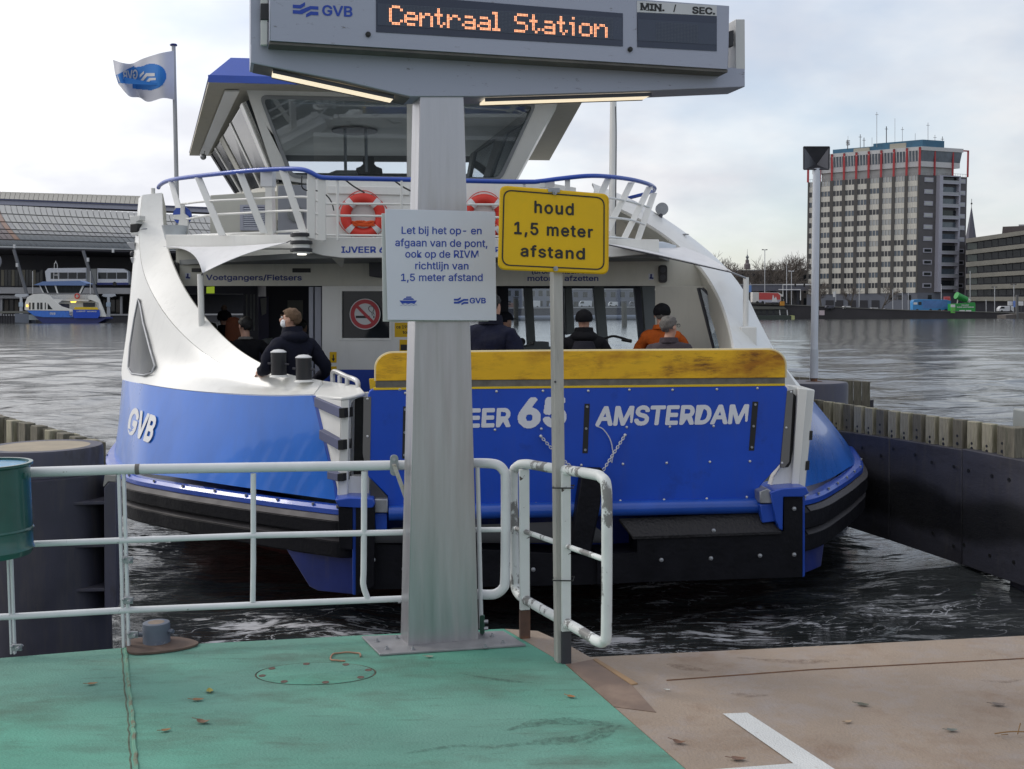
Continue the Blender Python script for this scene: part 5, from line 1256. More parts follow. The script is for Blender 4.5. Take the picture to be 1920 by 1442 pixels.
for (x0, y0, x1, y1, h) in ((589, 745, 637, 766, 18), (598, 806, 635, 826, 18), (613, 884, 634, 889, 14)):
 A1 = at(x0, y0, 10.32 - .002 * (y0 - 745)); A2 = at(x1, y1, 9.93); dz = Vector((0, 0, -h / FPX * 10.1))
 mb = MB(); e = Vector((.06, .14, 0)); mb.hexa([A1 + dz, A2 + dz, A2 + dz + e, A1 + dz + e, A1, A2, A2 + e, A1 + e]); mb.build('step', stp, fy, bevel=.004)
 mb = MB(); a = A2 + Vector((-.006, -.004, .002)); dd = Vector((.045, .01, 0)); mb.hexa([a + dz, a + dd + dz, a + dd + dz + e, a + dz + e, a, a + dd, a + dd + e, a + e]); mb.build('step_end', S['ink_black'], fy)
mb = MB(); mb.prism([at(560, 737, 10.6), at(588, 742, 10.42), at(640, 745, 9.99), at(656, 743, 9.99), at(684, 736, 10.05), at(672, 722, 10.35), at(606, 713, 10.8), at(572, 715, 11.0)], Vector((0, 0, -.03))); mb.build('corner_top', S['ship_white'], fy, bevel=.01)
RC = vplane(656, 10.03, 690, 10.06, 800)
mb = MB(); arc = [(658 + 26 * (1 - math.cos(a)), 760 - 16 * math.sin(a)) for a in [R(90 * i / 6) for i in range(7)]]
mb.plate([[(655, 742), (692, 736), (692, 936), (653, 936)], [(656, 893)] + arc + [(684, 893)]], off(RC, -.02), .12); mb.build('recess_frame', S['ship_white'], fy)
mb = MB(); mb.plate([(656, 740), (694, 740), (694, 896), (656, 896)], off(RC, -.25), .05); mb.build('recess_back', S['ink_black'], fy)
hp = [at(x, y, Y) for x, y, Y in ((624, 719, 10.75), (624, 700, 10.75), (630, 697, 10.7), (650, 706, 10.5), (664, 711, 10.35), (671, 718, 10.3), (671, 736, 10.3))]
mb = MB(); mb.tube(hp, .024, 12, smooth=40); mb.build('hand_rail', S['bolt_zinc'], fy)
for (x, y0, y1, Y) in ((637, 704, 724, 10.6), (651, 708, 731, 10.45)):
 mb = MB(); mb.tube([at(x, y0, Y), at(x, y1, Y)], .022, 10); mb.build('rail_leg', S['bolt_zinc'], fy)
a0, a1 = at(1497, 728, 10.35), at(1528, 731, 10.42); b0, b1 = at(1484, 914, 10.38), at(1510, 915, 10.42)
mb = MB(); mb.hexa([b0, b1, b1 + sd, b0 + sd, a0, a1, a1 + sd, a0 + sd]); mb.build('corner_column', S['ship_white'], fy, bevel=.01)
mb = MB(); a2 = at(1514, 730, 10.34); b2 = at(1498, 915, 10.36); mb.hexa([b0, b2, b2 + Vector((0, .05, 0)), b0 + Vector((0, .05, 0)), a0, a2, a2 + Vector((0, .05, 0)), a0 + Vector((0, .05, 0))]); mb.build('column_fold', S['ship_white'], fy, bevel=.005)
RC = vplane(1450, 10.36, 1500, 10.40, 800)
mb = MB(); mb.plate([(1478, 722), (1500, 727), (1484, 914), (1446, 911), (1452, 893), (1466, 872)], off(RC, -.03), .1); mb.build('recess_frame', S['ship_white'], fy, bevel=.005)
mb = MB(); mb.plate([(1488, 738), (1496, 745), (1498, 760), (1483, 868), (1478, 876), (1464, 877), (1476, 850)], off(RC, -.024), .01); mb.build('recess_back', S['ink_black'], fy)
for q in ([(1518, 808), (1524, 808), (1523, 825), (1517, 825)], [(1511, 865), (1518, 864), (1517, 881), (1510, 882)]):
 mb = MB(); mb.plate(q, off(RC, .0), .12); mb.build('step', S['ink_black'], fy)
for (x, yt, yb, Y, r__) in ((523, 661, 705, 10.95, 14.5), (570, 671, 714, 10.75, 15)):
 c = at(x, yb, Y); H = at(x, yt, Y).z - c.z; rr = r__ / FPX * Y
 mb = MB(); mb.lathe([(rr, 0), (rr, H), (0, H)], c, sides=24); mb.build('bollard', S['black'], fy)
 mb = MB(); mb.lathe([(rr * 1.03, H), (rr * 1.03, H + .008), (rr * .6, H + .028), (0, H + .034)], c, sides=24); mb.build('bollard_cap', S['ring_white'], fy)
 mb = MB(); cc = c + Vector((0, 0, H * .5)); mb.tube([cc + Vector((-rr * 1.35, -.02, .01)), cc + Vector((rr * 1.4, -.03, .0))], .010, 8); mb.build('bollard_pin', S['dark_metal'], fy)
 mb = MB(); mb.lathe([(rr * 1.25, -.01), (rr * 1.15, .008), (rr, .012)], c, sides=24); mb.build('bollard_foot', S['ship_white'], fy)
def post(x, y0, y1, Y, r, name='awning_post', m=None):
 a = at(x, y1, Y); b = at(x, y0, Y); mb = MB(); mb.tube([a, Vector((a.x, a.y, b.z))], r, 14); mb.build(name, m or S['ship_white'], fy)
post(378, 514, 612, 12.75, .036); post(1398, 520, 612, 12.6, .033)
mb = MB(); a = at(1399, 660, 12.6); mb.box(a + Vector((0, .02, .12)), (.19, .2, .34), R(8)); mb.build('post_foot', S['ship_white'], fy, bevel=.01)
fl_ = [at(600, 735, 10.9), at(690, 740, 10.2), at(1470, 735, 10.5)]
deckpoly = [Vector((p.x, p.y, 1.24)) for p in (at(650, 700, 10.1), at(1480, 700, 10.45), at(1480, 700, 12.4), at(1450, 700, 16), at(1300, 700, 24), at(330, 700, 24), at(300, 700, 16), at(330, 700, 13.2), at(560, 700, 10.9))]
mb = MB(); mb.prism(deckpoly, Vector((0, 0, -.1))); mb.build('main_deck', mat('green_grey_deck', (.08, .10, .09), rough=.8), fy, smooth=0)
CW = vplane(340, 13.95, 1310, 13.65, 600)
hole_l = [(300, 536), (600, 536), (604, 540), (604, 760), (300, 760)]
hole_w = [(641, 546), (730, 546), (730, 634), (641, 634)]
hole_r = [(800, 536), (1228, 536), (1228, 760), (800, 760)]
mb = MB()
mb.plate([(330, 455), (1255, 455), (1290, 484), (1312, 510), (1326, 536), (330, 536)], CW, .08); mb.build('header_wall', S['ship_cream'], fy, smooth=0)
mb = MB(); mb.plate([[(604, 536.4), (800, 536.4), (800, 693), (604, 693)], hole_w], CW, .08); mb.build('cabin_wall', S['ship_white'], fy, smooth=0)
mb = MB(); mb.plate([(604, 693.3), (800, 693.3), (800, 800), (604, 800)], CW, .085); mb.build('cabin_wall_base', mat('base_blue', (.012, .05, .32), rough=.4), fy, smooth=0)
mb = MB(); mb.plate([[(636, 541), (735, 541), (735, 639), (636, 639)], [(641, 546), (730, 546), (730, 634), (641, 634)]], off(CW, .012), .03); mb.build('window_frame', S['ship_white'], fy, bevel=.003)
mb = MB(); mb.plate([(641, 546), (730, 546), (730, 634), (641, 634)], off(CW, -.04), .008); mb.build('window_pane', S['dark_glass'], fy, smooth=0)
ns = off(CW, .004); cx_, cy_, rr = 684.5, 589, 29
disc = lambda r, n=36: [(cx_ + r * math.cos(2 * math.pi * i / n), cy_ + r * math.sin(2 * math.pi * i / n)) for i in range(n)]
mb = MB(); mb.plate(disc(rr), ns, .003); mb.build('no_smoking_disc', S['ring_white'], fy)
mb = MB(); O = [on(*q, off(ns, .002)) for q in disc(27.5)]; I = [on(*q, off(ns, .002)) for q in disc(20)]; n = 36
mb.add(O + I, [(i, (i + 1) % n, n + (i + 1) % n, n + i) for i in range(n)])
mb.face([on(*q, off(ns, .004)) for q in ((668, 577), (672, 573), (701, 602), (697, 606))]); mb.build('red_symbol', S['ink_red'], fy, smooth=0)
mb = MB(); mb.face([on(*q, off(ns, .0028)) for q in ((667, 592), (693, 592), (693, 596.5), (667, 596.5))]); mb.face([on(*q, off(ns, .0028)) for q in ((700, 592), (702, 592), (702, 596.5), (700, 596.5))])
mb.tube([on(*q, off(ns, .003)) for q in ((698, 592), (697, 586), (693, 583), (691, 578), (694, 574), (699, 575), (701, 580), (699, 585), (702, 590))], .004, 5, smooth=20); mb.build('cigarette_symbol', S['ink_black'], fy)
for q, t in (((740, 605, 769, 632), 'ca 195'), ((749, 637, 769, 659), None), ((618, 660, 631, 680), None), ((619, 687, 631, 698), None)):
 mb = MB(); mb.plate([(q[0], q[1]), (q[2], q[1]), (q[2], q[3]), (q[0], q[3])], off(CW, .006), .005); mb.build('small_yellow_sign', S['yellow_sign'], fy)
 mb = MB(); pp = off(CW, .0075)
 if t:
  add_text(mb, 'ca 195', tquad(743, 616, 767, 616, 6), pp, bold=.03); add_text(mb, 'ton', tquad(755, 626, 767, 626, 6), pp, bold=.03)
 elif q[0] == 618:
  mb.face([on(*p, pp) for p in ((624, 665), (626, 665), (626, 673), (624, 673))]); mb.face([on(*p, pp) for p in ((621.5, 672), (628.5, 672), (625, 678))])
 elif q[0] == 749:
  mb.face([on(*p, pp) for p in ((751, 646), (767, 646), (767, 657), (751, 657))])
 else: continue
 mb.build('lettering', S['ink_black'], fy, smooth=0)
pp = off(CW, .003); mb = MB()
add_text(mb, 'Voetgangers/Fietsers', tquad(386, 525.5, 566, 526, 10.5), pp, bold=.035); add_text(mb, 'motoren afzetten', tquad(989, 527, 1122, 527, 10), pp, bold=.035)
add_text(mb, '(Brom)fietsen en', tquad(997, 513.5, 1105, 513.5, 10), pp, bold=.035); mb.build('lettering', S['ink_navy'], fy, smooth=0)
for (x, y) in ((352, 518), (1221, 519)):
 mb = MB(); mb.plate([(x - 5, y - 6), (x + 5, y - 6), (x + 5, y + 6), (x - 5, y + 6)], off(CW, .003), .002); mb.build('pictogram', S['board_white'], fy)
 mb = MB(); mb.tube([on(x, y - 5, off(CW, .006)), on(x, y + 2, off(CW, .006)), on(x + 4, y + 3, off(CW, .006))], .012, 6); mb.tube([on(x - 3, y + 2, off(CW, .006)), on(x + 2, y + 2.5, off(CW, .006))], .012, 6); mb.build('pictogram_figure', S['ink_navy'], fy)
for q in ((548, 503, 582, 511), (359, 503, 376, 510)):
 mb = MB(); mb.plate([(q[0], q[1]), (q[2], q[1]), (q[2], q[3]), (q[0], q[3])], off(CW, .015), .03); mb.build('display_slot', S['ink_black'], fy, bevel=.004)
mb = MB(); mb.plate(rrect(1235, 497, 1251, 530, 5), off(CW, .05), .06); mb.build('loudspeaker', S['black'], fy, bevel=.008)
for yy in (506, 520):
 mb = MB(); c = on(1243, yy, off(CW, .05)); mb.tube([c, c + CW[1] * .012], .036, 16); mb.build('speaker_cone', S['dark_metal'], fy)
mb = MB(); mb.plate(rrect(317, 492, 334, 524, 4), off(CW, .05), .06); mb.build('loudspeaker', S['black'], fy, bevel=.008)
mb = MB(); mb.plate([(692, 490), (716, 490), (716, 521), (692, 518)], off(CW, .22), .2); mb.build('floodlight', S['dark_metal'], fy, bevel=.01)
for x, m in ((657, 'ring_red'), (674, 'ink_navy')):
 mb = MB(); mb.ball(on(x, 488, off(CW, .1)), .035, 12, 8); mb.build('signal_lamp', S[m], fy)
for x0, x1 in ((579, 587), (590, 602)):
 mb = MB(); mb.plate([(x0, 538), (x1, 538), (x1, 750), (x0, 750)], off(CW, -.06), .04); mb.build('door_edge', mat('pale_lilac_panel', (.36, .37, .43), rough=.5), fy, bevel=.005)
AW = vplane(1228, 13.62, 1395, 13.3, 600)
mb = MB(); mb.plate([[(1228.5, 536.4), (1326, 536.4), (1350, 572), (1368, 620), (1382, 700), (1386, 760), (1228.5, 760)], [(1309, 540), (1318, 541), (1346, 570), (1360, 606), (1372, 700), (1350, 700)]], AW, .06); mb.build('return_wall', S['ship_cream'], fy, smooth=0)
Wn = [(1309, 540), (1318, 541), (1346, 570), (1360, 606), (1372, 700), (1350, 700)]
mb = MB(); mb.plate(Wn, off(AW, -.03), .008); mb.build('window_pane', S['glass'], fy, smooth=0)
mb = MB(); mb.tube([on(*q, off(AW, .0)) for q in Wn], .018, 8, closed=True); mb.build('window_seal', S['dark_metal'], fy)
zc = 3.56
mb = MB(); P = [Vector((at(x, 600, Y).x, Y, zc)) for x, Y in ((345, 14.05), (1300, 13.8), (1300, 24), (350, 24))]; mb.prism(P, Vector((0, 0, .04))); mb.build('ceiling', S['ceiling'], fy, smooth=0)
BW = vplane(497, 16.5, 604, 16.7, 600)
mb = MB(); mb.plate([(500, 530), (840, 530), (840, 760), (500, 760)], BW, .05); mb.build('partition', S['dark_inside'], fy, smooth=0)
mb = MB(); mb.plate([(484, 556), (504, 556), (504, 760), (484, 760)], off(BW, .3), .05); mb.build('partition_panel', mat('purple_panel', (.055, .05, .11), rough=.5), fy)
mb = MB(); mb.plate([(488, 560), (500, 558), (499, 588), (491, 592)], off(BW, .32), .01); mb.build('notice', mat('grey_notice', (.3, .3, .3), rough=.6), fy)
mb = MB(); mb.plate([(539, 563), (568, 563), (568, 600), (539, 600)], off(BW, .02), .005); mb.build('notice', mat('dim_paper', (.22, .22, .2), rough=.8), fy)
for x in (461, 469, 475):
 mb = MB(); mb.plate([(x, 552), (x + 3, 552), (x + 3, 620), (x, 620)], off(BW, .6), .03); mb.build('pole', S['inside_grey'], fy)
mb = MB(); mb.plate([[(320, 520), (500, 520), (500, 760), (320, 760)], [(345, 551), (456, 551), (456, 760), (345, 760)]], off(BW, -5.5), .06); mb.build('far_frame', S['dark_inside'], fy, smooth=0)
mb = MB(); mb.plate([(387, 538), (402, 537), (402, 550), (387, 550)], off(BW, 1.2), .03); mb.build('exit_sign', S['green_sign'], fy)
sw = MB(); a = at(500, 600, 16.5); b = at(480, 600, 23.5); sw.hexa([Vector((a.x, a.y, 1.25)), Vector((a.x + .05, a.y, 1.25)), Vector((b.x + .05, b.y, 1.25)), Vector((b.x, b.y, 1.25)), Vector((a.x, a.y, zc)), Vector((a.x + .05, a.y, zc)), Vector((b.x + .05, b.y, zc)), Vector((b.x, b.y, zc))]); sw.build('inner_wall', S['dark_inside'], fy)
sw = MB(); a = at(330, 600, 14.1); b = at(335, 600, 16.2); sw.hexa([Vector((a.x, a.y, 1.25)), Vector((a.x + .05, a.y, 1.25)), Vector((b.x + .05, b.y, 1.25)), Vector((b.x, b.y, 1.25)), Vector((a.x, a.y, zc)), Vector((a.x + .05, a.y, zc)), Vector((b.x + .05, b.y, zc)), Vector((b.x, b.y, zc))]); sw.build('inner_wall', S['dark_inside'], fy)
mb = MB(); mb.plate([(478, 640), (500, 634), (505, 640), (495, 654), (478, 652)], off(CW, -1.0), .3); mb.build('console', S['inside_grey'], fy, bevel=.01)
FWp = vplane(930, 20.0, 1230, 20.6, 600)
posts = [((932, 536), (953, 536), (954, 680), (934, 680), 'dark_inside'), ((983, 536), (998, 536), (1006, 670), (991, 670), 'inside_grey'), ((1049, 536), (1057, 536), (1061, 670), (1052, 670), 'dark_inside'), ((1060, 536), (1072, 536), (1078, 625), (1062, 628), 'inside_grey'),
         ((1113, 536), (1132, 536), (1143, 670), (1126, 670), 'inside_grey'), ((1190, 536), (1204, 536), (1216, 670), (1203, 670), 'dark_inside')]
for p in posts:
 mb = MB(); mb.plate(list(p[:4]), FWp, .12); mb.build('window_post', S[p[4]], fy, bevel=.01)
mb = MB(); mb.plate([(1204, 537), (1228, 537), (1232, 690), (1216, 690)], off(FWp, 3), .1); mb.build('wall_panel', S['inside_grey'], fy)
mb = MB(); mb.plate([(926, 527), (1240, 527), (1240, 541), (926, 541)], FWp, .1); mb.build('window_head', S['dark_inside'], fy)
mb = MB(); mb.plate([(934, 541), (1203, 541), (1210, 690), (934, 690)], off(FWp, -.05), .01); mb.build('window_pane', S['glass_clear'], fy, smooth=0)
mb = MB(); mb.plate([(972, 651), (1000, 647), (1000, 641), (1030, 641), (1030, 650), (1048, 652), (1048, 690), (972, 690)], off(FWp, 2.0), .4); mb.build('console', S['inside_grey'], fy, bevel=.02)
mb = MB(); c = on(978, 641, off(FWp, 2.1)); mb.tube([c, c + Vector((0, .04, 0))], .065, 20); mb.build('mirror', S['dark_metal'], fy)
FS = vplane(545, 12.35, 1300, 12.75, 460)
mb = MB(); mb.plate([(545, 436), (605, 452), (608, 444), (1236, 449), (1236, 474), (1150, 482), (640, 483.5), (604, 479), (560, 466)], FS, .10); mb.build('fascia', S['ship_white'], fy, bevel=.006)
F1, F2 = at(312, 466, 13.8), at(560, 466, 12.3)
T1, T2 = at(310, 440, 13.8), at(560, 440, 12.3)
mb = MB(); bkv = Vector((.12, .3, 0)); mb.hexa([F1, F2, F2 + bkv, F1 + bkv, T1, T2, T2 + bkv, T1 + bkv]); mb.build('fascia', S['ship_white'], fy, bevel=.006)
mb = MB(); P = [Vector((p.x, p.y, 3.62)) for p in (at(330, 500, 14.0), at(556, 500, 12.5), at(1236, 500, 12.85), at(1262, 500, 14.0), at(1200, 500, 22), at(250, 500, 22), at(290, 500, 15.5))]; mb.prism(P, Vector((0, 0, .06))); mb.build('upper_deck', S['inside_grey'], fy, smooth=0)
mb = MB(); add_text(mb, 'IJVEER 65', [(640, 462), (733, 462), (733, 474), (640, 474)], off(FS, .004), bold=.04); add_text(mb, 'IJVEER OP', [(858, 463), (937, 463), (937, 473), (858, 473)], off(FS, .004), bold=.04); mb.build('lettering', S['ink_blue'], fy, smooth=0)
mb = MB(); mb.prism([on(622, 484, off(FS, -.05)), on(642, 484, off(FS, -.05)), on(640, 502, off(FS, -.35))], Vector((.02, 0, 0))); mb.build('knee_bracket', S['ship_cream'], fy)
RCb = vplane(1100, 12.6, 1290, 13.4, 455)
mb = MB(); mb.plate([(1128, 448), (1245, 453), (1272, 461), (1262, 470), (1150, 470)], off(RCb, .06), .1); mb.build('deck_curb', mat('pale_blue_white', (.62, .67, .73), rough=.4), fy, bevel=.02)
sail = mat('white_awning_fabric', (.70, .70, .71), rough=.75, var=.05, vs=3, bump=.15, bs=4, grime=.1)
def sailmesh(A, Bc, C, curveAC, curveBC, name):
 """triangle A-B along the deck, apex C, edges bowed"""
 rows = []
 for i in range(13):
  t = i / 12
  L_ = A.lerp(C, t) + curveAC * math.sin(math.pi * t); R__ = Bc.lerp(C, t) + curveBC * math.sin(math.pi * t)
  rows.append([L_.lerp(R__, k / 14) + Vector((0, 0, -.02 * math.sin(math.pi * k / 14) * (1 - t))) + Vector((0, .06 * math.sin(math.pi * k / 14), 0)) for k in range(15)])
 mb = MB(); mb.grid(rows); return mb.build(name, sail, fy, solid=.006, smooth=60)
A, Bq, C = at(306, 462, 13.75), at(537, 455, 12.3), at(380, 512, 12.6)
sailmesh(A, Bq, C, Vector((.10, 0, .08)), Vector((-.02, 0, .03)), 'awning')
mb = MB(); mb.tube([Bq, at(546, 451, 12.3)], .006, 6); mb.tube([C, at(378, 516, 12.75)], .008, 6); mb.build('awning_rope', S['dark_metal'], fy)
A, Bq, C = at(1285, 462, 13.6), at(1136, 457, 12.45), at(1374, 511, 12.6)
A = at(1282, 464, 13.3)
sailmesh(Bq, A, C, Vector((0, 0, .01)), Vector((.0, 0, .03)), 'awning')
mb = MB(); mb.tube([at(1136, 458, 12.42), at(1374, 511.5, 12.57), at(1398, 522, 12.57)], .007, 6); mb.build('awning_rope', S['dark_metal'], fy)
mb = MB(); mb.tube([at(1372, 511, 12.55), at(1380, 514, 12.55), at(1398, 521, 12.57)], .011, 6); mb.build('turnbuckle', S['grey_metal'], fy)
c = at(565, 441, 12.2)
for k, yy in enumerate((441, 455, 469)):
 cc = at(565, yy, 12.2); mb = MB(); mb.lathe([(.10, -.022), (.122, -.016), (.122, .016), (.10, .022)], cc, sides=24); mb.build('light_ring', S['black'], fy)
mb = MB(); mb.tube([at(565, 476, 12.2), at(565, 436, 12.2)], .095, 20); mb.build('light_body', S['ship_white'], fy)
mb = MB(); cc = at(566, 476, 12.2); mb.lathe([(.05, -.012), (.05, 0)], cc, sides=16); mb.build('lamp', mat('lit_deck_lamp', (1, 1, .9), emit=(1, .97, .85), es=1.5), fy)
rlc = [(297, 352, 14.6), (300, 347, 14.5), (312, 340, 14.2), (340, 334, 13.7), (400, 327, 13.1), (470, 320, 12.6), (530, 317, 12.3), (562, 317.5, 12.15), (580, 322, 12.1), (600, 332, 12.1), (620, 334, 12.12)]
rlr = [(620, 334, 12.12), (960, 341, 12.35), (1002, 341, 12.4), (1020, 339, 12.4), (1050, 335, 12.4), (1100, 330, 12.5), (1140, 331, 12.8), (1185, 337, 13.3), (1215, 345, 13.8), (1227, 352, 14.3), (1226, 358, 14.6)]
mb = MB(); mb.tube([at(*q) for q in rlc], .026, 12, smooth=60); mb.build('blue_hand_rail', S['rail_blue'], fy)
mb = MB(); mb.tube([at(*q) for q in rlr[:3]], .026, 12); mb.tube(catmull([at(*q) for q in rlr[2:]], 50), .026, 12); mb.build('blue_hand_rail', S['rail_blue'], fy)
mb = MB(); mb.tube([at(1226, 358, 14.6), at(1215, 362, 15.0), at(1172, 373, 15.5)], .026, 8); mb.build('blue_hand_rail', S['rail_blue'], fy)
for ys_ in (((332, 384), (380, 378), (450, 374), (510, 371), (565, 369), (585, 373), (606, 382)), ((350, 411), (400, 403), (450, 400), (520, 396), (568, 395), (588, 400), (606, 404)), ((350, 442), (420, 439), (500, 436), (570, 432), (590, 437), (606, 441))):
 Ys = [13.9, 13.3, 12.9, 12.5, 12.2, 12.15, 12.15]
 mb = MB(); mb.tube(catmull([at(x, y, Y) for (x, y), Y in zip(ys_, Ys)], 30), .014, 8); mb.build('rail_bar', S['ship_white'], fy)
for y0, y1, rr_ in ((382, 384, None), (404, 408, None), (441, 444, None)):
 mb = MB(); mb.tube([at(606, y0, 12.15), at(960, y1, 12.4), at(1100, y1, 12.6)], .013, 8); mb.build('rail_bar', S['ship_white'], fy)
for ys_ in (((1100, 368), (1140, 371), (1180, 378), (1217, 389)), ((1100, 406), (1140, 408), (1180, 412), (1208, 421)), ((1100, 441), (1140, 444), (1175, 448), (1200, 451))):
 mb = MB(); mb.tube(catmull([at(x, y, Y) for (x, y), Y in zip(ys_, (12.6, 12.8, 13.3, 14.0))], 20), .014, 8); mb.build('rail_bar', S['ship_white'], fy)
def slat(x0, y0, Y0, x1, y1, Y1, w=.085):
 a = at(x1, y1, Y1); b = at(x0, y0, Y0); t = (b - a).normalized(); s_ = Vector((1, .1, 0)).normalized() * w / 2; d = Vector((0, .012, 0))
 mb = MB(); mb.hexa([a - s_ - d, a + s_ - d, a + s_ + d, a - s_ + d, b - s_ - d, b + s_ - d, b + s_ + d, b - s_ + d]); mb.build('rail_post', S['ship_white'], fy, bevel=.003)
slat(321, 341, 14.0, 335, 390, 13.6, .07); slat(372, 333, 13.35, 417, 442, 13.0); slat(450, 325, 12.75, 495, 437, 12.6); slat(531, 320, 12.3, 569, 436, 12.2)
slat(584, 324, 12.12, 584, 447, 12.15); slat(603, 333, 12.12, 604, 451, 12.15); slat(633, 336, 12.14, 633, 451, 12.15, .025); slat(753, 338, 12.2, 753, 450, 12.25, .025)
slat(983, 342, 12.4, 983, 350, 12.4, .03); slat(1017, 340, 12.4, 1017, 352, 12.4, .06); slat(1064, 336, 12.45, 1064, 360, 12.45, .06)
slat(1141, 334, 12.85, 1085, 448, 12.6); slat(1184, 342, 13.3, 1138, 434, 12.9); slat(1218, 350, 13.9, 1170, 448, 13.3); slat(1226, 362, 14.4, 1195, 452, 13.9)
mb = MB(); mb.plate([(1020, 340), (1040, 338), (1040, 350), (1020, 352)], vplane(1020, 12.5, 1040, 12.5), .05) ; mb.build('rail_bracket', S['ship_white'], fy)
mb = MB(); mb.plate([(488, 320), (511, 320), (511, 350), (488, 350)], vplane(480, 12.5, 520, 12.45, 330), .1); mb.build('junction_box', mat('white_box', (.62, .63, .65), rough=.4), fy, bevel=.005)
mb = MB(); mb.plate([(497, 350), (509, 350), (511, 440), (497, 440)], vplane(480, 12.75, 520, 12.7, 330), .1); mb.build('support_post', S['ship_white'], fy, bevel=.005)
UD = vplane(400, 15.3, 800, 15.6, 400)
mb = MB(); mb.plate([(394, 366), (520, 358), (520, 446), (394, 446)], off(UD, .0), .5); mb.build('deck_house', S['ship_cream'], fy, bevel=.01)
mb = MB(); mb.plate([[(450, 384), (501, 384), (501, 432), (450, 432)], [(456, 388), (496, 388), (496, 429), (456, 429)]], off(UD, .04), .04); mb.build('vent_frame', mat('lilac_frame', (.42, .43, .5), rough=.5), fy)
mb = MB(); mb.plate([(456, 388), (496, 388), (496, 429), (456, 429)], off(UD, .01), .01); mb.build('vent_back', S['hull_dark_blue'], fy)
for i in range(10):
 mb = MB(); y = 389.5 + i * 4; P = on(456, y, off(UD, .02)); Q_ = on(496, y, off(UD, .02)); v = Vector((0, -.02, -.018)); mb.prism([P, Q_, Q_ + v, P + v], Vector((0, 0, -.006))); mb.build('louvre_slat', mat('louvre_white', (.6, .62, .68), rough=.4) if i == 0 else bpy.data.materials['louvre_white'], fy)
mb = MB(); mb.plate([(521, 348), (580, 346), (580, 446), (521, 446)], off(UD, .4), .4); mb.build('equipment_box', mat('lilac_grey_box', (.27, .28, .31), rough=.5), fy, bevel=.01)
mb = MB(); mb.plate([(584, 366), (618, 366), (618, 450), (584, 450)], off(UD, .3), .4); mb.build('equipment_box', mat('lilac_grey_box2', (.27, .28, .31), rough=.5), fy, bevel=.01)
for x, y, r_ in ((554, 401, .11), (594, 384, .07), (594, 414, .07), (612, 384, .06)):
 mb = MB(); c = on(x, y, off(UD, .41 if x < 580 else .31)); mb.lathe([(r_, 0), (r_, .02), (r_ * .8, .025), (r_ * .78, .02), (r_ * .4, .022), (0, .03)], c, UD[1], 20); mb.build('round_cover', S['inside_grey'], fy)
PW = vplane(600, 14.0, 1010, 14.4, 400)
mb = MB(); mb.plate([(575, 336), (1022, 342), (1080, 352), (1080, 470), (575, 466)], PW, .1); mb.build('parapet_wall', S['ship_white'], fy, smooth=0)
mb = MB(); mb.plate([(614, 348), (768, 351), (768, 366), (614, 363)], off(PW, .03), .03); mb.build('wall_ledge', S['ship_white'], fy, bevel=.006)
def cable(P, r, name, m): 
 mb = MB(); mb.tube([at(*q) for q in P], r, 6, smooth=18); mb.build(name, m, fy)
cable([(566, 330, 12.9), (566, 350, 12.9), (575, 357, 13), (596, 358, 13), (612, 366, 13), (622, 380, 13), (626, 395, 13)], .008, 'cable', S['ink_black'])
cable([(648, 338, 13.7), (664, 350, 13.7), (683, 361, 13.6)], .011, 'wiper_arm', S['ink_black']); cable([(738, 338, 13.7), (755, 350, 13.7), (770, 358, 13.6)], .011, 'wiper_arm', S['ink_black'])
RE = vplane(310, 14.1, 360, 14.0, 400)
mb = MB(); c = on(341, 404, RE); mb.tube([c, c + Vector((0, .05, 0))], .115, 28); mb.build('reel_disc', S['rail_blue'], fy)
mb = MB(); mb.plate([(338, 384), (345, 384), (345, 400), (352, 406), (352, 446), (332, 446), (334, 420), (336, 412), (324, 411), (324, 403), (338, 402)], off(RE, .03), .03); mb.build('reel_bracket', S['ship_white'], fy, bevel=.004)
mb = MB(); c = at(328, 449, 13.9); mb.lathe([(.12, 0), (.155, .16), (.16, .17), (.15, .17), (.11, .02), (0, .02)], c, sides=28); mb.build('bucket', mat('bucket_white', (.55, .58, .6), rough=.4), fy)
CA = vplane(230, 14.6, 270, 14.5, 415)
mb = MB(); mb.plate([(243, 405), (262, 404), (262, 412), (256, 415), (256, 420), (244, 420)], CA, .12); mb.plate([(243, 436), (262, 434), (262, 440), (246, 441)], CA, .12); mb.build('camera_bracket', S['ship_white'], fy, bevel=.005)
mb = MB(); mb.plate([(243.5, 420), (258, 419), (258, 435), (243.5, 436)], off(CA, .01), .12); mb.build('camera_box', S['ink_black'], fy, bevel=.01)
for q in ([(237, 455), (250, 454), (254, 470), (245, 466)], [(244, 483), (252, 482), (253, 496), (247, 493)]):
 mb = MB(); mb.plate(q, CA, .06); mb.build('floodlight', S['grey_metal'], fy, bevel=.005)
mb = MB(); mb.ball(at(249, 476, 14.7), .04, 10, 8); mb.build('lamp_joint', S['dark_metal'], fy)
mb = MB(); c = at(1240, 392, 14.9); ax = Vector((-.08, 1, .05)).normalized(); mb.lathe([(.082, -.06), (.086, -.05), (.078, 0.02), (.045, .12), (.035, .2), (0, .2)], c, ax, 24); mb.lathe([(.078, -.055), (.03, .06), (0, .06)], c, ax, 24); mb.build('horn', S['grey_metal'], fy)
mb = MB(); mb.tube([at(1240, 398, 14.9), at(1237, 412, 14.8)], .03, 8); mb.build('horn_foot', S['dark_metal'], fy)
mb = MB(); mb.ball(at(1285, 439.5, 14.45), .05, 16, 8, (1, .5, .22)); mb.build('nav_light', S['grey_metal'], fy)
mb = MB(); a = at(333, 440, 15.5); b = at(325.5, 86, 15.5); mb.tube([a, b], [.032, .028], 12); mb.build('flag_mast', mat('grey_white_mast', (.42, .43, .45), rough=.4), fy)
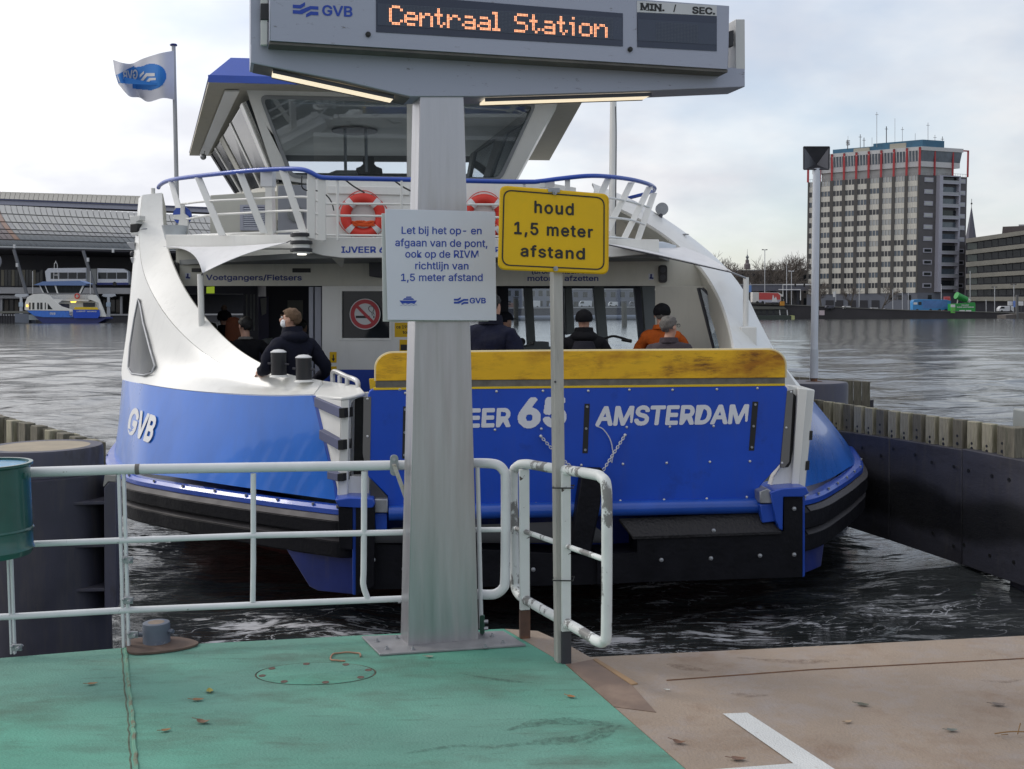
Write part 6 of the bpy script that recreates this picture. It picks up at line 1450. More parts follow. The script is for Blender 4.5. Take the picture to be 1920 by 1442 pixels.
mb = MB(); mb.lathe([(.045, 0), (.052, .012), (.045, .024), (0, .03)], b, sides=16); mb.build('mast_cap', S['hull_dark_blue'], fy)
mb = MB(); mb.tube([at(1148, 452, 13.9), at(1150, 250, 13.9), at(1150, 150, 13.9)], [.046, .046, .036], 16); mb.build('mast', S['ship_white'], fy)
mb = MB(); mb.tube([at(1154, 440, 13.87), at(1155, 270, 13.87), at(1154, 200, 13.87)], .008, 6, smooth=12); mb.build('mast_cable', S['dark_metal'], fy)
IS = vplane(1150, 15.2, 1290, 14.6, 420)
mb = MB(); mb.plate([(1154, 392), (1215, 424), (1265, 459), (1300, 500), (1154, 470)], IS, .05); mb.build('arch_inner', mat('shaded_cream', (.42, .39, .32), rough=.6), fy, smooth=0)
WF = vplane(490, 15.0, 1005, 15.5, 260, lean=0)
WF = plane3(at(490, 182, 14.7), at(1003, 195, 15.2), at(740, 335, 15.35))
win = rquad([(489, 181), (1004, 194), (936, 337), (546, 331)], 15, 5)
gl = rquad([(493, 185), (1000, 197.5), (934, 334), (549, 328)], 13, 5)
mb = MB(); mb.plate([[(455, 148), (1060, 166), (1045, 195), (962, 345), (575, 345), (517, 336)], win], WF, .12); mb.build('front_frame', S['ship_white'], fy, bevel=.006)
mb = MB(); O = [on(*q, off(WF, .008)) for q in rquad([(485, 178), (1008, 191), (939, 340), (543, 334)], 17, 5)]; I = [on(*q, off(WF, .008)) for q in gl]; n = len(O)
mb.add(O + I, [(i, (i + 1) % n, n + (i + 1) % n, n + i) for i in range(n)]); mb.build('window_seal', mat('grey_seal', (.25, .26, .27), rough=.5), fy, solid=.01, smooth=0)
mb = MB(); mb.plate(gl, off(WF, -.03), .01); mb.build('window_pane', S['glass_clear'], fy, smooth=0)
mb = MB(); mb.plate([(763, 190), (776, 190), (776, 332), (763, 332)], off(WF, .01), .1); mb.build('window_mullion', S['ship_white'], fy, bevel=.004)
mb = MB(); mb.tube([on(549, 193, off(WF, -.1)), on(760, 195.5, off(WF, -.1))], .012, 6); mb.tube([on(880, 198, off(WF, -.1)), on(948, 198.5, off(WF, -.1))], .012, 6); mb.build('blind_rail', S['ring_white'], fy)
A0, A1 = at(456, 192, 14.75), at(396, 291, 20.3); B0, B1 = at(519, 345, 15.35), at(441, 362, 19.9)
def sp(u, v): return (A0.lerp(A1, u)).lerp(B0.lerp(B1, u), v)
sn = (A1 - A0).cross(B0 - A0).normalized(); sn = sn if sn.x < 0 else -sn
mb = MB(); mb.hexa([B0, B1, B1 - sn * .08, B0 - sn * .08, A0, A1, A1 - sn * .08, A0 - sn * .08]); mb.build('side_wall', S['dark_glass'], fy, smooth=0)
for u0, u1, m in ((0, .05, 'ship_white'), (.30, .325, 'ship_white'), (.55, .64, 'ship_cream'), (.80, .83, 'ship_white'), (.96, 1.0, 'dark_metal')):
 mb = MB(); P = [sp(u0, 0), sp(u1, 0), sp(u1, 1), sp(u0, 1)]; mb.prism([p + sn * .02 for p in P], -sn * .06); mb.build('side_mullion', S[m], fy)
for u0, u1 in ((.05, .30), (.325, .55), (.64, .80), (.83, .96)):
 mb = MB(); P = [sp(u0, .02), sp(u1, .02), sp(u1, .98), sp(u0, .98)]; mb.prism([p + sn * .006 for p in P], -sn * .004); mb.build('window_pane', S['side_glass'], fy, smooth=0)
mb = MB(); mb.tube([at(383, 283, 19.5), at(382, 291, 19.5)], .012, 6); mb.ball(at(381, 294, 19.5), .055, 14, 10); mb.build('mirror_ball', S['grey_metal'], fy)
mb = MB(); P = [sp(0, 1), sp(1, 1)]; mb.hexa([P[0] + Vector((0, 0, -.5)), P[1] + Vector((0, 0, -.3)), P[1] + Vector((.3, 0, -.3)), P[0] + Vector((.3, 0, -.5)), P[0], P[1], P[1] + Vector((.3, 0, 0)), P[0] + Vector((.3, 0, 0))]); mb.build('side_wall', S['ship_cream'], fy)
zr = at(393, 150, 14.0).z
def rz_(px, Y): return Vector((at(px, 150, Y).x, Y, zr))
fL = rz_(393, 14.0); bL = Vector((at(355, 285, 20.6).x, 20.6, zr)); fR = Vector((at(1105, 172, 14.7).x, 14.7, zr)); bR = Vector((at(1030, 260, 21.5).x, 21.5, zr))
iL = Vector((at(460, 150, 14.75).x, 14.75, zr)); 
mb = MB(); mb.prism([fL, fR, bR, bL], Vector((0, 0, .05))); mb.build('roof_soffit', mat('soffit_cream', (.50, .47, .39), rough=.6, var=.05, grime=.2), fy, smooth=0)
cen = (fL + fR + bR + bL) / 4
mb = MB(); up = Vector((0, 0, .05)); T = [p + up for p in (fL, fR, bR, bL)]
T2 = [cen + (p - cen) * .90 + Vector((0, 0, .36)) for p in T]; T2 = [Vector((p.x, p.y, zr + .36)) for p in T2]
mb.hexa([T[0] + Vector((-.01, -.01, .002)), T[1] + Vector((.01, -.01, .002)), T[2] + Vector((.01, .01, .002)), T[3] + Vector((-.01, .01, .002)), *T2]); mb.build('roof', S['rail_blue'], fy, smooth=0)
mb = MB(); mb.hexa([p + Vector((0, 0, -.03)) for p in (fL + Vector((-.015, -.015, 0)), fR + Vector((.015, -.015, 0)), fR + Vector((.0, .02, 0)), fL + Vector((.02, .02, 0)))] + [p + Vector((0, 0, .06)) for p in (fL + Vector((-.015, -.015, 0)), fR + Vector((.015, -.015, 0)), fR + Vector((.0, .02, 0)), fL + Vector((.02, .02, 0)))]); mb.build('roof_edge', S['rail_blue'], fy)
mb = MB(); m0 = fL.lerp(iL, .5) + Vector((.0, .2, -.012)); m1 = bL + Vector((.35, -.3, -.012)); w_ = Vector((.16, 0, 0)); mb.prism([m0 - w_ * .6, m0 + w_ * .6, m1 + w_ * .5, m1 - w_ * .5], Vector((0, 0, -.02))); mb.build('soffit_panel', S['ship_white'], fy)
zi = zr - .06
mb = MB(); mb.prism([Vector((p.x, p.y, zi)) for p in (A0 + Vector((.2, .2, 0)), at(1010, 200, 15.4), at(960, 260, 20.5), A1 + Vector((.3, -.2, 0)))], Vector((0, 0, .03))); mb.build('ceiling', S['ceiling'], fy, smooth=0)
WB = vplane(500, 20.3, 960, 20.9, 300)
mb = MB(); mb.plate([[(430, 255), (960, 262), (948, 350), (450, 350)], [(540, 302), (905, 304), (900, 326), (546, 324)]], WB, .06); mb.build('rear_frame', S['inside_grey'], fy, smooth=0)
A2, A3 = at(1006, 196, 15.3), at(884, 278, 20.2); B2, B3 = at(945, 338, 15.6), at(872, 345, 20.0)
def sr(u, v): return (A2.lerp(A3, u)).lerp(B2.lerp(B3, u), v)
for u0, u1, v0, v1 in ((0, 1, 0, .16), (0, 1, .93, 1), (0, .06, .16, .93), (.36, .52, .16, .93), (.92, 1, .16, .93)):
 mb = MB(); P = [sr(u0, v0), sr(u1, v0), sr(u1, v1), sr(u0, v1)]; mb.prism(P, Vector((.06, 0, 0))); mb.build('side_frame', S['inside_grey'], fy, smooth=0)
for u0, u1 in ((.06, .36), (.52, .92)):
 mb = MB(); P = [sr(u0, .16), sr(u1, .16), sr(u1, .93), sr(u0, .93)]; mb.prism([p + Vector((.03, 0, 0)) for p in P], Vector((.006, 0, 0))); mb.build('window_pane', S['glass'], fy, smooth=0)
mb = MB(); mb.prism([at(1006, 192, 15.25), at(1045, 193, 15.3), at(963, 345, 15.7), at(945, 342, 15.6)], Vector((.0, .5, 0))); mb.build('corner_post', S['ship_white'], fy, smooth=0)
mb = MB(); SP_ = vplane(600, 17.5, 760, 17.6, 320)
mb.plate(rrect(680, 294, 702, 308, 4), SP_, .1); mb.plate([(682, 306), (700, 306), (706, 312), (716, 316), (718, 332), (665, 332), (668, 315), (676, 312)], SP_, .12); mb.build('helm_seat', S['ink_black'], fy, bevel=.02)
mb = MB(); mb.plate([(612, 326), (630, 319), (668, 319), (672, 334), (612, 334)], off(SP_, 1.2), .4); mb.plate([(668, 329), (760, 331), (760, 336), (668, 336)], off(SP_, 1.3), .4); mb.build('helm_console', S['inside_grey'], fy, bevel=.01)
for x, y0 in ((648, 250), (687, 222)):
 mb = MB(); a = at(x, 322, 17.2); mb.tube([a, Vector((a.x, a.y, zi))], .024, 10); mb.build('pole', S['grey_metal'], fy)
mb = MB(); c = at(704, 206, 16.2); mb.ball(c, .10, 20, 12); mb.build('globe_lamp', mat('grey_globe', (.4, .4, .4), rough=.3), fy)
mb = MB(); c = at(665, 247, 17.4); mb.lathe([(.36, 0), (.36, .03), (0, .03)], c, sides=24); mb.build('ceiling_disc', S['dark_metal'], fy)
# ================================================================ LIFEBUOYS (hang on the parapet)
def lifebuoy(cx, cy, first=None, label=''):
 LP = off(PW, .07) if True else None
 if first is None:
  c = on(cx, cy, LP); t = thing('lifebuoy', c, label, 'lifebuoy', 'red lifebuoys on the upper rail'); nrm = PW[1]
  x_ = Vector((0, 0, 1)).cross(nrm).normalized(); z_ = Vector((0, 0, 1)); R0, r0 = .222, .068
  def arc(a0, a1, r, n=18):
   return [c + x_ * (R0 * math.cos(a)) + z_ * (R0 * math.sin(a)) for a in [a0 + (a1 - a0) * i / n for i in range(n + 1)]]
  mb = MB(); mb.tube(arc(0, 2 * math.pi * 47 / 48, r0, 47), r0, 14, closed=True); mb.build('ring', S['ring_red'], t)
  for k in range(4):
   a = R(45 + 90 * k); mb = MB(); mb.tube(arc(a - .14, a + .14, r0, 4), r0 * 1.05, 14); mb.build('white_band', S['ring_white'], t)
   mb = MB(); a2 = a + R(90); mb.tube([c + x_ * ((R0 + r0 * 1.0 + .03 * math.sin(math.pi * i / 10)) * math.cos(a + (a2 - a) * i / 10)) + z_ * ((R0 + r0 * 1.0 + .03 * math.sin(math.pi * i / 10)) * math.sin(a + (a2 - a) * i / 10)) for i in range(11)], .006, 5); mb.build('grab_rope', S['ring_red'], t)
  mb = MB(); pts = [c + x_ * (.15 * math.sin(i * 1.7) * (1 - .002 * i)) + z_ * (-.10 + .035 * math.cos(i * 2.3)) + nrm * (.05 + .02 * math.sin(i)) for i in range(40)]
  mb.tube(pts, .008, 5, smooth=160); mb.build('throw_line', S['rope_orange'], t)
  return t
 n_ = copy_tree(first); p = on(cx, cy, LP); n_.location = p; n_['label'] = label
 return n_
lb = lifebuoy(681, 405, None, 'red lifebuoy with orange rope on the ferry parapet left of the steel column')
lifebuoy(908, 406, lb, 'red lifebuoy partly hidden between the white board and the yellow sign')
# ================================================================ FLAG
fg = thing('flag', at(325, 100, 15.4), 'white flag with a blue oval emblem flying from the mast left of the wheelhouse', 'flag')
top = [(326, 95, 15.45), (300, 100, 15.3), (268, 110, 15.5), (248, 119, 15.7), (230, 118, 15.5), (212, 112, 15.6)]
midr = [(326.5, 140, 15.45), (300, 143, 15.25), (270, 148, 15.55), (248, 150, 15.7), (228, 146, 15.45), (216, 138, 15.55)]
botm = [(327, 187, 15.45), (305, 184, 15.3), (278, 191, 15.5), (262, 183, 15.7), (242, 180, 15.4), (222, 158, 15.5)]
ns_ = 40
mb = MB(); mb.loft([top, midr, botm], ns_, 24); fl0 = mb.build('cloth', mat('flag_cloth', (.66, .66, .72), rough=.8, var=.04), fg, smooth=60, solid=.004)
tF = bvh_of(fl0); pf = lambda x, y: drop(x, y, tF, .006)
def gridpatch(mb, inside, x0, x1, y0, y1, n=64):
 dx = (x1 - x0) / n; m_ = int((y1 - y0) / dx)
 for i in range(n):
  for j in range(m_):
   x = x0 + i * dx; y = y0 + j * dx
   if inside(x + dx / 2, y + dx / 2): 
    mb.face([pf(x, y), pf(x + dx, y), pf(x + dx, y + dx), pf(x, y + dx)])
def ins(x, y):
 a = ((x - 283) / 29) ** 2 + ((y - (144 + (283 - x) * .06)) / 24.5) ** 2 < 1
 b = (248 < x < 285) and abs(y - 146 - (270 - x) * .02) < 24 - (285 - x) * .12
 c_ = (216 < x < 252) and abs(y - (140 + (252 - x) * .25)) < 17 - (252 - x) * .28
 return a or b or c_
mb = MB(); gridpatch(mb, ins, 214, 314, 115, 172, 90); mb.build('blue_emblem', mat('flag_blue', (.03, .19, .56), rough=.8), fg, smooth=0)
mb = MB(); pg = lambda x, y: drop(x, y, tF, .012)
for q in ([(262, 152), (268, 152), (276, 143), (290, 143), (290, 137), (274, 137)], [(270, 157), (276, 157), (282, 151), (292, 150), (292, 146), (280, 146)], [(262, 146), (270, 138), (270, 133), (262, 140)]):
 P = [pg(*p) for p in q]; mb.add(P, [tuple(t) for t in tessellate_polygon([P])])
add_text(mb, 'GVB', [(258, 130), (230, 133), (232, 152), (258, 148)], place=pg, bold=.03); mb.build('white_print', S['ring_white'], fg, smooth=0)
# ================================================================ PEOPLE
Mt['skin'] = mat('skin', (.50, .28, .20), rough=.55, var=.06)
Mt['skin_dark'] = mat('skin_brown', (.22, .12, .08), rough=.55, var=.06)
def cloth(name, c): return mat(name, c, rough=.9, spec=.2, var=.22, vs=9, bump=.9, bs=12)
def person(loc, H, yaw, jacket, trousers, skin, label, lean=0.0, arms=None, head_yaw=0.0, bulk=1.0, hood=False, shoes=None, twist=0):
 s = H / 1.75
 Rm = Matrix.Rotation(yaw, 3, 'Z')
 piv = Vector((0, 0, .95))
 Lm = Matrix.Rotation(-lean, 3, 'X')
 def P(x, y, z, torso=True):
  v = Vector((x, y, z))
  if torso and z > .9: v = piv + Lm @ (v - piv)
  return Vector(loc) + Rm @ (v * s)
 V = []; E = []; RD = []
 def add(p, r, par=None):
  V.append(p); RD.append((r[0] * s, r[1] * s) if isinstance(r, tuple) else (r * s, r * s))
  if par is not None: E.append((par, len(V) - 1))
  return len(V) - 1
 b = bulk
 pel = add(P(0, 0, .96), (.155 * b, .12 * b))
 wa = add(P(0, .0, 1.10), (.150 * b, .118 * b), pel)
 ch = add(P(0, -.005, 1.28), (.178 * b, .130 * b), wa)
 uc = add(P(0, -.01, 1.40), (.150 * b, .105 * b), ch)
 nk = add(P(0, -.002, 1.485), (.066, .066), uc)
 nk2 = add(P(0, .012, 1.53), (.056, .058), nk)
 hr = Matrix.Rotation(head_yaw, 3, 'Z')
 hp = lambda x, y, z: P(*(Vector((0, .01, 0)) + hr @ Vector((x, y, 0)) + Vector((0, 0, z))))
 jaw = add(hp(0, .03, 1.585), (.062, .070), nk2)
 sk = add(hp(0, .012, 1.655), (.077, .093), jaw)
 cr = add(hp(0, .0, 1.715), (.052, .062), sk)
 zs = {}
 arms = arms or {}
 for sd in (-1, 1):
  el, wr = arms.get(sd, ((.27, -.02, 1.13), (.25, .12, .92)))
  sh = add(P(sd * .185, -.01, 1.40), .078 * b, uc)
  e = add(P(sd * el[0], el[1], el[2]), .062 * b, sh)
  w = add(P(sd * wr[0], wr[1], wr[2]), .042, e)
  ed = (Vector((sd * wr[0], wr[1], wr[2])) - Vector((sd * el[0], el[1], el[2]))).normalized()
  base = Vector((sd * wr[0], wr[1], wr[2])); lat = Vector((sd, 0, 0)); lat = (lat - ed * lat.dot(ed)).normalized(); up = ed.cross(lat)
  pm = add(P(*(base + ed * .05)), (.034, .020), w)
  zs[pm] = 1
  for k, (o_, ln) in enumerate(((-.026, .060), (-.009, .072), (.009, .075), (.026, .066))):
   f0 = add(P(*(base + ed * .10 + lat * o_)), .0095, pm); f1 = add(P(*(base + ed * (.10 + ln * .5) + lat * o_ - up * .012)), .0085, f0); f2 = add(P(*(base + ed * (.10 + ln * .8) + lat * o_ - up * .035)), .0075, f1)
  t0 = add(P(*(base + ed * .04 - lat * .035)), .012, pm); t1 = add(P(*(base + ed * .08 - lat * .052 - up * .01)), .009, t0)
  hpj = add(P(sd * .095, 0, .88, False), .105 * b, pel)
  kn = add(P(sd * .105, .02, .50, False), .070, hpj)
  an = add(P(sd * .11, -.01, .10, False), .050, kn)
  to = add(P(sd * .12, .12, .045, False), (.045, .035), an)
 me = bpy.data.meshes.new('body'); o0 = Vector(loc)
 me.from_pydata([p - o0 for p in V], E, [])
 o = bpy.data.objects.new('body', me); COL.objects.link(o)
 md = o.modifiers.new('skin', 'SKIN'); md.use_smooth_shade = True; md.branch_smoothing = .4
 sv = me.skin_vertices[0].data
 for i, r in enumerate(RD): sv[i].radius = r; sv[i].use_root = (i == 0)
 m2 = o.modifiers.new('sub', 'SUBSURF'); m2.levels = 2; m2.render_levels = 2
 dg = bpy.context.evaluated_depsgraph_get(); dg.update()
 nm = bpy.data.meshes.new_from_object(o.evaluated_get(dg)); bpy.data.objects.remove(o)
 for m_ in (jacket, trousers, skin, shoes or Mt['ink_black']): nm.materials.append(m_)
 inv = Rm.inverted(); iL = Lm.inverted()
 co = [(inv @ v.co) / s for v in nm.vertices]
 hands = [(inv @ (V[i] - o0)) / s for i in zs]
 for p in nm.polygons:
  c = sum((co[i] for i in p.vertices), Vector()) / len(p.vertices)
  u = piv + iL @ (c - piv) if c.z > .9 else c
  if any((c - h).length < .10 and (c - h).length < .12 for h in hands): k = 2
  elif u.z > 1.50: k = 2
  elif u.z < .09: k = 3
  elif u.z < .86: k = 1
  else: k = 0
  if k == 1 and abs(c.x) > .19: k = 0
  p.material_index = k
  p.use_smooth = True
 for v in nm.vertices:
  c = v.co
  u = (inv @ c) / s
  if u.z < 1.47:
   v.co += v.normal * (.017 * s * mnoise.noise(c * 8) + .010 * s * mnoise.noise(Vector((c.x * 14, c.y * 14, c.z * 30))))
 t = thing('person', loc, label, 'person', 'passengers on the ferry')
 ob = link_mesh('body', nm, loc, t)
 fr = dict(P=P, hp=hp, s=s, Rm=Rm, hr=hr, t=t, loc=o0, Lm=Lm)
 return t, fr
def on_head(fr, fn, c, r, sc, seg=24, rings=16, disp=0.0, cut=None):
 """ellipsoid fitted to the head; cut(local) True removes"""
 M3 = fr['Rm'] @ fr['Lm'] @ fr['hr']; mb = MB(); s = fr['s']
 mb.ball((0, 0, 0), r, seg, rings, sc)
 keep = []
 for f in mb.f:
  q = sum((mb.v[i] for i in f), Vector()) / len(f)
  keep.append(not (cut and cut(q)))
 C_ = fr['hp'](*c)
 vs = [C_ + (M3 @ (p * (1 + disp * mnoise.noise(p * 40)))) * s for p in mb.v]
 m = MB(); m.add(vs, [f for f, k in zip(mb.f, keep) if k]); return m
def hair(fr, m, long=0, short=True):
 mb = on_head(fr, None, (0, -.004, 1.668), 1, (.083, .100, .088), 32, 24, .16, lambda q: (q.y > .045 and q.z < .055) or (q.y > .005 and q.z < .005) or (q.z < -.045 and q.y > -.04) or q.z < -.078)
 mb.build('hair', m, fr['t'], solid=.008, smooth=80)
 if long:
  rows = []
  for i in range(9):
   t = i / 8; z = 1.70 - long * t; rows.append([fr['hp'](.085 * math.sin(a) * (1 + .15 * t + .1 * mnoise.noise(Vector((a * 3, t * 4, 0)))), -.02 - .095 * math.cos(a) - .02 * t, z + .01 * math.sin(a * 9)) for a in [R(-100 + 200 * k / 20) for k in range(21)]])
  mb = MB(); mb.grid(rows); mb.build('hair', m, fr['t'], solid=.02, smooth=80)
def ears(fr, m):
 for sd in (-1, 1):
  mb = MB(); c = fr['hp'](sd * .079, .0, 1.635); mb.ball(c, .03 * fr['s'], 12, 8, (.35, .6, 1.0), fr['Rm'] @ fr['hr']); mb.build('ear', m, fr['t'])
def hat(fr, m, pom=False, brim=False):
 mb = on_head(fr, None, (0, -.002, 1.675), 1, (.092, .108, .092), 28, 20, .04, lambda q: q.z < -.01 - (.03 if q.y < 0 else 0)); mb.build('hat', m, fr['t'], solid=.012, smooth=80)
 if pom: mb = MB(); mb.ball(fr['hp'](0, -.01, 1.80), .042, 14, 10); mb.build('pompom', mat('pompom', (.13, .08, .06), rough=1, bump=1, bs=60), fr['t'])
 if brim:
  mb = MB(); rows = []
  for i in range(4): rows.append([fr['hp']((.085 - .01 * i) * math.sin(a), .05 + (.055 + .025 * i) * math.cos(a), 1.68 - .004 * i) for a in [R(-70 + 140 * k / 10) for k in range(11)]])
  mb.grid(rows); mb.build('brim', m, fr['t'], solid=.006)
def collar(fr, m, z=1.47, r=.085, h=.095, hood=False):
 rows = []
 for i in range(6):
  t = i / 5; rr = r * (1.12 - .18 * t)
  rows.append([fr['P'](rr * math.cos(a), -.005 + rr * .95 * math.sin(a), z + h * t + .008 * math.sin(a) * -1) for a in [2 * math.pi * k / 24 for k in range(25)]])
 mb = MB(); mb.grid(rows); mb.build('collar', m, fr['t'], solid=.014, smooth=80)
 if hood:
  rows = []
  for i in range(9):
   t = i / 8; ph = R(-95 + 190 * t)
   rows.append([fr['P']((.075 + .07 * math.sin(math.pi * k / 8)) * math.sin(ph) * 1.05, -.03 - (.05 + .075 * math.sin(math.pi * k / 8)) * math.cos(ph), 1.53 - .135 * k / 8 + .01 * mnoise.noise(Vector((t * 5, k, 1)))) for k in range(9)])
  mb = MB(); mb.grid(rows); mb.build('hood', m, fr['t'], solid=.016, smooth=80)
def foot(px, Y): 
 p = at(px, 700, Y); return Vector((p.x, Y, ZD - .005))
navy = cloth('navy_jacket', (.009, .010, .020)); blk = cloth('black_coat', (.008, .008, .010)); blk2 = cloth('charcoal_coat', (.012, .013, .02)); trs = cloth('dark_trousers', (.02, .022, .03))
orange = cloth('orange_jacket', (.42, .085, .012)); plum = cloth('plum_grey_jacket', (.060, .048, .055)); brn = mat('brown_hair', (.15, .09, .05), rough=.8, var=.45, vs=60, stretch=(6, 6, 1), bump=.6, bs=90)
grh = mat('grey_hair', (.13, .12, .11), rough=.8, var=.3, vs=70, bump=.6, bs=90); rdh = mat('red_brown_hair', (.20, .055, .02), rough=.7, var=.35, vs=50, stretch=(6, 6, 1), bump=.6, bs=90); bkh = mat('black_hair', (.008, .007, .007), rough=.6, bump=.5, bs=90)
t, fr = person(foot(552, 11.25), 1.80, R(42), navy, trs, Mt['skin'], 'brown haired man in navy jacket and white face mask leaning on the ferry bulwark', lean=.05,
               arms={-1: ((.33, -.02, 1.16), (.24, .24, 1.12)), 1: ((.36, -.06, 1.12), (.30, .16, 1.0))}, head_yaw=R(42), bulk=1.16)
hair(fr, brn); ears(fr, Mt['skin']); collar(fr, navy, hood=True, r=.10)
mb = on_head(fr, None, (0, .045, 1.608), 1, (.062, .062, .052), 20, 14, .03, lambda q: q.y < -.005); mb.build('face_mask', mat('white_mask', (.75, .76, .80), rough=.7), t, solid=.004, smooth=80)
mb = MB(); mb.ball(fr['hp'](0, .103, 1.640), .017, 10, 8, (.8, 1.1, 1.5), fr['Rm'] @ fr['hr']); mb.build('nose', Mt['skin'], t)
for sd in (-1, 1):
 mb = MB(); mb.ball(fr['hp'](sd * .030, .082, 1.668), .012, 12, 8); mb.build('eye', Mt['ring_white'], t)
 mb = MB(); mb.ball(fr['hp'](sd * .030, .091, 1.668), .006, 10, 6); mb.build('pupil', Mt['ink_black'], t)
 mb = MB(); mb.tube([fr['hp'](sd * .045, .09, 1.625), fr['hp'](sd * .078, .02, 1.64)], .0015, 4); mb.build('mask_strap', Mt['ring_white'], t)
 mb = MB(); mb.tube([fr['hp'](sd * .015, .094, 1.688), fr['hp'](sd * .030, .092, 1.692), fr['hp'](sd * .045, .080, 1.686)], .004, 6); mb.build('eyebrow', brn, t)
t, fr = person(foot(423, 15.0), 1.78, R(5), blk, trs, Mt['skin'], 'person in black beanie with fluffy pompom seen from behind in the ferry doorway'); hat(fr, blk, pom=True); collar(fr, blk)
t, fr = person(foot(440, 14.2), 1.70, R(-12), blk2, trs, Mt['skin'], 'person with long red brown hair from behind inside the ferry doorway'); hair(fr, rdh, long=.26); ears(fr, Mt['skin']); collar(fr, blk2)
t, fr = person(foot(462, 13.3), 1.71, R(10), blk, trs, Mt['skin'], 'black haired person in wide black coat from behind, just left of the masked man', head_yaw=R(35), bulk=1.12,
               arms={1: ((.33, .05, 1.18), (.30, .28, 1.10))}); hair(fr, bkh); ears(fr, Mt['skin']); collar(fr, cloth('pale_scarf', (.16, .15, .14)), r=.08, h=.03)
t, fr = person(foot(398, 15.2), 1.62, R(0), blk, trs, Mt['skin'], 'shorter dark haired person mostly hidden behind the white awning post'); hair(fr, bkh); collar(fr, blk)
t, fr = person(foot(566, 15.6), 1.66, R(-30), blk2, trs, Mt['skin_dark'], 'dim dark figure inside the cabin right behind the masked man'); hair(fr, bkh); collar(fr, blk2)
t, fr = person(foot(918, 10.85), 1.93, R(-20), cloth('dark_navy_coat', (.010, .012, .028)), trs, Mt['skin'], 'stooping person in dark navy coat partly hidden by the white notice board', lean=.08, bulk=1.35, head_yaw=R(-25)); hair(fr, bkh); collar(fr, navy, r=.10)
t, fr = person(foot(947, 14.5), 1.74, R(-30), blk, trs, Mt['skin'], 'slim person in black with cap standing by the ferry window right of the white board', head_yaw=R(-40)); hat(fr, blk2, brim=True); collar(fr, blk)
t, fr = person(foot(1095, 12.3), 1.76, R(-4), blk, trs, Mt['skin'], 'cyclist in black hooded coat with rucksack standing behind the ferry ramp', bulk=1.3,
               arms={-1: ((.31, .05, 1.14), (.24, .34, 1.06)), 1: ((.31, .05, 1.14), (.24, .36, 1.08))}); hat(fr, blk); collar(fr, blk, hood=True, r=.1)
bp = thing('backpack', fr['P'](0, -.2, 1.1), 'dark rucksack on the back of the cyclist behind the ramp', 'backpack')
mb = MB(); rows = []
for i in range(10):
 t_ = i / 9; z = 1.0 + .42 * t_; w = .15 * math.sin(math.pi * (.12 + .76 * t_)) ** .4; d = .13 * math.sin(math.pi * (.15 + .7 * t_)) ** .5
 rows.append([fr['P'](w * math.cos(a), -.13 - d + d * math.sin(a) * .9, z) for a in [2 * math.pi * k / 20 for k in range(21)]])
mb.grid(rows); mb.face(rows[0][:-1]); mb.face(rows[-1][:-1]); mb.build('bag', cloth('rucksack_grey', (.018, .018, .024)), bp, smooth=60)
mb = MB(); mb.box(fr['P'](0, -.375, 1.12), (.16, .03, .16)); mb.build('front_pocket', cloth('rucksack_grey2', (.03, .03, .034)), bp, bevel=.01)
t, fr = person(foot(1240, 12.7), 1.83, R(-12), orange, trs, Mt['skin'], 'man in orange jacket with black cap looking down at the right of the ferry', bulk=1.08, lean=.06,
               arms={-1: ((.30, .08, 1.16), (.16, .32, 1.12)), 1: ((.30, .08, 1.16), (.16, .32, 1.12))}); hair(fr, grh); hat(fr, blk); ears(fr, Mt['skin']); collar(fr, orange, r=.09, h=.05)
t, fr = person(foot(1254, 11.2), 1.70, R(-8), plum, trs, Mt['skin'], 'grey haired man with glasses in plum grey jacket in front of the orange jacket', head_yaw=R(-48), bulk=1.3); hair(fr, grh); ears(fr, Mt['skin']); collar(fr, plum, r=.09, h=.055)
for sd in (-1, 1):
 mb = MB(); mb.tube([fr['hp'](sd * .082, -.01, 1.662), fr['hp'](sd * .070, .085, 1.662)], .003, 5); mb.tube([fr['hp'](sd * .034 + .024 * math.cos(a), .105, 1.655 + .018 * math.sin(a)) for a in [2 * math.pi * k / 12 for k in range(12)]], .0025, 5, closed=True); mb.build('glasses', Mt['ink_black'], t)
bc = thing('bicycle', foot(1125, 13.35), 'bicycle held by the cyclist, its black handlebar showing above the ramp', 'bicycle')
o = foot(1125, 13.35); ux = Vector((.25, .97, 0)).normalized()
Q = lambda l, z, s_=0: o + ux * l + Vector((.97, -.25, 0)) * s_ + Vector((0, 0, z))
for l, nm in ((-.55, 'rear_wheel'), (.5, 'front_wheel')):
 mb = MB(); mb.tube([Q(l + .33 * math.cos(a), .35 + .33 * math.sin(a)) for a in [2 * math.pi * k / 36 for k in range(36)]], .018, 8, closed=True)
 for k in range(14): a = 2 * math.pi * k / 14; mb.tube([Q(l, .35), Q(l + .33 * math.cos(a), .35 + .33 * math.sin(a))], .002, 3)
 mb.build(nm, Mt['ink_black'], bc)
mb = MB()
for a, b in (((-.55, .35), (-.15, .32)), ((-.15, .32), (-.28, .85)), ((-.55, .35), (-.27, .78)), ((-.15, .32), (.36, .82)), ((-.26, .80), (.34, .88)), ((.33, .95), (.5, .35)), ((.33, .92), (.30, 1.12))): mb.tube([Q(*a), Q(*b)], .016, 8)
mb.build('frame', Mt['dark_metal'], bc)
hb = at(1141, 636, 13.3); hz = hb.z - o.z
mb = MB(); mb.tube([Q(.30, 1.10), Q(.30, hz)], .014, 8); mb.tube([Q(.2, hz + .02, -.3), Q(.28, hz + .03, -.12), Q(.3, hz, 0), Q(.28, hz + .03, .12), Q(.2, hz - .01, .3)], .015, 8, smooth=20); mb.tube([Q(.2, hz - .01, .24), Q(.17, hz - .03, .36)], .022, 8); mb.build('handlebar', Mt['ink_black'], bc)
